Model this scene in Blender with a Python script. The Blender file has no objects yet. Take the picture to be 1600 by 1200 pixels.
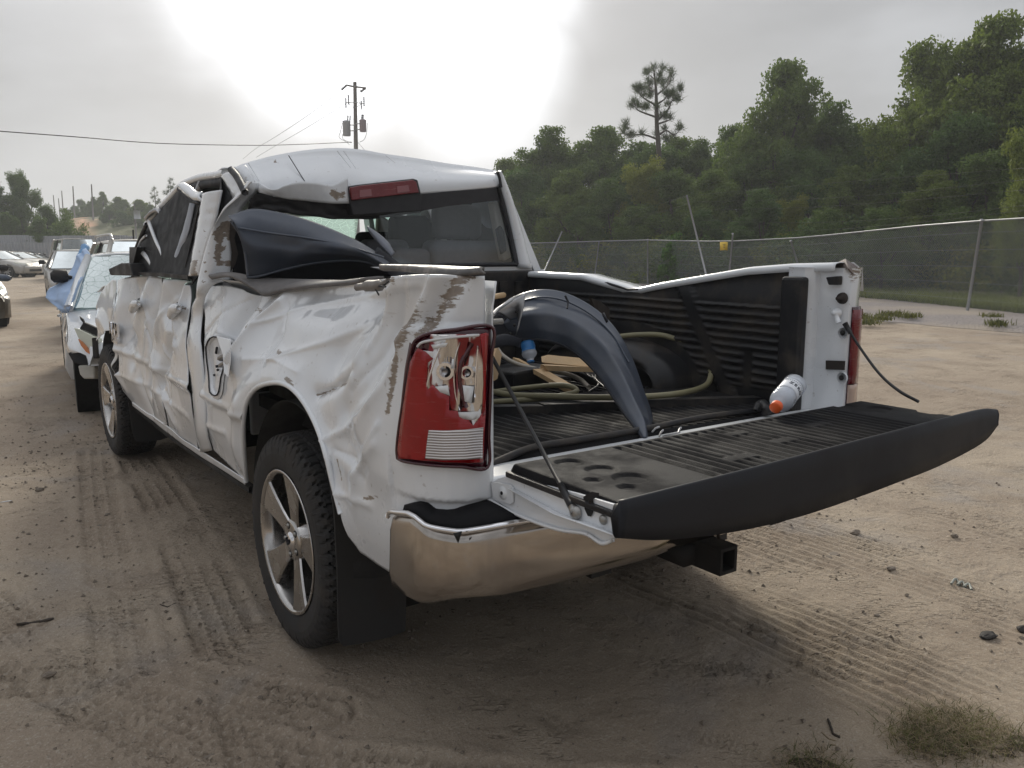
import bpy, math, random
import numpy as np
from mathutils import Vector, Matrix

# ------------------------------------------------------------------ camera
SC = bpy.context.scene
COL = SC.collection
F_PX = 1290.0
CAM = np.array([-2.003, -2.911, 1.499])
YAW, PIT, ROL = 0.6178, 0.1625, 0.0016
FW = np.array([math.sin(YAW)*math.cos(PIT), math.cos(YAW)*math.cos(PIT), -math.sin(PIT)])
_r = np.array([math.cos(YAW), -math.sin(YAW), 0.0]); _u = np.cross(_r, FW)
RT = _r*math.cos(ROL)+_u*math.sin(ROL); UP = -_r*math.sin(ROL)+_u*math.cos(ROL)

cam_data = bpy.data.cameras.new('camera'); cam = bpy.data.objects.new('camera', cam_data)
COL.objects.link(cam); SC.camera = cam
cam_data.sensor_width = 36; cam_data.lens = 36*F_PX/1600
cam_data.clip_start = 0.05; cam_data.clip_end = 3000
cam.matrix_world = Matrix(((RT[0], UP[0], -FW[0], CAM[0]), (RT[1], UP[1], -FW[1], CAM[1]),
                           (RT[2], UP[2], -FW[2], CAM[2]), (0, 0, 0, 1)))

# ------------------------------------------------------------------ exposure
SC.view_settings.view_transform = 'Standard'; SC.view_settings.look = 'None'
SC.view_settings.gamma = 1; SC.view_settings.exposure = 0.22
SC.view_settings.use_curve_mapping = False
SC.cycles.max_bounces = 8; SC.cycles.transparent_max_bounces = 24
SC.cycles.volume_bounces = 0
SC.cycles.use_adaptive_sampling = False
try: SC.cycles.use_denoising = True
except Exception: pass

# ------------------------------------------------------------------ sky and sun
SUN_AZ, SUN_EL = math.radians(26.0), math.radians(25.0)
SUN_DIR = (math.sin(SUN_AZ)*math.cos(SUN_EL), math.cos(SUN_AZ)*math.cos(SUN_EL), math.sin(SUN_EL))
W = bpy.data.worlds.new('World'); SC.world = W; W.use_nodes = True
nt = W.node_tree; nt.nodes.clear()
def wn(t, **k):
    n = nt.nodes.new(t)
    for a, b in k.items(): setattr(n, a, b)
    return n
def wl(a, b): nt.links.new(a, b)
def wmath(op, a, b=None, c=None, clamp=False):
    n = wn('ShaderNodeMath', operation=op); n.use_clamp = clamp
    for i, v in enumerate((a, b, c)):
        if v is None: continue
        if hasattr(v, 'is_output'): wl(v, n.inputs[i])
        else: n.inputs[i].default_value = v
    return n.outputs[0]
def wstep(v, lo, hi, a=0.0, b=1.0):
    n = wn('ShaderNodeMapRange'); n.interpolation_type = 'SMOOTHSTEP'
    wl(v, n.inputs[0]); n.inputs[1].default_value = lo; n.inputs[2].default_value = hi
    n.inputs[3].default_value = a; n.inputs[4].default_value = b
    return n.outputs[0]
tc = wn('ShaderNodeTexCoord')
D = tc.outputs['Generated']
nz = wn('ShaderNodeTexNoise'); nz.inputs['Scale'].default_value = 2.2; nz.inputs['Detail'].default_value = 5; nz.inputs['Roughness'].default_value = .5
mp = wn('ShaderNodeMapping'); mp.inputs['Scale'].default_value = (1, 1, 2.6); mp.inputs['Location'].default_value = (3.1, 1.7, .4)
wl(D, mp.inputs['Vector']); wl(mp.outputs[0], nz.inputs['Vector'])
nz2 = wn('ShaderNodeTexNoise'); nz2.inputs['Scale'].default_value = 3.4; nz2.inputs['Detail'].default_value = 4; nz2.inputs['Roughness'].default_value = .5
mp2 = wn('ShaderNodeMapping'); mp2.inputs['Location'].default_value = (7.3, 2.2, 1.5)
wl(D, mp2.inputs['Vector']); wl(mp2.outputs[0], nz2.inputs['Vector'])
def skydir(px, py):
    d = FW+RT*(px-800)/F_PX+UP*(600-py)/F_PX
    return tuple(d/np.linalg.norm(d))
def wdot(v):
    n = wn('ShaderNodeVectorMath', operation='DOT_PRODUCT'); wl(D, n.inputs[0]); n.inputs[1].default_value = v
    return n.outputs['Value']
dg = wdot(skydir(605, -115)); dg2 = wdot(skydir(738, 105))
jit = wmath('MULTIPLY', wmath('SUBTRACT', nz2.outputs[0], .5), .055)
hole = wstep(wmath('ADD', dg, jit), .9560, 1.001)
hole2 = wstep(wmath('ADD', dg2, wmath('MULTIPLY', jit, .22)), .9900, 1.0, 0, .65)
hole = wmath('MULTIPLY', wmath('MULTIPLY', hole, hole), wstep(nz2.outputs[0], .3, .65, .75, 1.25)); hole = wmath('MAXIMUM', hole, hole2)
halo = wmath('POWER', wmath('MAXIMUM', dg, 0.0), 22.0)
sep = wn('ShaderNodeSeparateXYZ'); wl(D, sep.inputs[0])
clouds = wstep(nz.outputs[0], .34, .66, .30, .50)
zen = wstep(sep.outputs[2], .42, 1.0, 1.0, 2.1)
base = wmath('MULTIPLY', clouds, zen)
hor = wstep(sep.outputs[2], 0.0, .22, .07, 0.0)
tot = wmath('ADD', wmath('ADD', base, hor), wmath('MULTIPLY', halo, .24))
tot = wmath('ADD', tot, wmath('MULTIPLY', hole, 1.6))
comb = wn('ShaderNodeCombineColor')
wl(wmath('MULTIPLY', tot, .97), comb.inputs[0]); wl(wmath('MULTIPLY', tot, .995), comb.inputs[1]); wl(wmath('MULTIPLY', tot, 1.045), comb.inputs[2])
bgc = wn('ShaderNodeBackground'); wl(comb.outputs[0], bgc.inputs[0]); bgc.inputs[1].default_value = 1.0
sky = wn('ShaderNodeTexSky', sky_type='NISHITA'); sky.sun_disc = False
sky.sun_elevation = SUN_EL; sky.sun_rotation = SUN_AZ; sky.dust_density = 4.0; sky.air_density = 1.0
bgn = wn('ShaderNodeBackground'); wl(sky.outputs[0], bgn.inputs[0]); bgn.inputs[1].default_value = 0.05
mx = wn('ShaderNodeMixShader'); mx.inputs[0].default_value = .93
wl(bgn.outputs[0], mx.inputs[1]); wl(bgc.outputs[0], mx.inputs[2])
wo = wn('ShaderNodeOutputWorld'); wl(mx.outputs[0], wo.inputs[0])

sd = bpy.data.lights.new('sun', 'SUN'); sd.energy = 3.0; sd.angle = math.radians(15); sd.color = (1.0, .93, .80)
sun = bpy.data.objects.new('sun', sd); COL.objects.link(sun)
sun.rotation_euler = Vector(SUN_DIR).to_track_quat('Z', 'Y').to_euler()
sun.location = (10, 20, 30)

# ------------------------------------------------------------------ back-projection: pixel of the photo + known plane -> point of the place
def bp(px, py, x=None, y=None, z=None, d=None):
    v = FW+RT*(px-800)/F_PX+UP*(600-py)/F_PX
    if x is not None: t = (x-CAM[0])/v[0]
    elif y is not None: t = (y-CAM[1])/v[1]
    elif z is not None: t = (z-CAM[2])/v[2]
    else: t = d
    return CAM+v*t
def at(px, d, z=0.0):                       # ground position of a pixel column at forward distance d
    v = FW+RT*(px-800)/F_PX+UP*(600-388)/F_PX
    p = CAM+v*d; return np.array([p[0], p[1], z])

# ------------------------------------------------------------------ numpy noise
def _h(ix, iy, s):
    n = (ix*374761393+iy*668265263+s*1442695041) & 0xffffffff
    n = ((n ^ (n >> 13))*1274126177) & 0xffffffff
    return ((n ^ (n >> 16)) & 0xffff)/65535.0
def vn(x, y, s=0):
    x = np.asarray(x, float); y = np.asarray(y, float)
    ix = np.floor(x).astype(np.int64); iy = np.floor(y).astype(np.int64)
    fx = x-ix; fy = y-iy
    fx = fx*fx*fx*(fx*(fx*6-15)+10); fy = fy*fy*fy*(fy*(fy*6-15)+10)
    a = _h(ix, iy, s); b = _h(ix+1, iy, s); c = _h(ix, iy+1, s); d = _h(ix+1, iy+1, s)
    return (a*(1-fx)+b*fx)*(1-fy)+(c*(1-fx)+d*fx)*fy-.5
def fbm(x, y, s=0, o=4):
    t = 0; a = 1
    for i in range(o):
        t = t+a*vn(x*2**i, y*2**i, s+i*17); a *= .5
    return t
def smooth(v, a, b):
    t = np.clip((np.asarray(v, float)-a)/(b-a), 0, 1); return t*t*(3-2*t)
def tri(x, y, s=0):                          # piecewise linear noise on a triangle lattice: flat facets, sharp folds
    x = np.asarray(x, float); y = np.asarray(y, float); k = (x+y)*.36602540; ix = np.floor(x+k).astype(np.int64); iy = np.floor(y+k).astype(np.int64)
    fx = x+k-ix; fy = y+k-iy; a = _h(ix, iy, s); d = _h(ix+1, iy+1, s); b = _h(ix+1, iy, s); c = _h(ix, iy+1, s)
    return np.where(fx > fy, a+(b-a)*fx+(d-b)*fy, a+(c-a)*fy+(d-c)*fx)-.5
def proj(V):
    d = np.asarray(V)-CAM; z = d@FW; return np.stack([800+F_PX*(d@RT)/z, 600-F_PX*(d@UP)/z], 1)
def pdist(P, poly):                          # distance of points P (N,2) to a polyline, and parameter along it
    best = np.full(len(P), 1e9); par = np.zeros(len(P)); acc = 0
    for a, b in zip(poly[:-1], poly[1:]):
        a = np.array(a, float); b = np.array(b, float); ab = b-a; L = max(np.linalg.norm(ab), 1e-9)
        t = np.clip(((P-a)@ab)/(L*L), 0, 1)
        d = np.linalg.norm(P-(a+t[:, None]*ab), axis=1)
        m = d < best; best[m] = d[m]; par[m] = acc+t[m]*L; acc += L
    return best, par

# ------------------------------------------------------------------ object helpers
def props(o, label=None, cat=None, group=None, kind=None):
    if label: o['label'] = label
    if cat: o['category'] = cat
    if group: o['group'] = group
    if kind: o['kind'] = kind
    return o
def woff(o):
    v = Vector((0, 0, 0))
    while o is not None: v += o.location; o = o.parent
    return v
def root(name, loc=(0, 0, 0), label=None, cat=None, group=None):
    o = bpy.data.objects.new(name, None); COL.objects.link(o); o.location = loc; o.empty_display_size = .2
    return props(o, label, cat, group)
def mk(name, V, F, mat, parent=None, smooth_sh=True, sol=0.0, bev=0.0, base=True, sub=0, **kw):
    V = np.asarray(V, float)
    if parent is not None: org = np.array(woff(parent)); loc = (0, 0, 0)
    elif base: org = np.array([V[:, 0].mean(), V[:, 1].mean(), V[:, 2].min()]); loc = tuple(org)
    else: org = np.zeros(3); loc = (0, 0, 0)
    me = bpy.data.meshes.new(name)
    me.from_pydata((V-org).tolist(), [], [tuple(int(i) for i in f) for f in F])
    if isinstance(mat, (list, tuple)):
        for m in mat: me.materials.append(m)
    elif mat: me.materials.append(mat)
    me.polygons.foreach_set('use_smooth', [smooth_sh]*len(me.polygons))
    me.validate(); me.update()
    o = bpy.data.objects.new(name, me); COL.objects.link(o); o.location = loc
    if parent is not None: o.parent = parent
    if sub:
        m = o.modifiers.new('sub', 'SUBSURF'); m.levels = sub; m.render_levels = sub
    if sol:
        m = o.modifiers.new('sol', 'SOLIDIFY'); m.thickness = sol; m.offset = 0
    if bev:
        m = o.modifiers.new('bev', 'BEVEL'); m.width = bev; m.segments = 2; m.limit_method = 'ANGLE'; m.angle_limit = math.radians(35)
    return props(o, **kw)
def gridf(nu, nv, wu=False, wv=False, o=0):
    F = []
    for i in range(nu if wu else nu-1):
        for j in range(nv if wv else nv-1):
            i2 = (i+1) % nu; j2 = (j+1) % nv
            F.append((o+i*nv+j, o+i2*nv+j, o+i2*nv+j2, o+i*nv+j2))
    return F
class MB:
    def __init__(s): s.V = []; s.F = []
    def add(s, V, F):
        o = len(s.V); s.V += [tuple(v) for v in V]; s.F += [tuple(i+o for i in f) for f in F]; return s
    def box(s, c, d, rot=None, taper=1.0):
        x, y, z = d[0]/2, d[1]/2, d[2]/2; k = taper
        V = [Vector(p) for p in ((-x, -y, -z), (x, -y, -z), (x, y, -z), (-x, y, -z), (-x*k, -y*k, z), (x*k, -y*k, z), (x*k, y*k, z), (-x*k, y*k, z))]
        if rot is not None:
            R = rot if isinstance(rot, Matrix) else Matrix.Rotation(rot, 3, 'Z'); V = [R @ v for v in V]
        c = Vector(c)
        return s.add([v+c for v in V], [(0, 3, 2, 1), (4, 5, 6, 7), (0, 1, 5, 4), (1, 2, 6, 5), (2, 3, 7, 6), (3, 0, 4, 7)])
    def hexa(s, b, t):                       # bottom quad, top quad (lists of 4 points)
        return s.add(list(b)+list(t), [(0, 3, 2, 1), (4, 5, 6, 7), (0, 1, 5, 4), (1, 2, 6, 5), (2, 3, 7, 6), (3, 0, 4, 7)])
    def prism(s, poly, off):                 # planar polygon extruded by vector off
        n = len(poly); P = [np.array(p, float) for p in poly]; off = np.array(off, float)
        F = [tuple(range(n-1, -1, -1)), tuple(range(n, 2*n))]+[(i, (i+1) % n, n+(i+1) % n, n+i) for i in range(n)]
        return s.add(P+[p+off for p in P], F)
    def tube(s, pts, r, n=8, cap=True):
        P = [np.array(p, float) for p in pts]; m = len(P); rr = r if hasattr(r, '__len__') else [r]*m
        V = []; prev = None
        for i in range(m):
            t = P[min(i+1, m-1)]-P[max(i-1, 0)]; t = t/max(np.linalg.norm(t), 1e-9)
            if prev is None:
                a = np.array([0, 0, 1.0]) if abs(t[2]) < .9 else np.array([1.0, 0, 0])
            else: a = prev
            u = np.cross(np.cross(t, a), t); u /= max(np.linalg.norm(u), 1e-9); prev = u; w = np.cross(t, u)
            for k in range(n):
                an = 2*math.pi*k/n; V.append(P[i]+rr[i]*(u*math.cos(an)+w*math.sin(an)))
        F = gridf(m, n, wv=True)
        if cap: F += [tuple(range(n-1, -1, -1)), tuple(range((m-1)*n, m*n))]
        return s.add(V, F)
    def lathe(s, prof, n=32, origin=(0, 0, 0), axis='x', close=False, caps=True):   # prof: (axial, radius)
        V = []
        for a, r in prof:
            for k in range(n):
                t = 2*math.pi*k/n; c, q = r*math.cos(t), r*math.sin(t)
                V.append({'x': (a, c, q), 'y': (q, a, c), 'z': (c, q, a)}[axis])
        V = [tuple(np.array(v)+np.array(origin)) for v in V]
        F = gridf(len(prof), n, wv=True, wu=close)
        if not close and caps:
            if prof[0][1] > 1e-4: F.append(tuple(range(n-1, -1, -1)))
            if prof[-1][1] > 1e-4: F.append(tuple(range((len(prof)-1)*n, len(prof)*n)))
        return s.add(V, F)
    def build(s, name, mat, parent=None, **k): return mk(name, s.V, s.F, mat, parent, **k)
def resample(pts, n=None, step=None):
    P = np.array(pts, float); L = np.r_[0, np.cumsum(np.linalg.norm(np.diff(P, axis=0), axis=1))]
    if n is None: n = max(2, int(L[-1]/step)+1)
    t = np.linspace(0, L[-1], n)
    return np.stack([np.interp(t, L, P[:, k]) for k in range(P.shape[1])], 1)
def spline(pts, n):                          # Catmull-Rom through pts
    P = np.array(pts, float); P = np.vstack([2*P[0]-P[1], P, 2*P[-1]-P[-2]]); m = len(P)-3; out = []
    for t in np.linspace(0, m, n):
        i = min(int(t), m-1); u = t-i; a, b, c, d = P[i:i+4]
        out.append(.5*((2*b)+(-a+c)*u+(2*a-5*b+4*c-d)*u*u+(-a+3*b-3*c+d)*u**3))
    return np.array(out)
def attr(o, name, vals):
    a = o.data.attributes.new(name, 'FLOAT', 'POINT'); a.data.foreach_set('value', np.asarray(vals, np.float32))
def text(name, body, size, mat, parent, pos, X, Y, ext=.002, width=1.0, **kw):   # lettering turned into a mesh standing on the plane X,Y at pos
    cu = bpy.data.curves.new('t', 'FONT'); cu.body = body; cu.size = size; cu.extrude = ext; cu.align_x = 'CENTER'; cu.align_y = 'CENTER'; cu.offset = size*.012
    t = bpy.data.objects.new('t', cu); COL.objects.link(t)
    dg_ = bpy.context.evaluated_depsgraph_get(); me = bpy.data.meshes.new_from_object(t.evaluated_get(dg_))
    bpy.data.objects.remove(t); X = Vector(X).normalized(); Y = Vector(Y); Y = (Y-Y.dot(X)*X).normalized(); Z = X.cross(Y)
    V = [Vector(pos)+X*v.co.x*width+Y*v.co.y+Z*v.co.z for v in me.vertices]; F = [tuple(p.vertices) for p in me.polygons]
    bpy.data.meshes.remove(me)
    return mk(name, [tuple(v) for v in V], F, mat, parent, smooth_sh=False, **kw)
def copy_tree(o, parent=None):
    c = o.copy(); COL.objects.link(c); c.parent = parent
    for ch in [k for k in bpy.data.objects if k.parent == o]: copy_tree(ch, c)
    return c
# ------------------------------------------------------------------ materials
class M_:
    def __init__(s, name):
        s.m = bpy.data.materials.new(name); s.m.use_nodes = True; s.t = s.m.node_tree; s.b = s.t.nodes['Principled BSDF']
        s.out = s.t.nodes['Material Output']; s._co = None
    def n(s, t, **k):
        x = s.t.nodes.new(t)
        for a, b in k.items(): setattr(x, a, b)
        return x
    def l(s, a, b): s.t.links.new(a, b)
    def set(s, node, i, v):
        if hasattr(v, 'is_output'): s.l(v, node.inputs[i])
        else: node.inputs[i].default_value = v
    @property
    def co(s):
        if s._co is None: s._co = s.n('ShaderNodeTexCoord').outputs['Object']
        return s._co
    def noise(s, sc, det=4, rough=.55, vec=None, stretch=None, dist=0.0):
        x = s.n('ShaderNodeTexNoise'); x.inputs['Scale'].default_value = sc; x.inputs['Detail'].default_value = det
        x.inputs['Roughness'].default_value = rough; x.inputs['Distortion'].default_value = dist
        v = vec or s.co
        if stretch:
            m = s.n('ShaderNodeMapping'); m.inputs['Scale'].default_value = stretch; s.l(v, m.inputs[0]); v = m.outputs[0]
        s.l(v, x.inputs['Vector']); return x.outputs[0]
    def voro(s, sc, feat='F1', vec=None, out=0, stretch=None):
        x = s.n('ShaderNodeTexVoronoi'); x.feature = feat; x.inputs['Scale'].default_value = sc
        v = vec or s.co
        if stretch:
            m = s.n('ShaderNodeMapping'); m.inputs['Scale'].default_value = stretch; s.l(v, m.inputs[0]); v = m.outputs[0]
        s.l(v, x.inputs['Vector']); return x.outputs[out]
    def step(s, v, lo, hi, a=0.0, b=1.0):
        x = s.n('ShaderNodeMapRange'); x.interpolation_type = 'SMOOTHSTEP'; s.l(v, x.inputs[0])
        for i, q in enumerate((lo, hi, a, b)): x.inputs[i+1].default_value = q
        return x.outputs[0]
    def math(s, op, a, b=0.0, clamp=False):
        x = s.n('ShaderNodeMath', operation=op); x.use_clamp = clamp; s.set(x, 0, a); s.set(x, 1, b); return x.outputs[0]
    def mix(s, f, a, b):
        x = s.n('ShaderNodeMix', data_type='RGBA'); s.set(x, 0, f)
        for i, v in ((6, a), (7, b)):
            if hasattr(v, 'is_output'): s.l(v, x.inputs[i])
            else: x.inputs[i].default_value = (*v, 1)
        return x.outputs[2]
    def attr(s, name): x = s.n('ShaderNodeAttribute'); x.attribute_name = name; return x.outputs['Fac']
    def base(s, c):
        if hasattr(c, 'is_output'): s.l(c, s.b.inputs['Base Color'])
        else: s.b.inputs['Base Color'].default_value = (*c, 1)
    def p(s, **k):
        for a, v in k.items():
            i = {'rough': 'Roughness', 'metal': 'Metallic', 'coat': 'Coat Weight', 'coatr': 'Coat Roughness', 'spec': 'Specular IOR Level', 'trans': 'Transmission Weight', 'alpha': 'Alpha', 'ior': 'IOR', 'sheen': 'Sheen Weight', 'sub': 'Subsurface Weight'}[a]
            s.set(s.b, i, v)
        return s
    def bump(s, h, strength=.3, dist=.01):
        x = s.n('ShaderNodeBump'); x.inputs['Strength'].default_value = strength; x.inputs['Distance'].default_value = dist
        s.l(h, x.inputs['Height'])
        if s.b.inputs['Normal'].links: s.l(s.b.inputs['Normal'].links[0].from_socket, x.inputs['Normal'])
        s.l(x.outputs[0], s.b.inputs['Normal']); return s
def simple(name, c, rough=.5, metal=0.0, var=.25, sc=12, coat=0.0, bump=0.0, bsc=60, dust=0.0, dustc=(.28, .22, .16), dsc=5):
    m = M_(name); c2 = tuple(v*(1-var) for v in c)
    col = m.mix(m.noise(sc), c2, tuple(min(1, v*(1+var*.5)) for v in c))
    if dust:
        d = m.math('MULTIPLY', m.step(m.noise(dsc, 6, .65), .42, .72), dust, True)
        col = m.mix(d, col, dustc); m.p(rough=m.step(m.noise(dsc, 6, .65), .4, .7, rough, min(1, rough+.35)))
    else: m.p(rough=m.step(m.noise(sc*1.7, 3), .3, .7, max(.02, rough*.85), min(1, rough*1.15)))
    m.base(col); m.p(metal=metal, coat=coat)
    if bump: m.bump(m.noise(bsc, 3), bump, .004)
    return m.m

# weathered white paint, with the scuffs of the wreck kept in a point attribute
def paint_white(name='white_paint', c=(.72, .74, .765), scuffs=True):
    m = M_(name)
    film = m.step(m.noise(2.2, 7, .68), .48, .80, 0, .12)
    col = m.mix(film, c, (.47, .41, .34))
    spots = m.step(m.noise(42, 3, .6), .66, .71)
    col = m.mix(m.math('MULTIPLY', spots, .35), col, (.24, .19, .15))
    streak = m.step(m.noise(6, 6, .7, stretch=(1.0, .5, 9)), .65, .69)
    col = m.mix(m.math('MULTIPLY', streak, .22), col, (.30, .25, .21))
    rough = m.step(m.noise(3, 5), .35, .7, .26, .42)
    if scuffs:
        a = m.attr('scuff')
        st = m.noise(30, 6, .8, stretch=(1, .5, 3.4)); sc = m.math('ADD', m.math('MULTIPLY', a, .95), m.math('MULTIPLY', m.math('SUBTRACT', st, .5), 2.6))
        msk = m.step(sc, .66, .76)
        tone = m.mix(m.noise(60, 4), (.13, .105, .09), (.34, .28, .22))
        col = m.mix(msk, col, tone); rough = m.math('ADD', rough, m.math('MULTIPLY', msk, .35), True)
        m.bump(msk, -.5, .002)
    m.base(col); m.p(rough=rough, coat=1.0, coatr=.04)
    return m.m
def glass(name, tint=(.8, .85, .85), amt=.35, rough=.03, crack=0.0, csc=18, dirt=.12):
    m = M_(name); t = m.t; t.nodes.remove(m.b)
    tr = m.n('ShaderNodeBsdfTransparent'); tr.inputs[0].default_value = (*tint, 1)
    gl = m.n('ShaderNodeBsdfGlossy'); gl.inputs['Roughness'].default_value = rough; gl.inputs[0].default_value = (.9, .95, .95, 1)
    fr = m.n('ShaderNodeFresnel'); fr.inputs[0].default_value = 1.5
    mx = m.n('ShaderNodeMixShader'); m.l(m.math('ADD', m.math('MULTIPLY', fr.outputs[0], 1.0), .03, True), mx.inputs[0]); m.l(tr.outputs[0], mx.inputs[1]); m.l(gl.outputs[0], mx.inputs[2])
    df = m.n('ShaderNodeBsdfDiffuse'); df.inputs[0].default_value = (*[v*.8 for v in (.62, .66, .62)], 1)
    f = m.step(m.noise(3, 6, .65), .35, .75, dirt*.3, dirt)
    if crack:
        v = m.voro(csc, 'DISTANCE_TO_EDGE'); e = m.step(v, .0, .05, crack, 0.0); v2 = m.voro(csc*2.7, 'DISTANCE_TO_EDGE'); e2 = m.step(v2, .0, .06, crack*.6, 0.0)
        f = m.math('MAXIMUM', m.math('MAXIMUM', e, e2), m.math('ADD', f, amt), True)
        df.inputs[0].default_value = (.42, .58, .50, 1)
        tl = m.n('ShaderNodeBsdfTranslucent'); tl.inputs[0].default_value = (.55, .75, .66, 1)
        ms = m.n('ShaderNodeMixShader'); ms.inputs[0].default_value = .6; m.l(df.outputs[0], ms.inputs[1]); m.l(tl.outputs[0], ms.inputs[2]); dsock = ms.outputs[0]
    else: dsock = df.outputs[0]
    m2 = m.n('ShaderNodeMixShader'); m.l(f, m2.inputs[0]); m.l(mx.outputs[0], m2.inputs[1]); m.l(dsock, m2.inputs[2])
    m.l(m2.outputs[0], m.out.inputs[0]); return m.m
MW = paint_white()
def lowspec(m, v=.28): m.node_tree.nodes['Principled BSDF'].inputs['Specular IOR Level'].default_value = v; return m
def ribless(name, c, rough, dust=.2, dsc=7):
    return lowspec(simple(name, c, rough, var=.3, sc=20, bump=.15, bsc=160, dust=dust, dsc=dsc))
M = {}
M['liner'] = ribless('black_liner_plastic', (.014, .0145, .017), .36, .16)
M['liner_dusty'] = simple('dusty_liner_plastic', (.009, .009, .0105), .62, var=.3, sc=20, bump=.55, bsc=330, dust=.10, dustc=(.12, .11, .10), dsc=6); lowspec(M['liner_dusty'], .13)
M['trim'] = ribless('black_trim', (.013, .014, .017), .42, .10)
M['skin'] = simple('satin_black_skin', (.012, .013, .017), .38, var=.15, sc=4, bump=.10, bsc=260, dust=.04, dsc=2); lowspec(M['skin'], .22)
M['rubber'] = simple('tyre_rubber', (.017, .0165, .017), .72, var=.3, sc=14, bump=.25, bsc=120, dust=.35, dustc=(.10, .082, .065), dsc=8)
M['flap'] = simple('mud_flap_rubber', (.014, .014, .015), .6, var=.3, sc=8, bump=.2, bsc=90, dust=.25, dustc=(.09, .07, .055), dsc=4)
M['dark'] = simple('dark_underbody', (.012, .011, .011), .8, var=.4, sc=6)
M['rust'] = simple('rusty_frame', (.03, .022, .018), .8, var=.5, sc=14, bump=.3, bsc=60)
M['seal'] = simple('window_seal', (.018, .018, .022), .6, var=.2)
M['tint'] = simple('black_window_sheet', (.006, .006, .008), .55, var=.3, sc=6, bump=.35, bsc=5); M['tint'].node_tree.nodes['Principled BSDF'].inputs['Specular IOR Level'].default_value = .22
M['cloth'] = simple('seat_cloth', (.24, .245, .27), .9, var=.2, sc=40, bump=.3, bsc=300)
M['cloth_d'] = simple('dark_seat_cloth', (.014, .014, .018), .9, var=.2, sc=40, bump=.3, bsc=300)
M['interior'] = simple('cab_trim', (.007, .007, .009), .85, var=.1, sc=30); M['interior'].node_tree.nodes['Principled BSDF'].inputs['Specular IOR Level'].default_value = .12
M['beige'] = simple('pillar_trim', (.50, .47, .42), .7, var=.2, sc=9)
M['airbag'] = simple('airbag_cloth', (.62, .61, .58), .85, var=.12, sc=8, bump=.3, bsc=30)
M['navy'] = simple('navy_paint', (.050, .062, .088), .40, metal=.2, var=.2, sc=5, coat=.25, dust=.45, dustc=(.15, .155, .165), dsc=4.5)
M['navy_in'] = simple('navy_inside', (.010, .012, .02), .55, var=.3, sc=9, dust=.2, dustc=(.10, .09, .08))
M['steel'] = simple('bare_steel', (.42, .42, .43), .38, metal=.9, var=.25, sc=14)
M['zinc'] = simple('zinc_bolt', (.36, .35, .33), .42, metal=.8, var=.3, sc=40)
M['cable'] = simple('black_cable', (.015, .015, .017), .5)
M['wood'] = simple('splintered_wood', (.52, .36, .20), .8, var=.4, sc=9, bump=.5, bsc=40)
M['hose'] = simple('old_hose', (.22, .20, .115), .5, var=.35, sc=12)
M['orange'] = simple('orange_cap', (.85, .13, .025), .45, var=.08)
M['blackink'] = simple('dark_print', (.03, .04, .06), .6, var=.1)
M['greyink'] = simple('grey_print', (.25, .28, .33), .6, var=.1)
M['label'] = simple('bottle_label', (.74, .76, .80), .5, var=.06)
def _rim():
    m = M_('wheel_chrome'); dirt = m.step(m.noise(9, 6, .7), .45, .85, .04, .35)
    m.base(m.mix(dirt, (.52, .505, .49), (.20, .17, .14))); m.p(metal=m.step(dirt, 0, 1, 1.0, .45), rough=m.step(m.noise(8, 5), .3, .8, .10, .45)); return m.m
M['rim'] = _rim()
def _chrome():
    m = M_('bumper_chrome'); d1 = m.step(m.noise(2.2, 3, .5), .38, .80, .03, .42)
    st = m.step(m.noise(9, 4, .6, stretch=(1, 1, .22)), .45, .80, 0, .3)
    d = m.math('MAXIMUM', d1, st)
    m.base(m.mix(d, (.46, .425, .39), (.20, .16, .13))); m.p(metal=m.step(d, 0, 1, 1.0, .45), rough=m.step(d, 0, .6, .09, .38)); m.bump(m.noise(5, 3), .10, .01); return m.m
M['chrome'] = _chrome()
M['chrome_clean'] = simple('polished_chrome', (.82, .82, .84), .07, metal=1.0, var=.05)
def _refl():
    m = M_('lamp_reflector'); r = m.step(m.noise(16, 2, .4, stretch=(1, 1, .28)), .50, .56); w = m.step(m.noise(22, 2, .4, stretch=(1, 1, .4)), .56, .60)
    col = m.mix(w, m.mix(r, (.62, .60, .58), (.22, .03, .035)), (.80, .81, .83)); m.base(col); m.p(metal=m.step(w, 0, 1, 1.0, .15), rough=.10, coat=.4); m.bump(m.noise(20, 2, .4, stretch=(1, 1, .35)), .8, .03); return m.m  # dark red and white reflections are painted into the chrome colour
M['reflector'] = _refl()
def _red(name, c, al):
    m = M_(name); t = m.t
    scr = m.step(m.noise(20, 6, .8, stretch=(1, 1, 9)), .60, .68, 0, .55); m.base(m.mix(scr, m.mix(m.noise(14, 3), tuple(v*.6 for v in c), tuple(v*1.15 for v in c)), (.45, .16, .16))); m.p(rough=m.step(m.noise(9, 5, .7, stretch=(1, 1, 7)), .45, .7, .06, .42), coat=.6); m.bump(m.noise(3, 2), .05, .01)
    tr = m.n('ShaderNodeBsdfTransparent'); tr.inputs[0].default_value = (c[0], c[1]*.4, c[2]*.4, 1)
    mx = m.n('ShaderNodeMixShader'); mx.inputs[0].default_value = al; m.l(tr.outputs[0], mx.inputs[1]); m.l(m.b.outputs[0], mx.inputs[2]); m.l(mx.outputs[0], m.out.inputs[0]); return m.m
M['redlens'] = _red('red_lens', (.42, .004, .008), .72)
M['redlens3'] = _red('brake_lens', (.20, .012, .018), .9)
M['maroon'] = simple('lamp_edge', (.055, .004, .012), .18, coat=.6)
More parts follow.
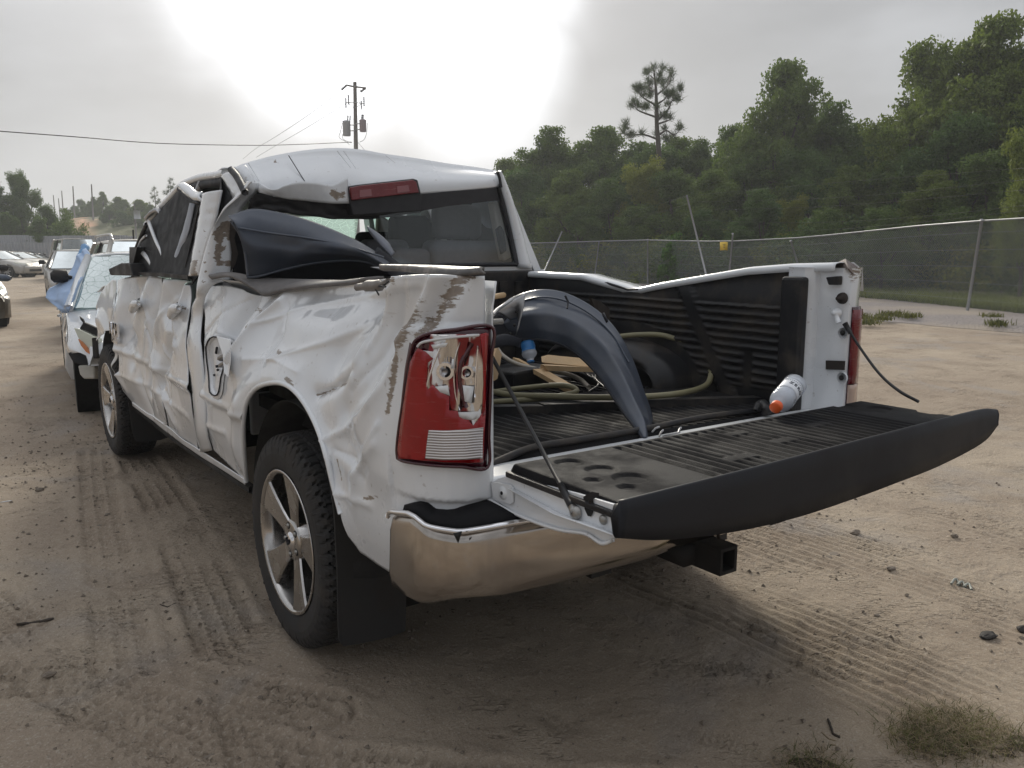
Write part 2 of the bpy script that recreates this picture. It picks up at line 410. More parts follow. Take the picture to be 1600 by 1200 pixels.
def _clear():
    m = M_('clear_ribbed_lens'); ln = m.n('ShaderNodeTexWave'); ln.bands_direction = 'Z'; ln.inputs['Scale'].default_value = 44; m.l(m.co, ln.inputs[0])
    m.base(m.mix(ln.outputs[1], (.33, .29, .28), (.80, .78, .78))); m.p(rough=.12, metal=.5, coat=.5); m.bump(ln.outputs[1], .5, .003); return m.m
M['clearlens'] = _clear()
M['glass'] = glass('rear_glass', (.86, .88, .90), dirt=.012)
M['sideglass'] = glass('side_glass', (.62, .66, .66), dirt=.05)
M['carglass'] = glass('car_glass', (.16, .19, .20), dirt=.2)
M['wscreen'] = glass('cracked_windscreen', (.58, .76, .68), amt=.30, crack=.95, csc=16)
M['wscreen_far'] = glass('crazed_car_windscreen', (.30, .42, .40), amt=.22, crack=.8, csc=9)
def _pet():
    m = M_('bottle_plastic'); m.b.inputs['Base Color'].default_value = (.80, .83, .88, 1)
    m.p(rough=.12, coat=.5); tr = m.n('ShaderNodeBsdfTransparent'); tr.inputs[0].default_value = (.82, .86, .92, 1)
    mx = m.n('ShaderNodeMixShader'); mx.inputs[0].default_value = .45; m.l(tr.outputs[0], mx.inputs[1]); m.l(m.b.outputs[0], mx.inputs[2]); m.l(mx.outputs[0], m.out.inputs[0]); return m.m
M['pet'] = _pet()
M['bluelabel'] = simple('blue_label', (.02, .16, .42), .35, var=.3, sc=25)
M['galv'] = simple('galvanised_pipe', (.34, .345, .35), .45, metal=.55, var=.2, sc=14)
M['galvwire'] = simple('galvanised_wire', (.24, .25, .255), .5, metal=.5, var=.2)
M['sheet'] = simple('grey_sheet_metal', (.40, .41, .43), .6, metal=.15, var=.12, sc=1.2, dust=.25, dustc=(.30, .27, .23), dsc=1.5)
M['sheet2'] = simple('far_grey_sheet_metal', (.33, .345, .37), .6, metal=.15, var=.12, sc=1.0)
M['polewood'] = simple('pole_wood', (.23, .21, .20), .85, var=.25, sc=6)
M['greytank'] = simple('transformer_paint', (.36, .37, .39), .5, var=.1)
M['redtank'] = simple('rusty_transformer_paint', (.33, .27, .29), .6, var=.2)
M['ceramic'] = simple('insulator_ceramic', (.22, .22, .24), .3, var=.1)
M['yellow'] = simple('yellow_sign', (.75, .50, .04), .5, var=.1)
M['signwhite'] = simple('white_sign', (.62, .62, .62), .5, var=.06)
M['signred'] = simple('red_sign', (.45, .02, .03), .5, var=.1)
M['silver'] = simple('silver_car_paint', (.44, .43, .41), .32, metal=.35, var=.12, sc=3, coat=.5, dust=.3, dustc=(.34, .29, .23), dsc=2)
M['silver2'] = simple('pale_car_paint', (.50, .48, .44), .35, metal=.3, var=.1, sc=3, coat=.5, dust=.3, dsc=2)
M['champ'] = simple('dark_gold_car_paint', (.13, .11, .08), .3, metal=.3, var=.2, sc=3, coat=.5, dust=.35, dsc=2)
M['blackcar'] = simple('black_car_paint', (.015, .015, .018), .3, coat=.5, dust=.3)
M['whitecar'] = paint_white('white_sedan_paint', (.70, .72, .74), False)
M['lampglass'] = simple('headlamp_lens', (.62, .63, .52), .12, metal=.3, var=.15, coat=.6)
M['amber'] = simple('amber_lens', (.62, .20, .05), .25, coat=.5)
M['lighttex'] = simple('silver_wheel', (.38, .37, .36), .35, metal=.7, var=.2)
M['tarp'] = simple('blue_cloth', (.34, .46, .66), .85, var=.14, sc=7, bump=.35, bsc=26, dust=.25, dustc=(.5, .52, .56))
M['stone'] = simple('pebble', (.20, .165, .13), .9, var=.5, sc=30, bump=.4, bsc=80)
M['clod'] = simple('dark_clod', (.045, .04, .036), .9, var=.5, sc=20, bump=.5, bsc=60)
M['stick'] = simple('stick_bark', (.06, .048, .038), .9, var=.4, sc=40)
def _leaf(name, c, tr=.35):
    m = M_(name); t = m.t; oi = m.n('ShaderNodeObjectInfo')
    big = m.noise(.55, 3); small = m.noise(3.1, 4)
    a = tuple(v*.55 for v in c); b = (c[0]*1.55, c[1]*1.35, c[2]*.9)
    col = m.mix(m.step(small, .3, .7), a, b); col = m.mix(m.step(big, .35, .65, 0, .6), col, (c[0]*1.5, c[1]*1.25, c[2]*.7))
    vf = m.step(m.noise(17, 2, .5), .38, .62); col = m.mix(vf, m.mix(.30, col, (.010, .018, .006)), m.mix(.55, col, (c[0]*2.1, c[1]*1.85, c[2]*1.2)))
    col = m.mix(m.math('MULTIPLY', oi.outputs['Random'], .45), col, (c[0]*.6, c[1]*.85, c[2]*.95))
    m.base(col); m.p(rough=.6, spec=.25)
    tl = m.n('ShaderNodeBsdfTranslucent'); m.l(col, tl.inputs[0])
    mx = m.n('ShaderNodeMixShader'); mx.inputs[0].default_value = tr; m.l(m.b.outputs[0], mx.inputs[1]); m.l(tl.outputs[0], mx.inputs[2]); m.l(mx.outputs[0], m.out.inputs[0]); return m.m
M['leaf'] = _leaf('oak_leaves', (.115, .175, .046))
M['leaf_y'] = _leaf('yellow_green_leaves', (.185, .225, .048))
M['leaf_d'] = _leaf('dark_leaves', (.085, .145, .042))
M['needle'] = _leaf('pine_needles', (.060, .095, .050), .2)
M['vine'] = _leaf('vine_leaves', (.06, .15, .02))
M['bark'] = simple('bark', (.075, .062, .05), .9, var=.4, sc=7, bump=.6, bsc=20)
M['grassb'] = _leaf('grass_blades', (.16, .19, .055), .3)
M['weed'] = _leaf('weed_blades', (.085, .100, .035), .3)
M['drystem'] = simple('dry_straw', (.26, .20, .12), .8, var=.4, sc=20)
M['rootsoil'] = simple('root_soil', (.045, .032, .022), .95, var=.5, sc=25, bump=.8, bsc=60)
# ------------------------------------------------------------------ ground: one sheet to the horizon, dense round the truck
def axis(a, b, step, far, g=1.09):
    mid = list(np.arange(a, b, step)); lo = []; hi = []; s = step; v = a
    while v > -far: s *= g; v -= s; lo.append(v)
    s = step; v = mid[-1]
    while v < far: s *= g; v += s; hi.append(v)
    return np.array(lo[::-1]+mid+hi)
def tread(P, path, width, depth, seed, ribs=5, pitch=.036):
    d, par = pdist(P, path)
    # signed side
    poly = np.array(path); sgn = np.zeros(len(P)); best = np.full(len(P), 1e9)
    for a, b in zip(poly[:-1], poly[1:]):
        ab = b-a; t = np.clip(((P-a)@ab)/(ab@ab), 0, 1); dd = np.linalg.norm(P-(a+t[:, None]*ab), axis=1)
        s = np.sign(ab[0]*(P[:, 1]-a[1])-ab[1]*(P[:, 0]-a[0])); m = dd < best; best[m] = dd[m]; sgn[m] = s[m]
    u = d*sgn/width*ribs+ribs/2
    ins = smooth(width/2-d, -.012, .012)
    col = np.floor(u); fu = u-col; fv = (par/pitch+col*.37+.12*np.sin(fu*6)) % 1.0
    blk = smooth(fu, .04, .22)*smooth(1-fu, .04, .22)*smooth(fv, .10, .34)*smooth(1-fv, .10, .34)
    fade = smooth(fbm(P[:, 0]*2.1, P[:, 1]*2.1, seed, 3), -.55, .15)
    berm = np.exp(-((d-width/2-.02)/.025)**2)*.35
    return depth*fade*(-ins*(.15+blk*.85)+berm)
def ground_h(x, y):
    P = np.stack([x, y], 1); r = np.hypot(x, y-1); near = 1-smooth(r, 7, 16)
    h = .030*fbm(x*.45, y*.45, 3, 3)*near+.010*fbm(x*2.3, y*2.3, 5, 3)*near
    h = h+.0060*fbm(x*11, y*11, 8, 4)*near-.006*near*smooth(fbm(x*4+y, y*4-x, 18, 3), .1, .35)*np.abs(vn(x*26+y*9, y*16-x*5, 19))*2
    h = h+tread(P, [(-.84, 3.4), (-.93, 2.2), (-1.07, .86), (-1.20, -.2), (-1.32, -1.0), (-1.42, -2.2)], .27, .026, 11, 4, .052)
    h = h+tread(P, [(-1.05, 3.9), (-1.28, 2.2), (-1.42, 1.0), (-1.55, 0), (-1.70, -1.0)], .22, .017, 29, 3, .06)
    h = h+tread(P, [(-2.6, 3.2), (-2.0, 1.4), (-1.72, .2), (-1.25, -.75), (-.6, -1.35), (.1, -1.9)], .28, .019, 47, 5, .05)
    h = h+tread(P, [(-3.2, .2), (-2.2, .45), (-1.5, .15), (-1.05, -.5)], .24, .020, 61, 4, .05)
    h = h+tread(P, [(-3.2, 1.2), (-2.3, .9), (-1.7, -.1), (-1.5, -1.0)], .24, .018, 71, 4, .055)
    # long straight ribs to the right, along the truck
    w1 = smooth(x, .30, .55)*(1-smooth(x, 1.75, 2.1))*(1-smooth(y, 1.4, 3.0))
    xx = x+.045*np.sin(y*.9+.4)+.02*fbm(x*1.2, y*1.2, 90, 2)
    fade = smooth(fbm(x*1.3, y*.8, 91, 3), -.45, .05)
    rb = np.sin(xx*2*math.pi/.058); h = h+.0085*w1*fade*np.sign(rb)*np.abs(rb)**.7
    w2 = smooth(x, 2.2, 2.5)*(1-smooth(x, 3.1, 3.5))*(1-smooth(y, 2, 4)); rb2 = np.sin((x+.06*y)*2*math.pi/.07)
    h = h+.004*w2*smooth(fbm(x*1.1, y*.7, 95, 3), -.2, .25)*rb2
    # scuffed heaps under the tail
    h = h+.020*np.exp(-(((x-.55)/.35)**2+((y+.85)/.28)**2))*(.6+fbm(x*7, y*7, 33, 3))
    # footprints
    for (fx, fy, an) in ((-.1, -1.35, .5), (.25, -1.05, .9), (-.45, -1.0, .3), (-1.9, .9, .2), (-2.3, .35, .5)):
        ca, sa = math.cos(an), math.sin(an); a = (x-fx)*ca+(y-fy)*sa; b = -(x-fx)*sa+(y-fy)*ca
        m = np.exp(-((a/.045)**4+(b/.135)**4)); h = h-.008*m*(.6+.4*np.sign(np.sin(b*2*math.pi/.022)))
    return h
gx = axis(-2.9, 2.6, .0118, 900); gy = axis(-2.2, 3.4, .0118, 900)
GX, GY = np.meshgrid(gx, gy, indexing='ij'); hx = GX.ravel(); hy = GY.ravel()
hz = np.where(np.hypot(hx, hy-1) < 17, 1, 0).astype(float)
sel = hz > 0; hh = np.zeros(len(hx)); hh[sel] = ground_h(hx[sel], hy[sel])
# the wheels stand at z = 0: flatten a little under them
for wx_, wy_ in ((-.86, 0), (.86, 0), (-.86, 3.57), (.86, 3.57)):
    k = np.exp(-(((hx-wx_)/.22)**2+((hy-wy_)/.20)**2)**2); hh = hh*(1-k)+(-.004)*k
def sand_mat():
    m = M_('sandy_dirt'); c = m.co
    big = m.noise(.35, 6, .62); mid = m.noise(1.7, 6, .65); fine = m.noise(38, 5, .7); vfine = m.noise(170, 3, .6)
    col = m.mix(m.step(big, .36, .66), (.325, .258, .198), (.465, .388, .300))
    col = m.mix(m.step(mid, .46, .74, 0, .75), col, (.245, .190, .143))
    col = m.mix(m.step(m.noise(.8, 5, .6, dist=1.0), .54, .70, 0, .6), col, (.315, .295, .28))
    col = m.mix(m.math('MULTIPLY', m.step(fine, .3, .75), .38), col, (.42, .355, .285))
    col = m.mix(m.math('MULTIPLY', m.step(vfine, .35, .65, 1, 0), .26), col, (.15, .115, .085)); col = m.mix(m.math('MULTIPLY', m.step(m.noise(95, 2, .5), .58, .66), .5), col, (.50, .44, .37))
    sp = m.step(m.voro(75, 'F1'), .10, .17, 1, 0); gate = m.step(m.noise(5, 5, .7), .50, .62)
    col = m.mix(m.math('MULTIPLY', m.math('MULTIPLY', sp, gate), .75), col, (.07, .052, .042))
    sp2 = m.step(m.voro(23, 'F1'), .06, .12, 1, 0); col = m.mix(m.math('MULTIPLY', m.math('MULTIPLY', sp2, m.step(m.noise(2, 4), .52, .64)), .7), col, (.10, .08, .065))
    m.base(col); m.p(rough=.95, spec=.15)
    m.bump(m.noise(24, 7, .72), 1.0, .018); m.bump(m.noise(130, 4, .7), .7, .006); m.bump(m.noise(5, 5, .7, stretch=(1, .35, 1)), .30, .03)
    mp_ = m.n('ShaderNodeMapping'); mp_.inputs['Rotation'].default_value = (0, 0, .55); m.l(m.co, mp_.inputs[0])
    dash = m.step(m.noise(46, 2, .45, vec=mp_.outputs[0], stretch=(.42, 1.25, 1)), .50, .60, 1, 0); gt = m.step(m.noise(2.1, 5, .65), .53, .60); m.bump(m.math('MULTIPLY', m.math('SUBTRACT', dash, 1.0), gt), .9, .014)
    dash2 = m.step(m.noise(30, 3, .6), .40, .50, 0, 1); gt2 = m.step(m.noise(1.3, 5, .65, stretch=(1, 1.5, 1)), .52, .60); m.bump(m.math('MULTIPLY', dash2, gt2), .5, .012)
    return m.m
M['sand'] = sand_mat()
mk('ground', np.stack([hx, hy, hh], 1), gridf(len(gx), len(gy)), M['sand'], base=False, kind='structure')

# ------------------------------------------------------------------ fence line geometry (right): pixel column -> distance
FD = [(700, 47), (828, 40), (935, 36), (1012, 33.2), (1143, 29), (1250, 26.2), (1520, 19.5), (1620, 17.6), (1800, 14.8), (2100, 11.5)]
def fd(px): return float(np.interp(px, [a for a, b in FD], [b for a, b in FD]))
RAIL = [(700, 384), (828, 380), (935, 377), (1012, 375), (1095, 377), (1143, 377), (1243, 372), (1300, 367), (1435, 353), (1535, 345), (1620, 340), (1800, 322), (2100, 290)]
def raily(px): return float(np.interp(px, [a for a, b in RAIL], [b for a, b in RAIL]))
def railp(px): return bp(px, raily(px), d=fd(px))
def gravel_mat():
    m = M_('purple_grey_gravel'); v = m.voro(22, 'F1', out=1); v0 = m.voro(22, 'F1')
    col = m.mix(m.math('MULTIPLY', m.noise(14, 5, .7), 1.0), (.13, .115, .115), (.36, .32, .30)); col = m.mix(m.step(m.noise(.5, 5), .4, .7, 0, .6), col, (.36, .30, .23))
    m.base(col); m.p(rough=.95); m.bump(v0, .8, .04); return m.m
def verge_mat():
    m = M_('grassy_verge'); col = m.mix(m.noise(2.2, 6, .7), (.075, .095, .032), (.19, .19, .08)); col = m.mix(m.step(m.noise(.4, 4), .45, .65, 0, .6), col, (.20, .16, .11))
    m.base(col); m.p(rough=.95); m.bump(m.noise(20, 4), .6, .05); return m.m
M['gravel'] = gravel_mat(); M['verge'] = verge_mat()
pxs = np.linspace(640, 2300, 110)
near = []; far = []
for p in pxs:
    dn = fd(p)*.78 if p < 1250 else np.interp(p, [1250, 1350, 1480, 1600, 1900, 2300], [19.6, 17.4, 16.0, 14.8, 11.6, 8.0])
    q = at(p, dn+.25*float(vn(p*.021, .3, 5))); near.append(q); far.append(at(p, fd(p)+.3))
V = []; nr = 26
for a, b in zip(near, far):
    for j in range(nr):
        t = j/(nr-1); q = a*(1-t)+b*t; w = math.sin(math.pi*min(1, t*1.6)) if t < .3 else 1
        q = q.copy(); q[2] = .006+.10*smooth(t, .0, .35)*(1)+.03*float(vn(q[0]*2.3, q[1]*2.3, 9))*smooth(t, .02, .2); V.append(q)
mk('gravel_strip', V, gridf(len(pxs), nr), M['gravel'], base=False, kind='structure')
V = []; nr = 14
for p in pxs:
    for j in range(nr):
        t = j/(nr-1); q = at(p, fd(p)*(1-t*.0)+.1+t*t*60); q[2] = .105+.02*t+.10*float(vn(q[0], q[1], 4))*smooth(t, 0, .2)+.3*smooth(t, .1, .6); V.append(q)
mk('grassy_bank', V, gridf(len(pxs), nr), M['verge'], base=False, kind='structure')

# ------------------------------------------------------------------ hill far left
def hill_mat():
    m = M_('grassy_hill'); g = m.mix(m.noise(.22, 6, .7), (.055, .068, .028), (.16, .155, .075))
    col = m.mix(m.attr('clay'), g, m.mix(m.noise(.8, 5), (.52, .26, .14), (.62, .40, .26))); m.base(col); m.p(rough=.95); m.bump(m.noise(1.5, 5), .6, .4); return m.m
V = []; cl = []; hp = np.linspace(-900, 1000, 150); hd = np.r_[np.linspace(66, 120, 34), np.linspace(126, 420, 14)]
for p in hp:
    for d in hd:
        z = 4.9*smooth(d, 70, 112)*(1-.75*smooth(p, 330, 700))*(.85+.15*smooth(p, -100, 100))+3.5*smooth(d, 120, 260)*(1-smooth(p, 330, 700))+1.3*float(fbm(d*.05, p*.012, 6, 3))*smooth(d, 68, 85)
        q = at(p, d, z-.05); V.append(q)
        yy = 388+(1.5-z)*F_PX/d
        c = max(math.exp(-((p-133)/17)**2-((yy-352+(p-133)*-.35)/13)**2), math.exp(-((p-88)/9)**2-((yy-342)/5)**2), .45*math.exp(-((p-158)/9)**2-((yy-344)/3)**2))
        cl.append(min(1, max(0, (c-.35+.5*float(vn(p*.09, d*.4, 3)))*4)))
hill = mk('hill', V, gridf(len(hp), len(hd)), hill_mat(), base=False, kind='structure'); attr(hill, 'clay', cl)

# ------------------------------------------------------------------ trees
def leaves(C, n, spread, size, rng, droop=0.0, asp=1.6):
    """n leaf quads round every clump centre of C"""
    N = len(C)*n; ctr = np.repeat(C, n, 0)+np.clip(rng.normal(0, 1, (N, 3)), -1.7, 1.7)*spread*np.array([1, 1, .75])
    a = rng.normal(0, 1, (N, 3)); a[:, 2] -= droop; a /= np.linalg.norm(a, axis=1)[:, None]
    b = np.cross(a, rng.normal(0, 1, (N, 3))); b /= np.linalg.norm(b, axis=1)[:, None]
    s = size*rng.uniform(.6, 1.3, (N, 1)); a = a*s*asp*.5; b = b*s*.5
    V = np.stack([ctr-a, ctr-b*.9, ctr+a, ctr+b*.9], 1).reshape(-1, 3); F = np.arange(N*4).reshape(-1, 4)
    return V, F
def broadleaf(seed, H, R, crown0, mat, ncl=150, nl=75, size=.15, name='leafy_tree', bare=False):
    rng = np.random.default_rng(seed); r = root(name, (0, 0, 0))
    lobes = []; nlb = 13
    for i in range(nlb):
        an = rng.uniform(0, 6.28); h = crown0+(H-crown0)*(.18+.74*i/nlb); env = math.sin(math.pi*min(.97, (h-crown0)/(H-crown0)*.80+.18))
        rad = R*rng.uniform(.25, .80)*env; lobes.append((np.array([math.cos(an)*rad, math.sin(an)*rad, h]), R*rng.uniform(.22, .42)*(.55+.5*env)))
    lobes.append((np.array([rng.normal(0, .15)*R, rng.normal(0, .15)*R, H*.93]), R*.26))
    C = []
    for i in range(ncl):
        c, q = lobes[rng.integers(len(lobes))]; u = rng.normal(0, 1, 3); u /= np.linalg.norm(u)
        rr = q*rng.uniform(.55, 1.15); C.append(c+u*rr*np.array([1, 1, .85]))
    for i in range(34):                      # sprigs that break the outline
        c, q = lobes[rng.integers(len(lobes))]; u = rng.normal(0, 1, 3); u[2] = abs(u[2])*1.3; u /= np.linalg.norm(u); C.append(c+u*q*rng.uniform(1.2, 1.6))
    V, F = leaves(np.array(C), nl, R*.080, size, rng); mk('crown', V, F, mat, r, smooth_sh=False)
    b = MB(); b.tube([(0, 0, -.3), (rng.normal(0, .05), 0, H*.25), (rng.normal(0, .15), rng.normal(0, .15), H*.55), (0, 0, H*.88)], [H*.020, H*.016, H*.011, .01], 8)
    for c, q in lobes[::1]:
        z0 = max(H*.18, c[2]-R*.9); b.tube([(0, 0, z0), (c[0]*.5, c[1]*.5, (z0+c[2])*.5-.1), tuple(c), tuple(c+rng.normal(0, .2, 3)*q)], [H*.009, H*.007, H*.004, .006], 5)
    for c in C[::4]:
        l = min(lobes, key=lambda t: np.linalg.norm(t[0]-c))[0]; b.tube([tuple(l), tuple((l+c)/2+rng.normal(0, .05, 3)), tuple(c)], [H*.003, H*.002, .004], 3, cap=False)
    b.build('trunk', M['bark'], r); return r
def pine(seed, H, mat=None, name='pine_tree', bare=.45, tufts=34, spread=1.25, tuft=.42):
    rng = np.random.default_rng(seed); r = root(name, (0, 0, 0)); b = MB()
    b.tube([(0, 0, -.3), (.03, .02, H*.5), (rng.normal(0, .1), 0, H*.8), (0, 0, H)], [H*.016, H*.011, H*.006, .02], 8)
    T = []
    n = tufts
    for i in range(n):
        t = i/(n-1); z = H*(bare+(1-bare)*t*.98); an = i*2.4+rng.normal(0, .3); L = spread*(1-.78*t**1.3)*rng.uniform(.55, 1.1)
        e = np.array([math.cos(an)*L, math.sin(an)*L, z+L*.42]); s = np.array([0, 0, z]); m_ = (s+e)/2-np.array([0, 0, .10*L])
        b.tube([tuple(s), tuple(m_), tuple(e)], [.032, .02, .01], 4); T.append(e)
        if L > .6: T.append(m_*.4+e*.6+rng.normal(0, .16, 3)); T.append(e*.8+s*.2+rng.normal(0, .2, 3))
    T.append(np.array([0, 0, H+.05])); T = np.array(T)
    nn = 60; N = len(T)*nn; ctr = np.repeat(T, nn, 0)+rng.normal(0, .05, (N, 3)); u = rng.normal(0, 1, (N, 3)); u[:, 2] += .55; u /= np.linalg.norm(u, axis=1)[:, None]
    w = np.cross(u, rng.normal(0, 1, (N, 3))); w /= np.linalg.norm(w, axis=1)[:, None]; L = tuft*rng.uniform(.6, 1.1, (N, 1))
    V = np.stack([ctr-w*.012, ctr+w*.012, ctr+u*L], 1).reshape(-1, 3); mk('crown', V, np.arange(N*3).reshape(-1, 3), mat or M['needle'], r, smooth_sh=False)
    b.build('trunk', M['bark'], r); return r
def bush(seed, H, R, mat, name='shrub', ncl=70, nl=70, size=.11):
    rng = np.random.default_rng(seed); r = root(name, (0, 0, 0)); C = []
    for i in range(ncl):
        u = rng.normal(0, 1, 3); u /= np.linalg.norm(u); u[2] = abs(u[2]); C.append(np.array([u[0]*R, u[1]*R, u[2]*H*.92])*rng.uniform(.45, 1.02)+np.array([0, 0, .1]))
    V, F = leaves(np.array(C), nl, R*.14, size, rng); mk('foliage', V, F, mat, r, smooth_sh=False)
    b = MB()
    for c in C[::5]: b.tube([(c[0]*.12, c[1]*.12, -.1), tuple(c*np.array([.5, .5, .5])), tuple(c)], [.03, .018, .006], 4)
    b.build('stem', M['bark'], r); return r
def place(proto, first, px, d, h, h0, label, group=None, wide=1.0, cat='tree', z=0.0, rot=None, rng=random):
    o = proto if first else copy_tree(proto)
    p = at(px, d, z); s = h/h0; o.location = tuple(p); o.scale = (s*wide, s*wide, s); o.rotation_euler = (0, 0, rng.uniform(0, 6.28) if rot is None else rot)
    props(o, label, cat, group); return o
random.seed(7)
PT = {'a': (broadleaf(1, 10, 3.3, 2.0, M['leaf'], ncl=250, nl=105, size=.125), 10.6), 'b': (broadleaf(2, 10, 3.0, 1.2, M['leaf_d'], ncl=330, nl=105, size=.125), 10.6),
      'c': (broadleaf(3, 10, 3.6, 1.5, M['leaf_y'], ncl=300, nl=105, size=.125), 10.6), 'd': (broadleaf(4, 10, 3.1, 2.5, M['leaf'], ncl=240, nl=90, size=.13), 10.6),
      'e': (broadleaf(5, 10, 3.8, 1.0, M['leaf_d'], ncl=320, nl=110, size=.13), 10.6),
      's': (bush(6, 2.6, 1.7, M['leaf_y'], ncl=90, nl=130, size=.085), 2.6), 't': (bush(7, 2.8, 1.8, M['leaf_d'], ncl=90, nl=130, size=.085), 2.8)}
used = {}
ZN = [(-999, 780, 'behind the truck cab'), (780, 850, 'just right of the truck cab'), (850, 905, 'above the short leaning stake'), (905, 965, 'left of the lone pine'), (965, 1030, 'under the lone pine'), (1030, 1075, 'right of the lone pine'), (1075, 1120, 'above the tall leaning stake'),
      (1120, 1155, 'above the yellow fence sign'), (1155, 1205, 'left of the tall pointed tree'), (1205, 1250, 'beneath the tall pointed tree'), (1250, 1300, 'right of the tall pointed tree'), (1300, 1335, 'above the truck bed corner'), (1335, 1380, 'right of the truck bed corner'), (1380, 1425, 'left of the tallest trees'), (1425, 1485, 'below the tallest group'), (1485, 1535, 'behind the nearest fence post'), (1535, 1585, 'right of nearest fence post'), (1585, 1650, 'at the right edge'), (1650, 9999, 'beyond the right picture edge')]
HZ = [(-999, 125, 'in the sky gap'), (125, 145, 'at the nearest hill pole'), (145, 165, 'right of the nearest hill pole'), (165, 186, 'above the clay slope'), (186, 207, 'left of the low grey pole'), (207, 226, 'around the low grey pole'), (226, 250, 'right of the low grey pole'), (250, 275, 'by the two small pines'), (275, 9999, 'behind the truck cab')]
seen_lab = {}
def zlab(kind, px, d, noun, zones, rows, bound):
    tone = {'a': 'mid green', 'b': 'dark green', 'c': 'yellow-green', 'd': 'thin mid green', 'e': 'broad dark green', 's': 'yellow-green', 't': 'dark green'}[kind]
    z = next(n for a, b, n in zones if a <= px < b); row = rows[0] if d < bound[0] else rows[1] if d < bound[1] else rows[2]
    l = '%s %s in the %s, %s' % (tone, noun, row, z); l = l.replace('broad dark green', 'broad dark').replace('thin mid green', 'thin green'); k = seen_lab.get(l, 0); seen_lab[l] = k+1
    return l if k == 0 or not 0 < px < 1600 or 'behind the truck' in l else ('smaller ' if k == 1 else 'smallest ')+l
def T(kind, px, topy, d, label, group=None, wide=1.0, z=0.0, cat='tree', rot=None):
    pr, h0 = PT[kind]; h = (388-topy)/F_PX*d+1.5-z
    o = place(pr, kind not in used, px, d, h, h0, label, group, wide, cat, z, rot); used[kind] = 1; return o
WOOD = 'leafy tree in the dense wood behind the chain link fence'
# named silhouettes, from the truck's cab to the right edge
T('d', 790, 243, 50, 'thin leafy tree just right of the truck cab, lowest in the wood line', wide=.8)
T('b', 858, 196, 46, 'dark round tree rising first right of the truck cab', wide=.9)
T('a', 940, 196, 45, 'broad leafy tree left of the lone tall pine', wide=1.0)
T('c', 1005, 250, 38, 'yellow-green tree standing below the lone tall pine', wide=.8)
T('b', 1085, 212, 42, 'dark tree close to the right of the lone tall pine', wide=.75)
T('d', 1135, 190, 40, 'mid green tree in the gap between the pine and the tall pointed tree', wide=.7)
T('a', 1215, 96, 37, 'tall pointed tree in the middle of the wood', wide=.80, rot=.4)
T('b', 1290, 158, 38, 'dark tree on the right shoulder of the tall pointed tree', wide=.9)
T('e', 1350, 215, 36, 'low dark tree in the dip left of the tallest trees', wide=.6)
T('d', 1425, 65, 33, 'tall open tree at the left of the tallest group', wide=.78, rot=1.1)
T('a', 1530, 28, 31, 'tallest tree in the wood near the right picture edge', wide=.85, rot=2.0)
T('b', 1610, 45, 30, 'dark tall tree cut by the right picture edge', wide=.85)
T('e', 1480, 175, 29, 'dark tree standing in front of the tallest group', wide=.9)
T('c', 1600, 190, 22.5, 'yellow-green leafy tree nearest the fence at the right edge', wide=.62, rot=.7)
T('c', 1235, 305, 33, 'yellow-green tree low behind the fence under the tall pointed tree', wide=.8)
for i, (k, px, ty, d) in enumerate([('e', 820, 262, 44), ('a', 890, 262, 40), ('b', 955, 275, 38), ('e', 1050, 262, 37), ('a', 1110, 262, 35), ('b', 1170, 232, 36), ('e', 1255, 228, 35), ('a', 1320, 255, 33), ('b', 1395, 232, 31),
        ('a', 1450, 262, 28), ('e', 1540, 232, 27), ('b', 1630, 240, 26), ('e', 1700, 90, 27), ('a', 1780, 60, 26), ('b', 1860, 100, 24), ('e', 1960, 60, 23),
        ('e', 745, 272, 60), ('a', 700, 285, 62), ('e', 655, 292, 66), ('e', 915, 222, 46), ('b', 985, 218, 46), ('e', 1015, 224, 42), ('a', 1055, 212, 45), ('e', 1160, 205, 42), ('e', 1240, 190, 41), ('a', 1340, 205, 39), ('e', 1400, 190, 36), ('e', 1490, 150, 35), ('e', 1580, 130, 34), ('e', 835, 235, 50), ('e', 790, 262, 56), ('b', 1190, 290, 31), ('e', 1290, 320, 29), ('b', 985, 318, 36), ('b', 905, 318, 38), ('b', 1095, 322, 33), ('e', 1380, 318, 27)]):
    T(k, px, ty, d, zlab(k, px, d-(1600-px)*.018, 'tree', ZN, ('front of the wood', 'middle of the wood', 'back of the wood'), (26.5, 30.5)), 'trees in the wood behind the fence', wide=1.05)
BU = 'green shrub in the undergrowth at the foot of the wood'
for i, (k, px, ty, d) in enumerate([('t', 845, 352, 42), ('s', 880, 360, 40), ('t', 915, 350, 39), ('s', 960, 356, 37), ('t', 1000, 352, 36), ('s', 1040, 362, 34), ('t', 1080, 350, 33), ('s', 1125, 360, 32), ('t', 1160, 346, 31), ('t', 1205, 352, 30),
        ('s', 1245, 358, 29), ('t', 1275, 345, 28), ('s', 1310, 372, 26), ('t', 1345, 340, 26), ('s', 1375, 385, 24.5), ('t', 1400, 348, 25), ('s', 1440, 372, 23.5), ('t', 1470, 352, 23), ('t', 1520, 345, 22.5), ('s', 1555, 350, 21.5), ('t', 1600, 348, 21), ('t', 1660, 345, 19), ('s', 1740, 350, 17), ('t', 1830, 340, 15.5)]):
    T(k, px, ty, d+(5.0 if px > 1300 else 1.2), zlab(k, px, d, 'shrub', ZN, ('undergrowth',)*3, (1, 2)), 'shrubs under the wood', wide=1.25, cat='shrub')
vb = bush(17, 2.2, .6, M['vine'], 'climbing_vine', ncl=46, nl=60, size=.09); place(vb, True, 1053, 32.2, 2.5, 2.2, 'bright green vine climbing behind the fence by the tall leaning stake', wide=.8, cat='vine')
p1 = root('pine_tree', tuple(at(1029, 38)), 'lone tall pine with bare trunk and open tufted crown rising above the wood', 'tree')
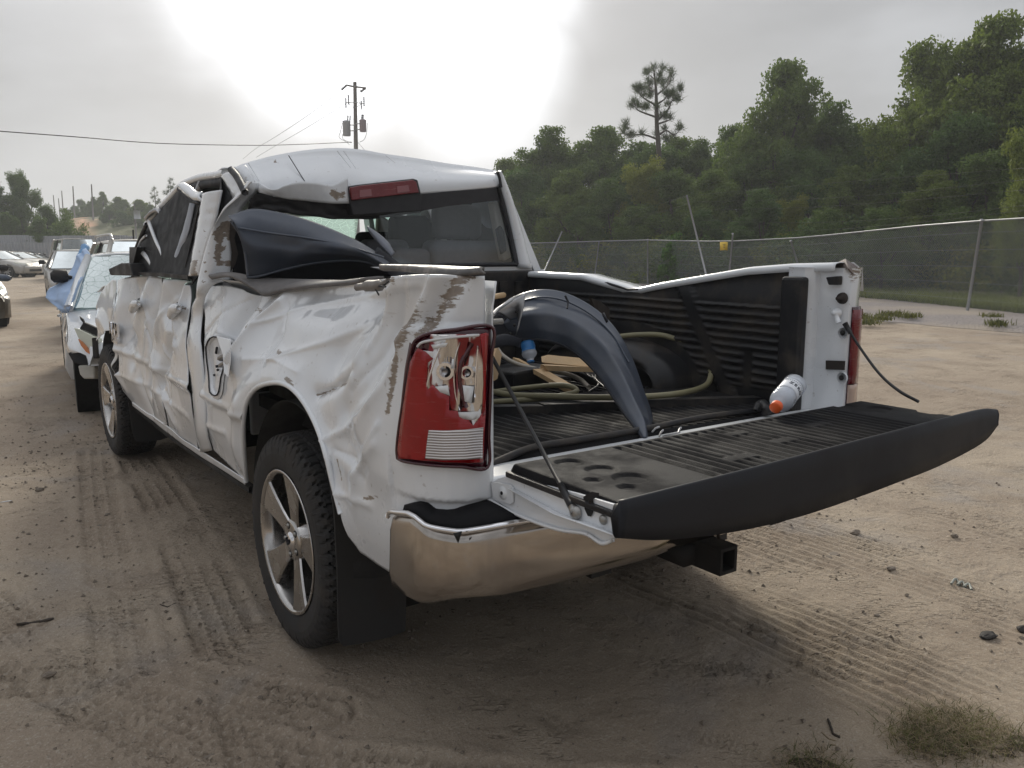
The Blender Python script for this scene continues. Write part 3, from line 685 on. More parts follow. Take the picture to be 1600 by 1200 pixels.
def PZ(x, y, dd=0.0): return bp(960+x/5.286, 80+y/5.286, d=38+dd)
b = MB(); tk_ = [at(1033, 38)-np.array([0, 0, .3]), PZ(385, 1500), PZ(370, 900), PZ(350, 600), PZ(345, 350), PZ(335, 230), PZ(325, 165)]; b.tube(spline(tk_, 30), list(np.linspace(.17, .02, 30)), 8)
BR = [([(340, 240), (290, 195)], [(275, 165), (262, 180)]), ([(330, 200), (326, 150)], [(326, 140)]), ([(352, 240), (378, 200), (400, 150)], [(375, 195), (400, 140), (362, 245)]), ([(352, 360), (440, 280), (465, 190)], [(465, 165), (470, 205), (455, 255), (400, 250), (405, 285)]),
      ([(340, 445), (240, 385), (190, 325)], [(175, 300), (205, 295), (195, 330), (225, 315), (240, 365)]), ([(340, 330), (300, 320), (285, 265)], [(280, 250), (305, 265), (270, 310), (300, 345), (290, 375)]), ([(350, 440), (410, 400), (440, 365)], [(425, 345), (440, 375), (480, 340), (490, 365), (465, 355)]),
      ([(360, 570), (440, 490), (475, 410), (530, 370)], [(540, 320), (545, 300), (520, 395), (440, 440), (520, 400)]), ([(345, 545), (200, 490), (165, 440)], [(165, 415), (140, 450), (205, 455), (255, 465), (265, 460)]), ([(365, 600), (440, 575), (470, 560)], [(465, 550), (415, 520), (425, 545), (365, 540), (350, 460)]),
      ([(360, 730), (250, 690), (150, 690), (75, 680)], [(95, 600), (90, 640), (145, 690), (225, 680), (125, 700), (70, 665)]), ([(370, 690), (430, 655), (490, 690), (530, 660)], [(535, 640), (545, 625), (415, 640), (345, 680), (480, 705), (435, 735), (410, 720)])]
rng = np.random.default_rng(3); TF = []
for br, tf in BR:
    dd = rng.normal(0, .9); P = [PZ(x, y, dd*k/(len(br)-1)) for k, (x, y) in enumerate(br)]; b.tube(spline(P, 10), list(np.linspace(.05, .016, 10)), 5)
    for x, y in tf: q = PZ(x, y, dd+rng.normal(0, .25)); TF.append(q); n_ = min(P[1:], key=lambda t: np.linalg.norm(t-q)); b.tube([n_, (n_+q)/2-np.array([0, 0, .02]), q], .012, 4)
TF = np.array(TF); nn = 120; N = len(TF)*nn; ctr = np.repeat(TF, nn, 0)+rng.normal(0, .075, (N, 3)); u = rng.normal(0, 1, (N, 3)); u[:, 2] += .8; u /= np.linalg.norm(u, axis=1)[:, None]; w = np.cross(u, rng.normal(0, 1, (N, 3))); w /= np.linalg.norm(w, axis=1)[:, None]
V = np.stack([ctr-w*.010, ctr+w*.010, ctr+u*.34*rng.uniform(.6, 1.1, (N, 1))], 1).reshape(-1, 3); mk('crown', V, np.arange(N*3).reshape(-1, 3), M['needle'], p1, smooth_sh=False); b.build('trunk', M['bark'], p1)
# left, beyond the sheet metal fence
for k, px, ty, d, l, w in [('e', 42, 266, 66, 'tallest dark tree left of the hill, behind the metal fence', .62), ('b', 2, 282, 64, 'dark tree at the left picture edge behind the metal fence', .75),
        ('e', 78, 318, 63, 'dark tree on the right flank of the tallest left tree', .7), ('b', -60, 270, 62, 'dark tree just outside the left edge beyond the metal fence', .8)]:
    T(k, px, ty, d, l, wide=w, z=-.2)
T('t', 110, 331, 60, 'small dark bush tree in front of the orange clay bank', wide=.55, cat='tree')
T('b', 18, 330, 60, 'low dark tree under the left edge trees', wide=.9); T('e', 62, 338, 59, 'low dark tree left of the small bush tree', wide=.8)
HT = 'tree of the wood along the top of the far hill'
for k, px, ty, d, z, w in [('b', 152, 308, 120, 4.5, .55), ('e', 133, 312, 140, 5, .6), ('a', 166, 300, 118, 4.3, .5), ('e', 182, 318, 116, 4, .7), ('a', 200, 312, 110, 3.8, .6), ('b', 214, 322, 108, 3.6, .7), ('e', 228, 316, 106, 3.4, .6), ('b', 175, 322, 104, 3.4, .8), ('e', 195, 330, 100, 3, .9), ('b', 218, 332, 98, 2.7, .9), ('a', 240, 320, 100, 3, .7), ('e', 258, 325, 102, 3, .8), ('b', 285, 322, 104, 3, .8), ('a', 235, 340, 95, 2.5, .9), ('e', 140, 322, 125, 4.6, 1.2), ('b', 160, 330, 120, 4.4, 1.3), ('e', 180, 338, 112, 3.8, 1.3), ('b', 205, 345, 102, 3, 1.3), ('e', 245, 335, 98, 2.8, 1.3), ('a', 265, 318, 108, 3.2, 1.0), ('e', 150, 318, 122, 4.5, .9), ('a', 190, 308, 112, 3.8, .8), ('a', 222, 312, 105, 3.2, .9), ('e', 120, 322, 150, 5.5, .9), ('b', 105, 326, 150, 5.5, .9), ('e', 320, 322, 100, 2.5, 1), ('b', 360, 320, 100, 2.5, 1), ('a', 400, 318, 98, 2, 1)]:
    T(k, px, ty, d, zlab(k, px, d, 'tree', HZ, ('near hill wood', 'middle hill wood', 'hilltop wood'), (103, 113)), 'trees on the far hill', wide=w*1.35, z=z)
for px, ty, l in ((247, 297, 'left one of two small pines above the hill trees beside the truck cab'), (273, 284, 'right one of two small pines above the hill trees beside the truck cab')):
    pp = pine(31+px, 8, bare=.3, tufts=22, spread=1.5, tuft=.55); s = ((388-ty)/F_PX*96+1.5-3)/8; pp.location = tuple(at(px, 96, 3)); pp.scale = (s, s, s); props(pp, l, 'tree')

# grass at the foot of the wood: uncountable
def blades(name, pts, hgt, mat, rng, n_per=1, w=.012, lean=.35, parent=None, **kw):
    P = np.repeat(np.array(pts), n_per, 0); N = len(P); P = P+np.c_[rng.normal(0, .04, (N, 2)), np.zeros(N)]
    an = rng.uniform(0, 6.28, N); d = np.c_[np.cos(an), np.sin(an), np.zeros(N)]; h = hgt*rng.uniform(.4, 1.15, N)[:, None]; ln = rng.normal(0, lean, (N, 2))*h
    mid = P+np.c_[ln*.35, h[:, 0]*.6]; tip = P+np.c_[ln, h[:, 0]*rng.uniform(.75, 1, N)]
    V = np.stack([P-d*w, P+d*w, mid+d*w*.7, mid-d*w*.7, tip], 1).reshape(-1, 3); b = np.arange(N)*5
    F = [(i, i+1, i+2, i+3) for i in b]+[(i+3, i+2, i+4) for i in b]
    return mk(name, V, F, mat, parent, smooth_sh=False, **kw)
rng = np.random.default_rng(5); pts = []
for i in range(15000):
    px = rng.uniform(1290, 2000) if i % 3 else rng.uniform(830, 1300); t = rng.random()**1.4; q = at(px, fd(px)+.15+t*5.5, .11)
    if vn(q[0]*.8, q[1]*.8, 40) > -.28: pts.append(q)
blades('verge_grass', pts, .22, M['grassb'], rng, n_per=2, w=.014, kind='stuff', base=False)
pts = []
for c_ in [(1362, 15.9), (1385, 16.8), (1352, 17.2), (1430, 17.4), (1570, 15.6), (1400, 17.9), (1560, 17.2)]:
    for i in range(90): pts.append(at(c_[0]+rng.normal(0, 9), c_[1]+rng.normal(0, .18), .06))
blades('verge_weeds', pts, .14, M['weed'], rng, n_per=2, w=.01, kind='stuff', base=False)

# ------------------------------------------------------------------ chain link fence (right)
fn = root('chain_link_fence', tuple(at(1300, fd(1300))), 'long grey chain link fence with top rail in front of the wood', 'fence')
b = MB(); b.tube([railp(p) for p in np.linspace(700, 2100, 60)], .024, 8); b.build('top_rail', M['galv'], fn)
for (tx, ty, bx, by, r_) in [(828, 380, 834, 430, .028), (936, 378, 928, 440, .026), (1012, 375, 1012, 450, .03), (1145, 366, 1137, 455, .030), (1236, 377, 1262, 440, .032), (1534, 345, 1511, 488, .036), (1790, 322, 1745, 540, .036)]:
    d = fd(tx)-.06; t = bp(tx, ty, d=d); bo = bp(bx, by, d=d+(.0)); bo[2] = min(bo[2], .05)
    b = MB(); b.tube([bo-np.array([0, 0, .15]), bo, t], r_, 8); b.build('post', M['galv'], fn)
    b = MB(); b.lathe([(-.0, r_*1.25), (.03, r_*1.25), (.05, r_*.6)], 8, tuple(t), 'z'); b.build('post_cap', M['galv'], fn)
rng = np.random.default_rng(8)
kp = [railp(p) for p in np.linspace(700, 2050, 200)]; L = np.r_[0, np.cumsum([np.linalg.norm((kp[i+1]-kp[i])[:2]) for i in range(199)])]; kp = np.array(kp)
def fpt(l, h):
    x = np.interp(l, L, kp[:, 0]); y = np.interp(l, L, kp[:, 1]); z = np.interp(l, L, kp[:, 2]); zt = z-.02; zb = .07; sag = .05*math.sin(l*1.3)*h*(1-h)
    return (x+sag, y, zb+(zt-zb)*h)
V = []; F = []; st = .075; wr = .0034
for sgn in (1, -1):
    l = -2.0
    while l < L[-1]+2:
        pts = []
        for k in range(9):
            h = k/8; ll = l+sgn*h*2.0
            if 0 <= ll <= L[-1]: pts.append(fpt(ll, h))
        if len(pts) >= 2:
            P = np.array(pts); o = len(V)
            for p in P: V += [(p[0], p[1], p[2]+wr), (p[0]-wr, p[1]-wr, p[2]-wr), (p[0]+wr, p[1]+wr, p[2]-wr)]
            F += [tuple(o+i for i in f) for f in gridf(len(P), 3, wv=True)]
        l += st
mk('chain_link_mesh', V, F, M['galvwire'], fn, smooth_sh=False, kind='stuff')
for k in range(5):                                 # tension wires in the mesh
    h = .12+.19*k; b = MB(); b.tube([fpt(l, h) for l in np.linspace(0, L[-1], 60)], .0035, 4); b.build('line_wire', M['galvwire'], fn)
# leaning stakes and the loose wires they carry
st1 = MB(); a = bp(1073, 305, d=29.5); c = bp(1104, 432, d=28.6); st1.tube([c+(c-a)*.35, a], .034, 8); stk = st1.build('leaning_stake', M['galv'], None, label='tall grey steel stake leaning left above the fence rail', cat='stake')
st2 = MB(); a = bp(878, 362, d=36.5); c = bp(853, 418, d=35.5); st2.tube([c+(c-a)*.4, a], .032, 8); st2.build('leaning_stake', M['galv'], None, label='short grey steel stake leaning right, nearest the truck cab', cat='stake')
wf = root('wire_fence', tuple(at(1300, 31)), 'slack wire strands strung above the chain link fence before the wood', 'wire')
for (pl) in [[(1075, 306), (1300, 286), (1610, 262)], [(1077, 316), (1320, 308), (1610, 280)], [(1080, 329), (1300, 322), (1610, 296)], [(1084, 344), (1250, 348), (1420, 340), (1610, 320)], [(1090, 358), (1260, 360), (1430, 348), (1610, 328)],
             [(1075, 306), (950, 342), (878, 362), (820, 366)], [(1077, 318), (960, 352), (880, 370), (820, 372)], [(1080, 332), (970, 364), (830, 376)]]:
    sp = spline([bp(x, y, d=fd(x)+.4+(1.0 if x < 1300 else .6)) for x, y in pl], 24); b = MB(); b.tube(sp, .0028, 4); b.build('wire', M['cable'], wf)
ys = root('fence_sign', tuple(bp(1131, 386, d=28.7)), 'small yellow plate fixed to the fence post', 'sign')
b = MB(); ax = bp(1137, 385, d=28.75)-bp(1125, 385, d=28.75); c0 = bp(1125, 378.5, d=28.75); dn = bp(1125, 391.5, d=28.75)-c0
cv = [c0+ax*t+FW*(-.09*math.sin(math.pi*t)) for t in np.linspace(0, 1, 9)]; V = [tuple(p) for p in cv]+[tuple(p+dn) for p in cv]
mk('plate', V, [(i, i+1, i+10, i+9) for i in range(8)], M['yellow'], ys, sol=.01)
for k in range(3):
    q = c0+ax*.45+dn*(.3+.2*k)+FW*(-.10); b = MB(); b.box(tuple(q), (.10-.02*k, .004, .016), -YAW); b.build('print_line', M['blackink'], ys)

# ------------------------------------------------------------------ sheet metal fences (left)
def sheetfence(name, label, pts, ytop, mat, pan=2.4):
    A = at(*pts[0]); B = at(*pts[1]); Ln = np.linalg.norm(B-A); u = (B-A)/Ln; n = np.array([-u[1], u[0], 0]); r = root(name, tuple(A), label, 'fence')
    k = int(Ln/pan)+1
    for i in range(k):
        l0 = i*pan; l1 = min(Ln, l0+pan-.012); ls = np.arange(l0, l1+.001, .045); V = []
        for l in ls:
            q = A+u*l; dd = (q-CAM)@FW; zt = 1.5+(388-ytop)/F_PX*dd+.03*math.sin(i*2.1); w = .018*(1 if int(l/.09) % 2 else -1)
            V += [tuple(q+n*w+np.array([0, 0, -.1])), tuple(q+n*w+np.array([0, 0, zt]))]
        if len(ls) > 1: mk('panel', V, gridf(len(ls), 2), mat, r, smooth_sh=False, sol=.004)
    return r
sheetfence('sheet_metal_fence', 'near grey corrugated metal fence behind the wrecked cars at left', [(-700, 44), (104, 52)], 380, M['sheet'])
sheetfence('sheet_metal_fence', 'farther grey corrugated metal fence running behind the silver wagon', [(-500, 60), (216, 58)], 369, M['sheet2'])
b = MB(); q = at(70, 58.5); b.box((q[0], q[1], 1.65), (8.6, .5, .16), -YAW); b.box((q[0], q[1], .8), (8.4, .3, 1.6), -YAW); b.build('metal_shed', M['sheet2'], None, label='low grey metal shed roof between the two fences', cat='shed', smooth_sh=False)
sg = root('no_entry_sign', tuple(at(92, 51)), 'white and red sign fixed to the grey metal fence', 'sign')
def plane_sign(px0, py0, px1, py1, d, mat, parent, name, th=.03):
    a = bp(px0, py0, d=d); b_ = bp(px1, py0, d=d); c = bp(px1, py1, d=d); e = bp(px0, py1, d=d); MB().hexa([a, b_, c, e], [p-FW*th for p in (a, b_, c, e)]).build(name, mat, parent, smooth_sh=False)
plane_sign(84, 382.5, 97, 393, 50.6, M['signwhite'], sg, 'white_plate'); plane_sign(86.5, 388, 94.5, 389, 50.4, M['blackink'], sg, 'print_line'); plane_sign(88, 390, 93, 391, 50.4, M['blackink'], sg, 'print_line'); plane_sign(88.5, 384, 92.5, 386.4, 50.4, M['blackink'], sg, 'print_line')
b = MB(); c = bp(91.5, 399.5, d=50.5); pl = [c+RT*.30*math.cos(t)+UP*.30*math.sin(t) for t in np.linspace(.39, 2*math.pi+.39, 9)[:-1]]; b.prism(pl, -FW*.03); b.build('red_plate', M['signred'], sg, smooth_sh=False)
wpst = MB(); a = bp(208, 402, d=30); t = bp(208, 359, d=30); wpst.tube([(a[0], a[1], 0), tuple(t)], .03, 6); wpst.build('thin_post', M['dark'], None, label='thin dark post upright behind the silver wagon roof', cat='post')

# ------------------------------------------------------------------ utility pole with transformers
PD = 50.0
up = root('utility_pole', tuple(at(556, PD)), 'wooden utility pole with crossarm and two transformers behind the truck cab', 'utility pole')
foot = at(558, PD); topp = bp(554.5, 128.5, d=PD)
b = MB(); b.tube([foot-np.array([0, 0, .4]), topp], [.16, .11], 12); b.build('pole', M['polewood'], up)
def Q(x, y, dd=0.0): return bp(x, y, d=PD+dd)
b = MB(); b.tube([Q(541, 133, -.1), Q(554, 135.5, -.14), Q(572, 137.5, -.1)], .055, 6); b.build('crossarm', M['polewood'], up)
for pl, r_ in (([(541, 133.5), (533.5, 140.5)], .09), ([(571, 138), (563, 143.5)], .09)):
    P = resample([Q(*p) for p in pl], 9); b = MB(); b.tube(P, [r_*(1 if i % 2 else .55) for i in range(9)], 8); b.build('insulator', M['ceramic'], up)
for x, y0, y1 in ((540.3, 153, 168.5), (544.5, 148.5, 163), (564.3, 157, 170), (568.6, 151.5, 166)):
    P = resample([Q(x, y0, -.2), Q(x+.3, y1, -.2)], 11); b = MB(); b.tube(P, [.055*(1 if i % 2 else .6) for i in range(11)], 8); b.build('cutout', M['ceramic'], up)
b = MB(); b.tube([Q(541, 160.5, -.1), Q(554, 160.2, -.12), Q(569, 162, -.1)], .03, 5); b.build('bracket', M['galv'], up)
b = MB(); b.tube([Q(545, 162, -.1), Q(553, 169, -.1)], .02, 5); b.tube([Q(554, 169, -.1), Q(564, 163, -.1)], .02, 5); b.build('brace', M['galv'], up)
for (x0, x1, y0, y1, mt) in ((536, 548, 190, 212.5, 'greytank'), (562, 572.5, 188, 206, 'redtank')):
    cx = (x0+x1)/2; a = Q(cx, y0, -.15); e = Q(cx, y1, -.15); R_ = (x1-x0)/2*PD/F_PX
    b = MB(); b.lathe([(0, R_*.9), (.04, R_), (a[2]-e[2]-.08, R_), (a[2]-e[2]-.05, R_*1.05), (a[2]-e[2], R_*1.03), (a[2]-e[2]+.05, R_*.5)], 20, (e[0], e[1], e[2]), 'z'); tk = b.build('transformer', M[mt], up)
    for bx in ((cx+1, cx+4.5) if x0 < 550 else (565, 567)):
        P = resample([Q(bx, y0+1, -.15), Q(bx+.7, y0-9, -.15)], 7); b = MB(); b.tube(P, [.05*(1 if i % 2 else .65) for i in range(7)], 6); b.build('bushing', M['ceramic'], up)
    b = MB(); b.tube([Q(cx, y0+5, -.1), Q(555.5, y0+5.5, -.1)], .035, 5); b.tube([Q(cx, y0+14, -.1), Q(555.5, y0+14.5, -.1)], .035, 5); b.build('mount', M['galv'], up)
for pl in ([(535, 192), (532, 206), (530, 215), (540, 221), (546, 226)], [(535.5, 210), (536, 217), (545, 222), (550, 223)], [(574, 192), (573, 207), (569, 218), (562, 222)], [(540.3, 168), (541, 175), (543, 182)], [(544.5, 163), (548.5, 172), (547, 182)], [(565, 170), (565.4, 176), (566, 180)], [(533.5, 144), (538, 148), (545, 150)], [(562, 146), (560, 155), (562, 161)]):
    b = MB(); b.tube(spline([Q(*p, -.2) for p in pl], 12), .014, 4); b.build('jumper_wire', M['cable'], up)
def cable(name, pl, r_, label, mat=M['cable']):
    sp = spline([bp(x, y, d=d) for x, y, d in pl], 40); b = MB(); b.tube(sp, r_, 5); b.build(name, mat, None, label=label, cat='cable', smooth_sh=True)
cable('overhead_cable', [(549, 222, 49.8), (470, 225.5, 46), (390, 227, 43), (250, 224, 39), (120, 214, 35), (0, 205, 32), (-160, 192, 28)], .022, 'thick dark overhead cable from the pole to the left picture edge')
cable('power_line', [(533.5, 141, 50), (480, 181, 60), (430, 214, 72), (400, 232, 90), (380, 248, 110)], .018, 'upper thin power line running down left behind the truck', M['galvwire'])
cable('power_line', [(540, 162, 50), (480, 199, 60), (430, 228, 72), (400, 246, 90)], .016, 'lower thin power line running down left behind the truck', M['galvwire'])
cable('guy_wire', [(559, 222, 50), (570, 235, 49), (600, 270, 47)], .012, 'short guy wire running right from the pole behind the roof', M['galvwire'])
for px, ty, by, d, l in ((144, 288, 345, 105, 'nearest dark bare pole on the hill right of the gap'), (115, 291, 345, 118, 'dark bare pole standing between the tree group and the nearest hill pole'), (97.5, 298, 340, 135, 'slim dark pole above the small bush tree'), (84.5, 305, 338, 150, 'leftmost slim pole beside the dark trees'), (92.5, 310, 340, 150, 'shortest pale pole in the sky gap on the hill'), (211, 318, 372, 80, 'grey pole low in the hill trees above the silver wagon')):
    a = bp(px+1.6, by, d=d); t = bp(px-1.2, ty, d=d); b = MB(); b.tube([a-np.array([0, 0, 1.5]), t], [.12, .07], 8); o = b.build('bare_pole', M['polewood'], None, label=l, cat='pole')
a = bp(214, 334, d=79.5); b = MB(); b.lathe([(0, .3), (.8, .3)], 12, tuple(a-np.array([0, 0, .5])), 'z'); b.build('pole_transformer', M['greytank'], None, label='small grey transformer on the low pole in the hill trees', cat='transformer')
# ================================================================== THE WRECKED PICKUP
truck = root('pickup_truck', (0, 0, 0), 'wrecked white crew cab pickup with crushed roof and open tailgate', 'pickup truck')
# plan path of the left flank and rear corner; s runs backwards (s = -y on the straight flank)
PLN = np.array([(-.98, 5.0), (-.98, -.90), (-.977, -.96), (-.967, -1.01), (-.948, -1.053), (-.920, -1.087), (-.880, -1.110), (-.840, -1.119), (-.797, -1.123)])
_sl = np.r_[0, np.cumsum(np.linalg.norm(np.diff(PLN, axis=0), axis=1))]; PS = _sl-5.0; SEND = PS[-1]
def plan(s):
    s = np.asarray(s, float); x = np.interp(s, PS, PLN[:, 0]); y = np.interp(s, PS, PLN[:, 1]); e = .02
    dx = np.interp(s+e, PS, PLN[:, 0])-np.interp(s-e, PS, PLN[:, 0]); dy = np.interp(s+e, PS, PLN[:, 1])-np.interp(s-e, PS, PLN[:, 1])
    l = np.hypot(dx, dy)+1e-9; return x, y, -dy/l, dx/l          # inward normal (+x on the flank)
def hit0(px, py, d=0.0):
    v = FW+RT*(px-800)/F_PX+UP*(600-py)/F_PX; best = None
    xs, ys, nx, ny = plan(PS); X = PLN[:, 0]+nx*d; Y = PLN[:, 1]+ny*d
    for i in range(len(PS)-1):
        a = np.array([X[i], Y[i]]); e = np.array([X[i+1], Y[i+1]])-a
        A = np.array([[v[0], -e[0]], [v[1], -e[1]]]); 
        if abs(np.linalg.det(A)) < 1e-9: continue
        t, u = np.linalg.solve(A, a-CAM[:2])
        lo = -1e-6; hi = 1+1e-6 if i < len(PS)-2 else 3
        if t > 0 and lo <= u <= hi and (best is None or t < best[0]): best = (t, PS[i]+u*(PS[i+1]-PS[i]))
    if best is None: return None
    return best[1], CAM[2]+v[2]*best[0]
def DL(s, z):
    s = np.atleast_1d(np.asarray(s, float)); z = np.atleast_1d(np.asarray(z, float)); s, z = np.broadcast_arrays(s, z); P = np.stack([s.ravel(), z.ravel()], 1); S = P[:, 0]; Z = P[:, 1]
    d = .050*smooth(.72-Z, 0, .30)+.012*smooth(Z, 1.05, 1.30)-.010*np.exp(-((Z-.86)/.05)**2)*(S < .9)
    tail = smooth(S, .86, 1.05)
    top = np.interp(S, [-4, -3.2, -2.4, -1.7, -1.1, -.75, -.3, 0, .4, .7, .9, 1.1, 1.4], [.02, .05, .08, .07, .03, .10, .16, .17, .15, .09, .035, .01, 0])
    d = d+top*smooth(Z, .98, 1.42)**1.15
    # wheel-arch flares
    for yc, r in ((0.0, .56), (3.57, .53)):
        rr = np.hypot((S+yc), (Z-.46)); d = d-.030*np.exp(-((rr-r)/.06)**2)*(1-tail)*smooth(Z, .5, .7)
    d = d-.012*np.exp(-((Z-(.835+.0*S))/.018)**2)*(1-tail)*(S < .5)   # body line
    for poly, amp, w, k in DENT:
        q, _ = pdist(P, poly); d = d+amp*(np.exp(-(q/w)) if k else np.exp(-(q/w)**2))
    dam = smooth(Z, .58, .78)*(1-.96*tail*(Z < 1.3))*(1-smooth(S, .50, .72)*smooth(.98-Z, 0, .14))*(1-.5*smooth(Z, 1.38, 1.45))
    wx = S+.10*fbm(S*1.7, Z*1.7, 1, 2); wz = Z+.10*fbm(S*1.9, Z*1.9, 2, 2)
    a = np.interp(S, [-4, -3.1, -2.6, -1.2, -.9, -.3, .9], [.0, .35, .75, .80, .5, .5, .5])
    r1 = 1-np.abs(vn(wx*2.6+wz*.9, wz*2.2-wx*.4, 51))*4; r3 = 1-np.abs(vn(wx*10+wz*4, wz*8, 53))*4
    d = d+dam*a*(.056*tri(wx*2.5+.5*wz, wz*1.8, 51)*1.6+.008*np.maximum(0, tri(wx*5.1-wz*1.5, wz*3.6+wx, 52))*2.2)
    d = d+.014*tail*(Z < .832)                                         # step under the lamp
    return d.reshape(s.shape)
DENT = []
def szl(pl, dd=.04): return [hit0(px, py, dd) for px, py in pl]
_D = [([(684, 430), (668, 462), (650, 505), (640, 530)], -.040, .040, 1), ([(655, 432), (632, 480), (612, 520)], .035, .055, 0), ([(712, 432), (694, 470), (676, 506)], .022, .030, 0),
      ([(607, 436), (590, 480), (570, 524), (557, 580)], -.034, .050, 1), ([(575, 450), (545, 500), (520, 560)], .030, .070, 0), ([(557, 575), (545, 598), (507, 616)], .018, .022, 1),
      ([(640, 540), (620, 600), (585, 660)], -.020, .045, 1), ([(600, 560), (585, 610), (555, 640)], .022, .050, 0), ([(615, 690), (580, 735), (575, 770)], -.016, .030, 1), ([(560, 690), (590, 720)], .018, .045, 0),
      ([(408, 470), (396, 497), (390, 535), (386, 560)], -.050, .040, 1), ([(372, 470), (368, 520), (366, 560)], .050, .050, 0), ([(350, 480), (357, 520), (345, 545)], -.018, .035, 1),
      ([(430, 500), (490, 515), (540, 500)], -.022, .070, 0), ([(440, 470), (500, 470), (560, 462)], .018, .060, 0), ([(400, 560), (440, 560), (480, 580)], -.018, .040, 1),
      ([(276, 440), (268, 480), (280, 520), (262, 600)], .050, .060, 0), ([(290, 440), (284, 500), (290, 540)], -.030, .040, 1), ([(248, 440), (240, 500), (243, 560), (240, 610)], .045, .040, 1),
      ([(232, 440), (228, 470), (222, 505)], -.035, .07, 0), ([(215, 440), (205, 500), (215, 560)], .030, .10, 0), ([(250, 560), (270, 610), (282, 660)], -.024, .05, 1), ([(262, 440), (256, 520)], -.030, .05, 1),
      ([(195, 470), (190, 560)], -.020, .10, 0), ([(228, 590), (236, 640)], .02, .05, 1),
      # sharp folds and pressed body lines
      ([(507, 617), (530, 604), (549, 593), (557, 577)], .012, .012, 1), ([(560, 462), (600, 450), (640, 444)], -.010, .014, 1), ([(432, 560), (500, 535), (560, 500)], -.011, .014, 1), ([(396, 505), (440, 480), (500, 468), (560, 456)], -.012, .014, 1), ([(522, 690), (570, 660), (605, 625), (628, 560)], -.012, .014, 1),
      ([(600, 452), (588, 500), (574, 545)], -.012, .012, 1), ([(622, 440), (606, 500), (590, 560), (560, 610)], .010, .014, 1), ([(575, 740), (600, 700), (618, 660)], -.010, .010, 1), ([(545, 700), (575, 715), (590, 745)], .010, .012, 1), ([(345, 470), (352, 510), (372, 540)], -.014, .012, 1), ([(330, 520), (340, 500), (365, 470)], .010, .012, 1), ([(412, 470), (430, 520), (425, 560)], .009, .012, 1),
      ([(187, 580), (210, 590), (237, 602), (262, 615), (282, 628), (308, 650)], -.010, .012, 1), ([(322, 652), (345, 664), (368, 674)], -.010, .012, 1), ([(526, 755), (550, 766), (575, 776), (600, 786)], -.010, .010, 1), ([(233, 500), (243, 550), (249, 600), (250, 640)], .014, .012, 1), ([(262, 540), (274, 590), (286, 640)], -.012, .012, 1), ([(270, 465), (258, 500), (254, 530)], -.014, .012, 1),
      ([(225, 450), (236, 500), (232, 560)], -.012, .012, 1), ([(250, 560), (264, 600), (284, 625)], .010, .010, 1), ([(205, 445), (212, 500), (200, 560)], .007, .02, 1), ([(284, 450), (276, 490), (290, 530)], .012, .012, 1)]
DENT = [(szl(p), a, w, k) for p, a, w, k in _D]
def hit(px, py):
    d = .0
    for i in range(5):
        r = hit0(px, py, d)
        if r is None: return None
        d = .5*d+.5*float(DL(*r).ravel()[0]) if i else float(DL(*r).ravel()[0])
    return r
def pos(s, z, out=0.0):
    s = np.atleast_1d(np.asarray(s, float)); x, y, nx, ny = plan(s); d = DL(s, z)-out; return np.stack([x+nx*d, y+ny*d, np.asarray(z)+0*x], -1)
SCUF = [(szl(p), w) for p, w in [([(716, 436), (706, 455), (690, 485)], .028), ([(735, 432), (712, 436)], .012), ([(690, 485), (680, 505), (668, 530)], .020), ([(658, 462), (648, 500), (640, 535)], .040), ([(642, 520), (634, 570), (628, 640)], .019), ([(712, 445), (700, 470)], .035), ([(672, 500), (664, 530)], .022),
        ([(468, 588), (480, 602)], .014), ([(484, 615), (492, 640)], .020), ([(497, 650), (506, 690)], .012), ([(508, 700), (517, 735)], .010), ([(436, 548), (444, 552)], .010), ([(376, 482), (392, 488), (386, 505)], .014), ([(384, 510), (388, 528)], .016),
        ([(556, 578), (548, 594)], .010), ([(505, 616), (545, 600)], .007), ([(550, 715), (556, 745)], .008), ([(590, 776), (612, 771)], .009), ([(242, 560), (244, 600)], .014), ([(248, 620), (262, 658)], .007), ([(276, 476), (292, 482)], .010), ([(585, 440), (610, 438)], .014), ([(600, 448), (560, 455)], .007), ([(395, 595), (520, 770)], .0), ([(635, 545), (618, 547)], .008), ([(240, 655), (282, 672)], .004)] if w > 0]
def scuff_of(S, Z):
    P = np.stack([S, Z], 1); v = np.zeros(len(P))
    for poly, w in SCUF: v = np.maximum(v, np.exp(-(pdist(P, poly)[0]/w)**2))
    return v
def panel(name, rows, step=.013, mat=None, parent=truck, out=0.0, sol=.004, nv=None, **kw):
    R = []
    for row in rows: R.append([q[1:] if q[0] == 'sz' else hit(*q) for q in row])
    R = np.array(R, float)                                   # rows x pts x 2
    # refine along the row: common parameter
    seg = np.max(np.linalg.norm(np.diff(R, axis=1), axis=2), axis=0); t = [0]; 
    for i, l in enumerate(seg): t += list(i+np.arange(1, max(1, int(l/step))+1)/max(1, int(l/step)))
    t = np.array(t); ti = np.arange(R.shape[1]); C = np.stack([[np.interp(t, ti, R[r, :, k]) for k in (0, 1)] for r in range(len(R))])   # rows,2,n
    vv = []; vseg = np.max(np.linalg.norm(np.diff(C, axis=0), axis=1), axis=1); vv = [0]
    for i, l in enumerate(vseg): n = max(1, int(l/step)); vv += list(i+np.arange(1, n+1)/n)
    vi = np.arange(len(R)); S = np.stack([np.interp(vv, vi, C[:, 0, k]) for k in range(C.shape[2])]); Z = np.stack([np.interp(vv, vi, C[:, 1, k]) for k in range(C.shape[2])])
    P = pos(S.ravel(), Z.ravel(), out); o = mk(name, P, gridf(*S.shape), mat or MW, parent, sol=sol, **kw)
    attr(o, 'scuff', scuff_of(S.ravel(), Z.ravel())); return o
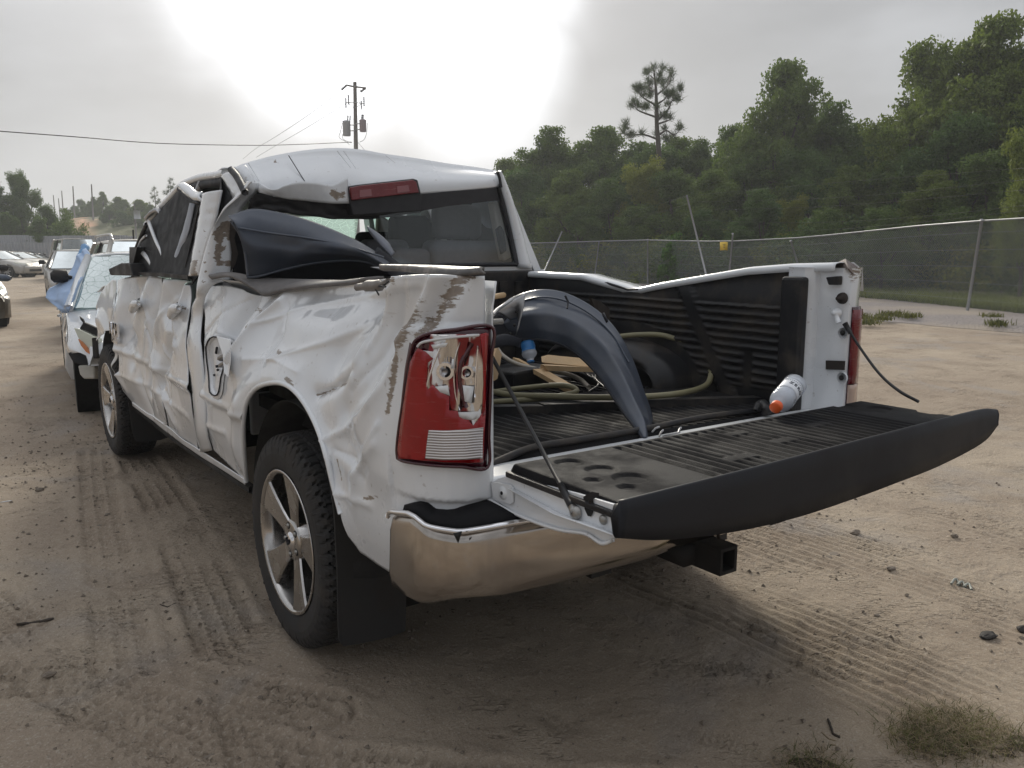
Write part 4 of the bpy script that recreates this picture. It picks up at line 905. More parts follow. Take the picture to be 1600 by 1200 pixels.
def ppoly(name, pts, mat, parent=truck, x=None, y=None, sol=.006, **k):
    V = [bp(q[0], q[1], x=x if len(q) < 3 else q[2], y=y) if y is None else bp(q[0], q[1], y=y if len(q) < 3 else q[2]) for q in pts]
    c = np.mean(V, 0); V = [tuple(v) for v in V]+[tuple(c)]; n = len(pts); return mk(name, V, [(i, (i+1) % n, n) for i in range(n)], mat, parent, smooth_sh=False, sol=sol, **k)
def pxscuff(V, L):                            # paint damage laid where the photo shows it (pixel, radius)
    Q_ = proj(V); v = np.zeros(len(V))
    for x, y, r_ in L: v = np.maximum(v, np.exp(-((np.hypot(Q_[:, 0]-x, Q_[:, 1]-y))/(r_*1.5))**4)*1.25)
    return v
# --- bedside, left
Bz = [(334, 703), (384, 752), (381, 700), (380, 660), (386, 627), (401, 606), (428, 598), (452, 604), (475, 628), (496, 668), (510, 712), (521, 757), (533, 803), (545, 838), (563, 863), (590, 882), (628, 905), ('sz', 1.0, .64), ('sz', 1.06, .66), ('sz', 1.14, .70), ('sz', SEND, .72)]
Tz = [(317, 448), (352, 446), (360, 447), (369, 449), (380, 452), (402, 462), (425, 462), (450, 453), (475, 449), (500, 447), (522, 445), (540, 443), (552, 441), (566, 440), (582, 438), (600, 435), (636, 430), (664, 428), (690, 429), (722, 431), (757, 431)]
Mz = [(320, 545), (360, 560), (368, 560), (374, 558), (383, 555), (402, 545), (428, 540), (452, 542), (475, 555), (500, 575), (515, 590), (530, 608), (544, 620), (556, 632), (574, 645), (600, 655), (628, 665), ('sz', 1.0, 1.02), ('sz', 1.06, 1.03), ('sz', 1.15, 1.04), ('sz', SEND, 1.04)]
panel('bed_side', [Bz, Mz, Tz], step=.0105, label='crumpled scraped left bed side')
# arch lip (rolled edge) and dark wheel house
AR = Bz[1:13]; P = [pos(*hit(*q))[0] for q in AR]; b = MB(); b.tube(spline(P, 60), .010, 8); lip = b.build('arch_lip', MW, truck)
def wheelhouse(yc, r, x0=-.90, x1=-.40, zc=.44):
    V = []; n = 26
    for x in (x0, x1):
        for k in range(n): t = math.pi*(-.12+1.24*k/(n-1)); V.append((x, yc+r*math.cos(t), zc+r*math.sin(t)))
    F = gridf(2, n)+[tuple(range(n, 2*n))]; return mk('wheel_housing', V, F, M['dark'], truck, sol=.004)
for yc in (0, 3.57):
    for sx in (-1, 1): wheelhouse(yc, .50, .93*sx if sx > 0 else -.93, .42*sx)
# --- doors, front wing, cab corner
panel('rear_door', [[(264, 667), (285, 684), (309, 700)], [(259, 640), (280, 650), (303, 655)], [(247, 600), (270, 600), (294, 600)], [(242, 550), (268, 548), (291, 545)], [(242, 500), (270, 498), (296, 490)], [(256, 434), (275, 437), (297, 446)]], label='rear door folded inwards')
panel('front_door', [[(186, 597), (192, 611), (207, 629), (225, 643), (245, 656), (261, 665)], [(186, 580), (192, 590), (206, 603), (222, 614), (240, 624), (256, 637)], [(185, 520), (192, 520), (205, 520), (222, 520), (235, 525), (244, 550)], [(184, 438), (190, 436), (206, 432), (222, 431), (240, 431), (253, 434)]])
panel('front_wing', [[(152, 533), (158, 524), (166, 517), (177, 515), (179, 530), (181, 560), (184, 594)], [(150, 500), (157, 492), (166, 488), (177, 486), (180, 500), (182, 520), (184, 545)], [(150, 480), (156, 462), (165, 447), (176, 437), (178, 437), (180, 437), (182, 437)]])
panel('rocker_panel', [[(208, 634), (232, 652), (262, 676), (290, 696), (316, 714), (352, 736), (384, 757)], [(207, 628), (232, 646), (262, 665), (290, 688), (314, 703), (350, 726), (383, 748)]], out=.004)
b = MB(); b.tube([pos(*hit(x, y), )[0]+np.array([.03, 0, -.02]) for x, y in ((208, 636), (262, 679), (316, 717), (384, 760))], .022, 6); b.build('sill_tube', M['dark'], truck)
# dark gap behind the doors
gp = [(310, 702), (304, 655), (296, 600), (293, 545), (298, 490), (300, 448), (306, 425)]
P = [pos(*hit(*q))[0]+np.array([.055, 0, 0]) for q in gp]; b = MB(); b.tube(P, .026, 6); b.build('door_gap_seal', M['dark'], truck)
b = MB(); b.tube([pos(*hit(*q))[0]+np.array([.06, 0, 0]) for q in [(263, 668), (258, 640), (249, 600), (245, 550)]], .014, 6); b.build('door_gap_seal', M['dark'], truck)
# cab corner and rear pillar (rows of left/right points)
def rp(px, py, x=None, y=None): return bp(px, py, x=x, y=y)
rowsC = [(('s', 313, 706), ('s', 333, 703)), (('s', 307, 655), ('s', 324, 655)), (('s', 299, 600), ('s', 320, 600)), (('s', 296, 545), ('s', 318, 545)), (('s', 301, 492), ('s', 317, 492)),
         ((-.985, 307, 455), ('y', 330, 448, .93)), ((-.975, 312, 428), ('y', 366, 434, .93)), ((-.955, 320, 395), ('y', 366, 400, .93)), ((-.93, 331, 362), ('y', 367, 352, .93)), ((-.90, 350, 330), ('y', 376, 330, .93)), ((-.86, 372, 309), ('y', 388, 313, .93)), ((-.83, 388, 290), ('y', 401, 300, .93)), ((-.82, 394, 284), ('y', 405, 286, .94))]
V = []; nC = 10; K = []
for a, c in rowsC:
    pa = pos(*hit(*a[1:]), .003)[0] if a[0] == 's' else bp(a[1], a[2], x=a[0]); pc = pos(*hit(*c[1:]), .003)[0] if c[0] == 's' else bp(c[1], c[2], y=c[3]); K.append([pa, pc])
K = np.array(K); tt = np.linspace(0, len(K)-1, 90); KA = spline(K[:, 0], 90); KB = spline(K[:, 1], 90)
for i in range(90):
    w = np.linalg.norm(KB[i]-KA[i])
    for j in range(nC):
        t = j/(nC-1); p = KA[i]*(1-t)+KB[i]*t; bl = min(.06, w*.35)*math.sin(math.pi*t); p = p+np.array([-.8, -.55, 0])*bl*(1 if i > 35 else .25)
        p = p+np.array([-1, -.6, 0])*.022*float(tri(p[1]*6+j*.15, p[2]*5, 5))*smooth(1.5-p[2], 0, .3); V.append(p)
V = np.array(V); cc = mk('cab_corner', V, gridf(90, nC), MW, truck, sol=.004)
def pscuff(V, pl, w):                      # scuffs laid round 3-D points
    v = np.zeros(len(V))
    for q in pl: v = np.maximum(v, np.exp(-(np.linalg.norm(V-q, axis=1)/w)**2))
    return v
attr(cc, 'scuff', pxscuff(V, [(343, 365, 7), (342, 374, 6), (350, 354, 6), (358, 352, 6), (356, 365, 5), (361, 372, 4), (342, 391, 6), (341, 402, 6), (344, 410, 5), (350, 388, 3), (356, 412, 5), (362, 396, 3), (333, 365, 1.5), (318, 440, 2), (322, 425, 2), (320, 410, 1.5)]))
ppoly('quarter_trim', [(364, 345, .922), (378, 335, .922), (398, 326, .922), (398, 445, .915), (364, 443, .915)], M['interior'], y=.97)
mk('torn_edge', [bp(x, y, y=.915) for x, y in ((360, 345), (371, 352), (366, 372), (372, 396), (368, 412), (360, 425), (362, 395), (359, 372))], [(0, 1, 2, 7), (7, 2, 6), (6, 2, 3, 4), (6, 4, 5)], M['rust'], truck, smooth_sh=False, sol=.004)
# bent rear door frame post, with its torn top arm
def strip3(name, A, B, mat, n=40, bulge=.02, nv=8, sol=.012, parent=truck, noise_=.002, sc=None, px=None):
    A = spline(A, n); B = spline(B, n); V = []
    for i in range(n):
        for j in range(nv):
            t = j/(nv-1); p = A[i]*(1-t)+B[i]*t+np.array([-.9, -.4, 0])*(bulge*math.sin(math.pi*t)+noise_*float(1-abs(vn(i*.35, j*.5, 7))*4)); V.append(p)
    o = mk(name, V, gridf(n, nv), mat, parent, sol=sol)
    if mat == MW: attr(o, 'scuff', pxscuff(np.array(V), px or []))
    return o
strip3('door_frame_post', [bp(317, 304, x=-.90), bp(312, 340, x=-.91), bp(303, 390, x=-.93), bp(296, 432, x=-.95)], [bp(347, 297, x=-.87), bp(338, 340, x=-.89), bp(326, 385, x=-.92), bp(313, 430, x=-.945)], MW, px=[(302, 420, 5), (306, 411, 4), (305, 430, 5), (321, 371, 2), (319, 361, 2)])
strip3('door_frame_arm', [bp(282, 293, x=-.90), bp(292, 302, x=-.90), bp(304, 312, x=-.90), bp(316, 314, x=-.90)], [bp(288, 286, x=-.88), bp(298, 292, x=-.88), bp(308, 300, x=-.88), bp(318, 301, x=-.88)], MW, n=16)
strip3('door_frame_arm', [bp(283, 297, x=-.89), bp(294, 308, x=-.89), bp(306, 317, x=-.89), bp(316, 319, x=-.89)], [bp(281, 293, x=-.88), bp(292, 303, x=-.88), bp(304, 312, x=-.88), bp(316, 314, x=-.88)], M['seal'], n=16)
# dark window areas behind the frames: opaque black sheets over the door openings
ppoly('front_window', [(206, 428, -.93), (221, 380, -.90), (232, 350, -.87), (252, 330, -.85), (270, 312, -.84), (283, 298, -.84), (300, 306, -.84), (316, 316, -.85), (306, 370, -.88), (296, 430, -.92), (250, 431, -.93)], M['tint'])
ppoly('rear_window', [(347, 297, -.84), (346, 279, -.82), (366, 315, -.82), (352, 331, -.84), (333, 362, -.87), (322, 395, -.89), (313, 428, -.92), (300, 445, -.93), (300, 425, -.92), (325, 385, -.89)], M['tint'])
strip3('center_pillar', [bp(297, 317, x=-.87), bp(286, 360, x=-.885), bp(276, 390, x=-.90), bp(270, 412, x=-.91)], [bp(305, 318, x=-.86), bp(296, 360, x=-.88), bp(286, 390, x=-.89), bp(280, 414, x=-.90)], simple('blue_grey_pillar', (.34, .37, .43), .4, var=.2, sc=9), n=20, bulge=.006, sol=.004)
for a, c in (((312, 322), (290, 418)),):
    b = MB(); b.tube([bp(*a, x=-.865), bp(*c, x=-.915)], .006, 5); b.build('window_channel', M['trim'], truck)
ppoly('belt_trim', [(208, 430), (250, 432), (297, 437), (296, 430), (250, 426), (208, 425)], M['trim'], x=-.955, sol=.02)
# roof rail, folded windscreen corner and struts
rail = [bp(x, y, x=q) for x, y, q in ((229, 352, -.84), (236, 343, -.83), (252, 324, -.81), (268, 307, -.80), (285, 289.5, -.80), (312, 278, -.80), (340, 273.5, -.80), (352, 270, -.80))]
b = MB(); b.tube(spline(rail, 40), .020, 8); b.build('roof_rail', MW, truck)
b = MB(); b.tube(spline([p+np.array([.01, 0, -.035]) for p in rail], 40), .026, 8); b.build('rail_liner', M['seal'], truck)
b = MB(); b.tube(spline([bp(*q) for q in ((316, 283, -.80), (318, 292, -.79), (311, 300, -.79), (306, 318, -.80))], 16) if False else spline([bp(318, 280, x=-.79), bp(313, 294, x=-.80), (bp(308, 304, x=-.81)), bp(303, 320, x=-.82)], 14), .022, 8); b.build('inner_pillar', M['steel'], truck)
strip3('folded_roof_corner', [bp(229, 345, x=-.86), bp(236, 336, x=-.86), bp(246, 331, x=-.85), bp(252, 337, x=-.84)], [bp(231, 337, x=-.84), bp(240, 328, x=-.84), bp(248, 324, x=-.83), bp(254, 329, x=-.82)], M['steel'], n=14, sol=.006)
for pl, r_, mt in (([(232, 346), (243, 375), (253, 396), (256, 410)], .010, MW), ([(228, 368), (220, 377), (214, 392)], .008, MW), ([(229, 350), (216, 380), (206, 408), (202, 425)], .012, M['trim']), ([(221, 390), (234, 405), (243, 418), (250, 425)], .022, MW), ([(226, 388), (240, 396), (252, 405), (258, 412)], .006, M['trim']), ([(232, 404), (244, 408), (256, 420)], .009, M['steel'])):
    b = MB(); b.tube(spline([bp(x, y, x=-.90) for x, y in pl], 14), r_, 7); b.build('bent_strut', mt, truck)
b = MB(); P = [bp(x, y, x=-1.0) for x, y in ((169, 420), (188, 411), (203, 411), (207, 431), (172, 430))]; b.prism(P, (.12, .03, 0)); b.build('door_mirror', M['trim'], truck, bev=.008, smooth_sh=False)
b = MB(); P = [bp(x, y, x=-.95) for x, y in ((202, 386), (214, 386), (208, 412), (205, 432), (202, 428))]; b.prism(P, (.05, .0, 0)); b.build('mirror_base', M['trim'], truck, smooth_sh=False)
# handles and badge
for (x, y), w in (((222, 475), .10), ((284, 482), .09)):
    c = pos(*hit(x, y), .035)[0]; b = MB(); pts = [c+np.array([-.0, t*w, -.03*t+(-.02)*abs(t)]) for t in np.linspace(-1, 1, 9)]; b.tube(pts, [.012, .022, .026, .028, .028, .028, .026, .022, .012], 8); hd = b.build('door_handle', MW, truck)
    b = MB(); b.lathe([(0, .0), (0, .03), (.012, .034)], 16, tuple(c+np.array([.028, .05, .0])), 'x'); b.build('handle_cup', M['seal'], hd)
bc = pos(*hit(181.5, 515), .012)[0]
text('badge', 'RAM', .115, M['chrome_clean'], truck, bc, (0, -1, 0), (0, 0, 1), .006, 1.25); text('badge', '1500', .105, M['chrome_clean'], truck, pos(*hit(183, 528), .012)[0], (0, -1, 0), (0, 0, 1), .006, 1.0)
# fuel filler: recessed well with a crumpled hinged door
c = hit(343, 568); n = 22; V = []; cs, cz = c
ring = [(cs+.105*math.cos(t)*(1+.08*math.sin(3*t)), cz-.01+.135*math.sin(t)*(1+.06*math.cos(2*t))) for t in np.linspace(0, 2*math.pi, n, endpoint=False)]
prof = [(1.12, .002), (1.0, .012), (.93, .004), (.90, -.03), (.5, -.035), (.0, -.03)]
for k, o_ in prof:
    for s_, z_ in ring: V.append(pos(cs+(s_-cs)*k, cz+(z_-cz)*k, o_+.004)[0])
V = np.array(V); fd_ = mk('fuel_filler', V, gridf(len(prof), n, wv=True), MW, truck); attr(fd_, 'scuff', [0]*len(V))
for dx, dz, r_, mt in ((-.02, .02, .030, 'liner'), (.03, .05, .012, 'dark'), (-.045, .055, .009, 'dark'), (.0, .075, .008, 'dark'), (-.06, .0, .010, 'dark'), (.045, -.01, .012, 'dark'), (.02, -.045, .013, 'dark'), (-.03, -.06, .009, 'dark'), (.05, .03, .008, 'dark'), (-.01, -.085, .008, 'dark')):
    b = MB(); p = pos(cs-dx, cz+dz, .004)[0]; r_ *= .62; b.lathe([(-.012, 0), (-.012, r_*.8), (-.004, r_), (.01, r_)], 12, tuple(p+np.array([.022, 0, 0])), 'x'); b.build('filler_cap' if r_ > .015 else 'filler_fixing', M[mt], fd_)
ro_ = [pos(cs+(q[0]-cs)*1.0, cz+(q[1]-cz)*1.0, .017)[0] for q in ring]; b = MB(); b.tube(ro_+[ro_[0]], .0035, 5, cap=False); b.build('filler_ring', M['seal'], fd_)
rg_ = np.random.default_rng(4)
for k in range(9):
    q = pos(cs+rg_.uniform(-.06, .06), cz+rg_.uniform(-.09, .08), .010)[0]; b = MB(); b.tube([q, q+np.array([0, rg_.normal(0, .012), rg_.normal(0, .012)])], .006, 5); b.build('torn_edge', M['seal'], fd_)
A = pos(*hit(352, 560), .02)[0]; b = MB(); b.tube([A, A+np.array([-.03, -.06, .01]), A+np.array([-.02, -.12, .03])], .012, 6); b.tube([A+np.array([0, 0, -.03]), A+np.array([-.03, -.06, -.02]), A+np.array([-.02, -.12, 0])], .010, 6); b.build('filler_hinge', M['steel'], fd_)
dv = MB(); Pd = [pos(*hit(x, y), .028)[0] for x, y in ((363, 523), (371, 530), (372, 560), (368, 590), (362, 583), (360, 552))]; dv.prism(Pd, (.008, .02, 0)); fdd = dv.build('filler_door', MW, truck, smooth_sh=False, bev=.004); attr(fdd, 'scuff', [0]*len(fdd.data.vertices))

# --- cab back, roof, rear window
HE = [(403, 300), (420, 304), (434, 307), (455, 311), (480, 313), (505, 316), (530, 318), (548, 317), (600, 309), (655, 303), (720, 298), (779, 292)]
HR = [(366, 263), (388, 255), (412, 248), (440, 242), (480, 235.5), (520, 232), (560, 234.5), (600, 241), (645, 247), (700, 256), (745, 262), (779, 268)]
He = spline([bp(x, y, y=.93) for x, y in HE], 90); Hr = spline([bp(x, y, y=1.10) for x, y in HR], 90)
V = []; RN = 64
for i in range(90):
    u = i/89; e = He[i]; r_ = Hr[i]; xl = -.79+.0*u; xr = .64
    for j in range(RN):
        if j < 18:
            t = j/17; p = e*(1-t)+r_*t; p = p+np.array([0, -.055, .01])*math.sin(math.pi*min(1, t*1.15))*(.6+.4*u)
            p = p+np.array([0, -1, .3])*(.030*float(tri(u*6+t*.8, t*1.4-u*2, 15))*(1-u)**1.2+.010*float(tri(u*15, t*3, 16))*(1-u)**1.5*(1-t))
        else:
            t = (j-17)/(RN-18); y = 1.10+t*1.75; zl = np.interp(y, [.95, 1.22, 1.875, 2.225, 2.85], [1.865, 1.855, 1.838, 1.758, 1.665]); zr = 1.90-.03*t-.10*t**3
            x = -.80+(r_[0]+.80)*1.0; x = r_[0]*(1-.02*t) if u > .02 else -.80; f = (x+.80)/(1.44)
            zz = r_[2]*(1-smooth(t, 0, .5))+(zl*(1-f)+zr*f+.22*f*(1-f)*(1-.35*t))*smooth(t, 0, .5)
            zz = min(zz, r_[2]+.012*t*4)-.015*float(smooth(t, 0, .1)); p = np.array([x, y, zz+.012*float(vn(x*4, y*3, 19))*2*smooth(t, 0, .1)])
        V.append(p)
V = np.array(V); ro = mk('roof', V, gridf(90, RN), MW, truck, sol=.006)
attr(ro, 'scuff', pxscuff(V, [(521, 301, 4), (526, 306, 5), (534, 303, 4), (519, 293, 2), (430, 253, 2), (470, 290, 1.5)]))
strip3('torn_roof_flap', [bp(x, y, y=q) for x, y, q in ((405, 285, .92), (426, 296, .88), (448, 289, .86), (467, 284.5, .86), (495, 285, .87), (520, 288, .89), (544, 276, .90))], [bp(x, y, y=q) for x, y, q in ((405, 301, .915), (428, 306, .90), (450, 311, .895), (470, 313, .895), (497, 316, .90), (520, 318, .90), (546, 318, .905))], MW, n=50, bulge=.006, nv=8, sol=.003, noise_=.003, px=[(521, 302, 5), (527, 307, 5), (535, 304, 4)])
for a, c in (((527, 236), (548, 262)), ((537, 236), (556, 263)), ((603, 243), (617, 254)), ((451, 243), (476, 283)), ((388, 255), (405, 282)), ((382, 258), (398, 283))):   # pressed beads and fold lines
    b = MB(); b.tube([bp(a[0], a[1], y=1.03), bp((a[0]+c[0])/2, (a[1]+c[1])/2, y=.975), bp(c[0], c[1], y=.945)], .0022, 5); b.build('roof_bead', MW if a[0] != 451 else M['seal'], truck)
strip3('roof_side', [bp(345, 276, x=-.82), bp(352, 286, x=-.82), bp(360, 301, x=-.825), bp(367, 315, x=-.83)], [bp(362, 268, x=-.81), bp(369, 277, x=-.815), bp(376, 290, x=-.82), bp(381, 300, x=-.825)], MW, n=20, bulge=.012, sol=.004)
b = MB(); b.tube(spline([bp(361, 265, x=-.815), bp(369, 274, x=-.82), bp(377, 288, x=-.83), bp(383, 301, x=-.84)], 20), .016, 6); b.build('roof_gap_seal', M['seal'], truck)
strip3('roof_fold', [bp(384, 258, y=1.02), bp(392, 272, y=.96), bp(398, 286, y=.93)], [bp(371, 265, y=1.02), bp(380, 280, y=.98), bp(388, 294, y=.95)], MW, n=14, bulge=.01, sol=.004)
# crumpled dark headliner under the torn edge
V = []
TL_ = spline([bp(x, y, y=.945) for x, y in ((392, 300), (430, 303), (480, 300), (530, 314), (600, 312), (657, 305))], 50); BL_ = spline([bp(x, y, y=.97) for x, y in ((387, 326), (430, 330), (480, 337), (530, 342), (600, 340), (657, 331))], 50)
for i in range(50):
    for j in range(9): t = j/8; p = TL_[i]*(1-t)+BL_[i]*t; V.append(p+np.array([0, -1, 0])*.012*(1-abs(float(vn(i*.33, j*.6, 25)))*4))
mk('torn_headliner', V, gridf(50, 9), M['seal'], truck, sol=.01)
# third brake lamp
bl = root('high_brake_light', (0, 0, 0)); bl.parent = truck
def prismy(name, pts, y, depth, mat, parent, bev=0.0, **k):
    P = [bp(px, py, y=y) for px, py in pts]; return MB().prism(P, (0, depth, 0)).build(name, mat, parent, bev=bev, smooth_sh=False, **k)
prismy('housing', [(545, 291), (560, 288.5), (646, 279), (653, 281), (659, 306), (658, 330), (552, 337), (546, 314)], .895, .07, M['seal'], bl, bev=.006)
prismy('lens', [(547, 293), (562, 290), (645, 281), (651, 284), (655, 301), (550, 313)], .882, .02, M['redlens3'], bl, bev=.004)
prismy('clear_window', [(562, 297), (580, 295), (581, 306), (562, 308)], .879, .004, simple('smoked_lens', (.30, .10, .11), .15, coat=.5), bl); prismy('clear_window', [(620, 291), (638, 289), (640, 299), (621, 301)], .879, .004, bpy.data.materials['smoked_lens'], bl)
# rear window frame, glass
prismy('window_top_shade', [(655, 304), (700, 299), (779, 293), (786, 312), (770, 314), (700, 322), (657, 330)], .925, .03, M['seal'], truck)
b = MB(); b.tube([bp(778, 292, y=.925), bp(786, 320, y=.925), bp(797, 365, y=.925), bp(808, 413, y=.925)], .014, 6); b.tube([bp(808, 413, y=.925), bp(700, 414, y=.925), bp(600, 416, y=.925)], .012, 6); b.build('window_seal', M['seal'], truck)
gl = [bp(x, y, y=.935) for x, y in ((612, 412), (600, 360), (592, 337), (657, 328), (779, 294), (807, 412))]
mk('rear_window_glass', gl, [(0, 1, 2, 3, 4, 5)], M['glass'], truck, smooth_sh=False)
rp_o = [bp(x, y, y=.94) for x, y in ((779, 267), (786, 275), (800, 310), (815, 358), (831, 420))]; rp_i = [bp(x, y, y=.92) for x, y in ((777, 269), (781, 292), (790, 322), (800, 367), (809, 418))]
V = []; A = spline(rp_i, 30); Bq = spline(rp_o, 30)
for i in range(30):
    for j in range(7): t = j/6; V.append(A[i]*(1-t)+Bq[i]*t+np.array([.0, -.03*math.sin(math.pi*t), 0]))
    p = Bq[i]; V.append(p+np.array([.03, .08, 0])); V.append(p+np.array([.05, .35, 0]))
o = mk('rear_pillar', V, gridf(30, 9), MW, truck, sol=.004)
b = MB(); b.tube(spline([bp(777, 268, y=.905), bp(781, 280, y=.91), bp(783, 293, y=.912)], 10), .008, 6); b.build('roof_gap_seal', M['seal'], truck)
b = MB(); b.box((.04, .945, 1.02), (1.66, .03, .80)); cb = b.build('cab_back_panel', MW, truck, bev=.01, smooth_sh=False)
# right side of the cab (seen from inside / other views)
b = MB(); b.box((.93, 2.05, .95), (.05, 2.2, .86)); b.build('right_doors', MW, truck, bev=.01, smooth_sh=False)
for y0, y1 in ((.95, 1.08), (1.85, 1.98), (3.0, 3.1)):
    b = MB(); b.hexa([(.90, y0, 1.37), (.95, y0, 1.37), (.95, y1, 1.37), (.90, y1, 1.37)], [(.66, y0+.02-(.35 if y0 > 2.5 else 0), 1.86), (.71, y0+.02-(.35 if y0 > 2.5 else 0), 1.86), (.71, y1-.35*(y0 > 2.5), 1.86), (.66, y1-.35*(y0 > 2.5), 1.86)]); b.build('right_pillar', MW, truck, smooth_sh=False)
for y0, y1 in ((1.08, 1.85), (1.98, 3.0)):
    mk('right_window', [(.925, y0, 1.37), (.925, y1, 1.37), (.69, y1-.25*(y0 > 1.5), 1.84), (.69, y0, 1.84)], [(0, 1, 2, 3)], M['sideglass'], truck, smooth_sh=False)
# windscreen, cowl, bonnet, front
mk('windscreen', [(-.80, 3.35, 1.30), (.84, 3.35, 1.30), (.68, 2.80, 1.80), (-.78, 2.83, 1.66)], [(0, 1, 2, 3)], M['wscreen'], truck, smooth_sh=False)
V = []
for i in range(20):
    y = 3.30+1.22*i/19
    for j in range(16): x = -.86+1.72*j/15; V.append((x, y, 1.27-.06*smooth(y, 4.1, 4.52)-.05*(x/.86)**4+.02*float(vn(x*3, y*3, 3))-.02*i/19))
mk('bonnet', V, gridf(20, 16), MW, truck, sol=.006)
b = MB(); b.box((0, 4.42, .88), (1.60, .10, .52)); b.build('front_grille', M['trim'], truck, bev=.02, smooth_sh=False); b = MB(); b.box((0, 4.50, .56), (1.6, .16, .24)); b.build('front_bumper', M['chrome'], truck, bev=.04, smooth_sh=False)
# interior
def rbox(name, c, d, mat, bev=.04, rot=None, parent=truck): return MB().box(c, d, rot).build(name, mat, parent, bev=bev, smooth_sh=False)
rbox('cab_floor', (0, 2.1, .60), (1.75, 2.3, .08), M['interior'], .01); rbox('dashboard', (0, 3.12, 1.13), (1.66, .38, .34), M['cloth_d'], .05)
rbox('rear_bench', (0, 1.27, 1.10), (1.56, .20, .76), M['cloth'], .07); rbox('bench_cushion', (0, 1.55, .86), (1.56, .5, .22), M['cloth'], .05)
def curved_pad(name, px0, px1, py0, py1, y, th, mat, parent=truck):
    a = bp((px0+px1)/2, (py0+py1)/2, y=y); x0 = bp(px0, py0, y=y)[0]; x1 = bp(px1, py0, y=y)[0]; z1 = bp(px0, py0, y=y)[2]; z0 = bp(px0, py1, y=y)[2]
    o = MB().box((a[0], y, (z0+z1)/2), (x1-x0, th, z1-z0)).build(name, mat, parent, bev=.045, smooth_sh=True); o.modifiers['bev'].segments = 5; return o
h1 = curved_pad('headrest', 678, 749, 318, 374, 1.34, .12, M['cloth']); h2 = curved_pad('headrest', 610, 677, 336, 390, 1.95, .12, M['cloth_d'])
for px in (706, 734):
    a = bp(px, 376, y=1.31); b = MB(); b.tube([a-np.array([0, 0, .03]), a+np.array([0, 0, .03])], .007, 6); b.build('headrest_post', M['chrome_clean'], h1)
curved_pad('seat_back_top', 668, 792, 375, 440, 1.22, .16, M['cloth']); curved_pad('seat_back_top', 610, 668, 388, 440, 1.22, .14, M['cloth']); curved_pad('seat_back_top', 566, 634, 374, 440, 1.60, .16, M['cloth'])
curved_pad('front_seat', 560, 618, 362, 420, 2.1, .16, M['interior']); curved_pad('headrest', 500, 560, 372, 410, 2.1, .12, M['interior'])
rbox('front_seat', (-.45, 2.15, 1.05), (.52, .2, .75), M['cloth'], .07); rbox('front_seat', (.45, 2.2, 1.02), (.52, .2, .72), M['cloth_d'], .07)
prismy('side_airbag', [(752, 326), (762, 332), (768, 352), (767, 366), (758, 376), (748, 374), (750, 350)], 1.5, .08, M['airbag'], truck, bev=.012)
prismy('inner_pillar_trim', [(770, 316), (779, 314), (790, 350), (800, 402), (788, 408), (778, 360)], 1.0, .06, M['beige'], truck, bev=.01)
prismy('belt_anchor', [(776, 358), (783, 352), (789, 362), (792, 392), (784, 398), (780, 380)], .985, .02, M['cloth_d'], truck, bev=.006)
prismy('inner_door_trim', [(592, 334), (606, 330), (660, 327), (680, 322), (680, 350), (612, 352), (596, 388), (588, 384)], 2.6, .06, M['beige'], truck, bev=.02)
sw = MB(); c = np.array([-.42, 2.78, 1.22]); sw.tube([c+np.array([math.cos(t)*.19, math.sin(t)*.06, math.sin(t)*.18]) for t in np.linspace(0, 2*math.pi, 25)], .016, 8); sw.build('steering_wheel', M['interior'], truck)
hl = []
for i in range(16):
    for j in range(10): x = -.74+1.36*i/15; y = 1.0+1.75*j/9; hl.append((x, y, 1.815-.05*(j/9)-.10*(1-i/15)**2*.8-.04*(j/9)**2))
mk('headliner', hl, gridf(16, 10), M['beige'], truck)
rbox('right_door_trim', (.895, 2.05, 1.02), (.02, 2.1, .72), M['beige'], .005)

# ---------------------------------------------------------------- the bed
FZ = .870
# floor liner with raised ribs as one moulded sheet
def liner_floor():
    xs = np.arange(-.72, .7401, .006); ys = np.r_[np.arange(-.985, -.86, .008), np.arange(-.86, .80, .04)]
    X, Y = np.meshgrid(xs, ys, indexing='ij')
    rb = smooth(np.sin(X*2*math.pi/.043), -.15, .35)
    end = smooth(Y, -.925, -.905); up = .022*smooth(Y, -.985, -.93)
    Z = FZ-.012+up*.55+rb*.011*end*smooth(.78-Y, 0, .03)
    Z = Z+.014*np.exp(-((Y+.945)/.014)**2)+.008*vn(X*2.2, Y*2.2, 3)+.020*np.exp(-((X+.35)/.25)**2-((Y+.9)/.2)**2)
    return mk('bed_liner_floor', np.stack([X.ravel(), Y.ravel(), Z.ravel()], 1), gridf(*X.shape), M['liner_dusty'], truck)
liner_floor()
b = MB()
for i, x in enumerate(np.arange(-.70, .70, .043)):            # the slanting rib ends along the lip
    b.box((x+.012, -.922, FZ+.002), (.014, .06, .012), .62)
b.build('rib_ends', M['liner_dusty'], truck, smooth_sh=False, kind='stuff')
b = MB(); b.tube(spline([bp(768, 725, z=FZ+.015), bp(830, 700, z=FZ+.03), bp(900, 688, z=FZ+.032), bp(1000, 672, z=FZ+.026), bp(1100, 652, z=FZ+.026), bp(1195, 640, z=FZ+.02)], 40), .012, 6); b.build('liner_lip', M['liner'], truck)
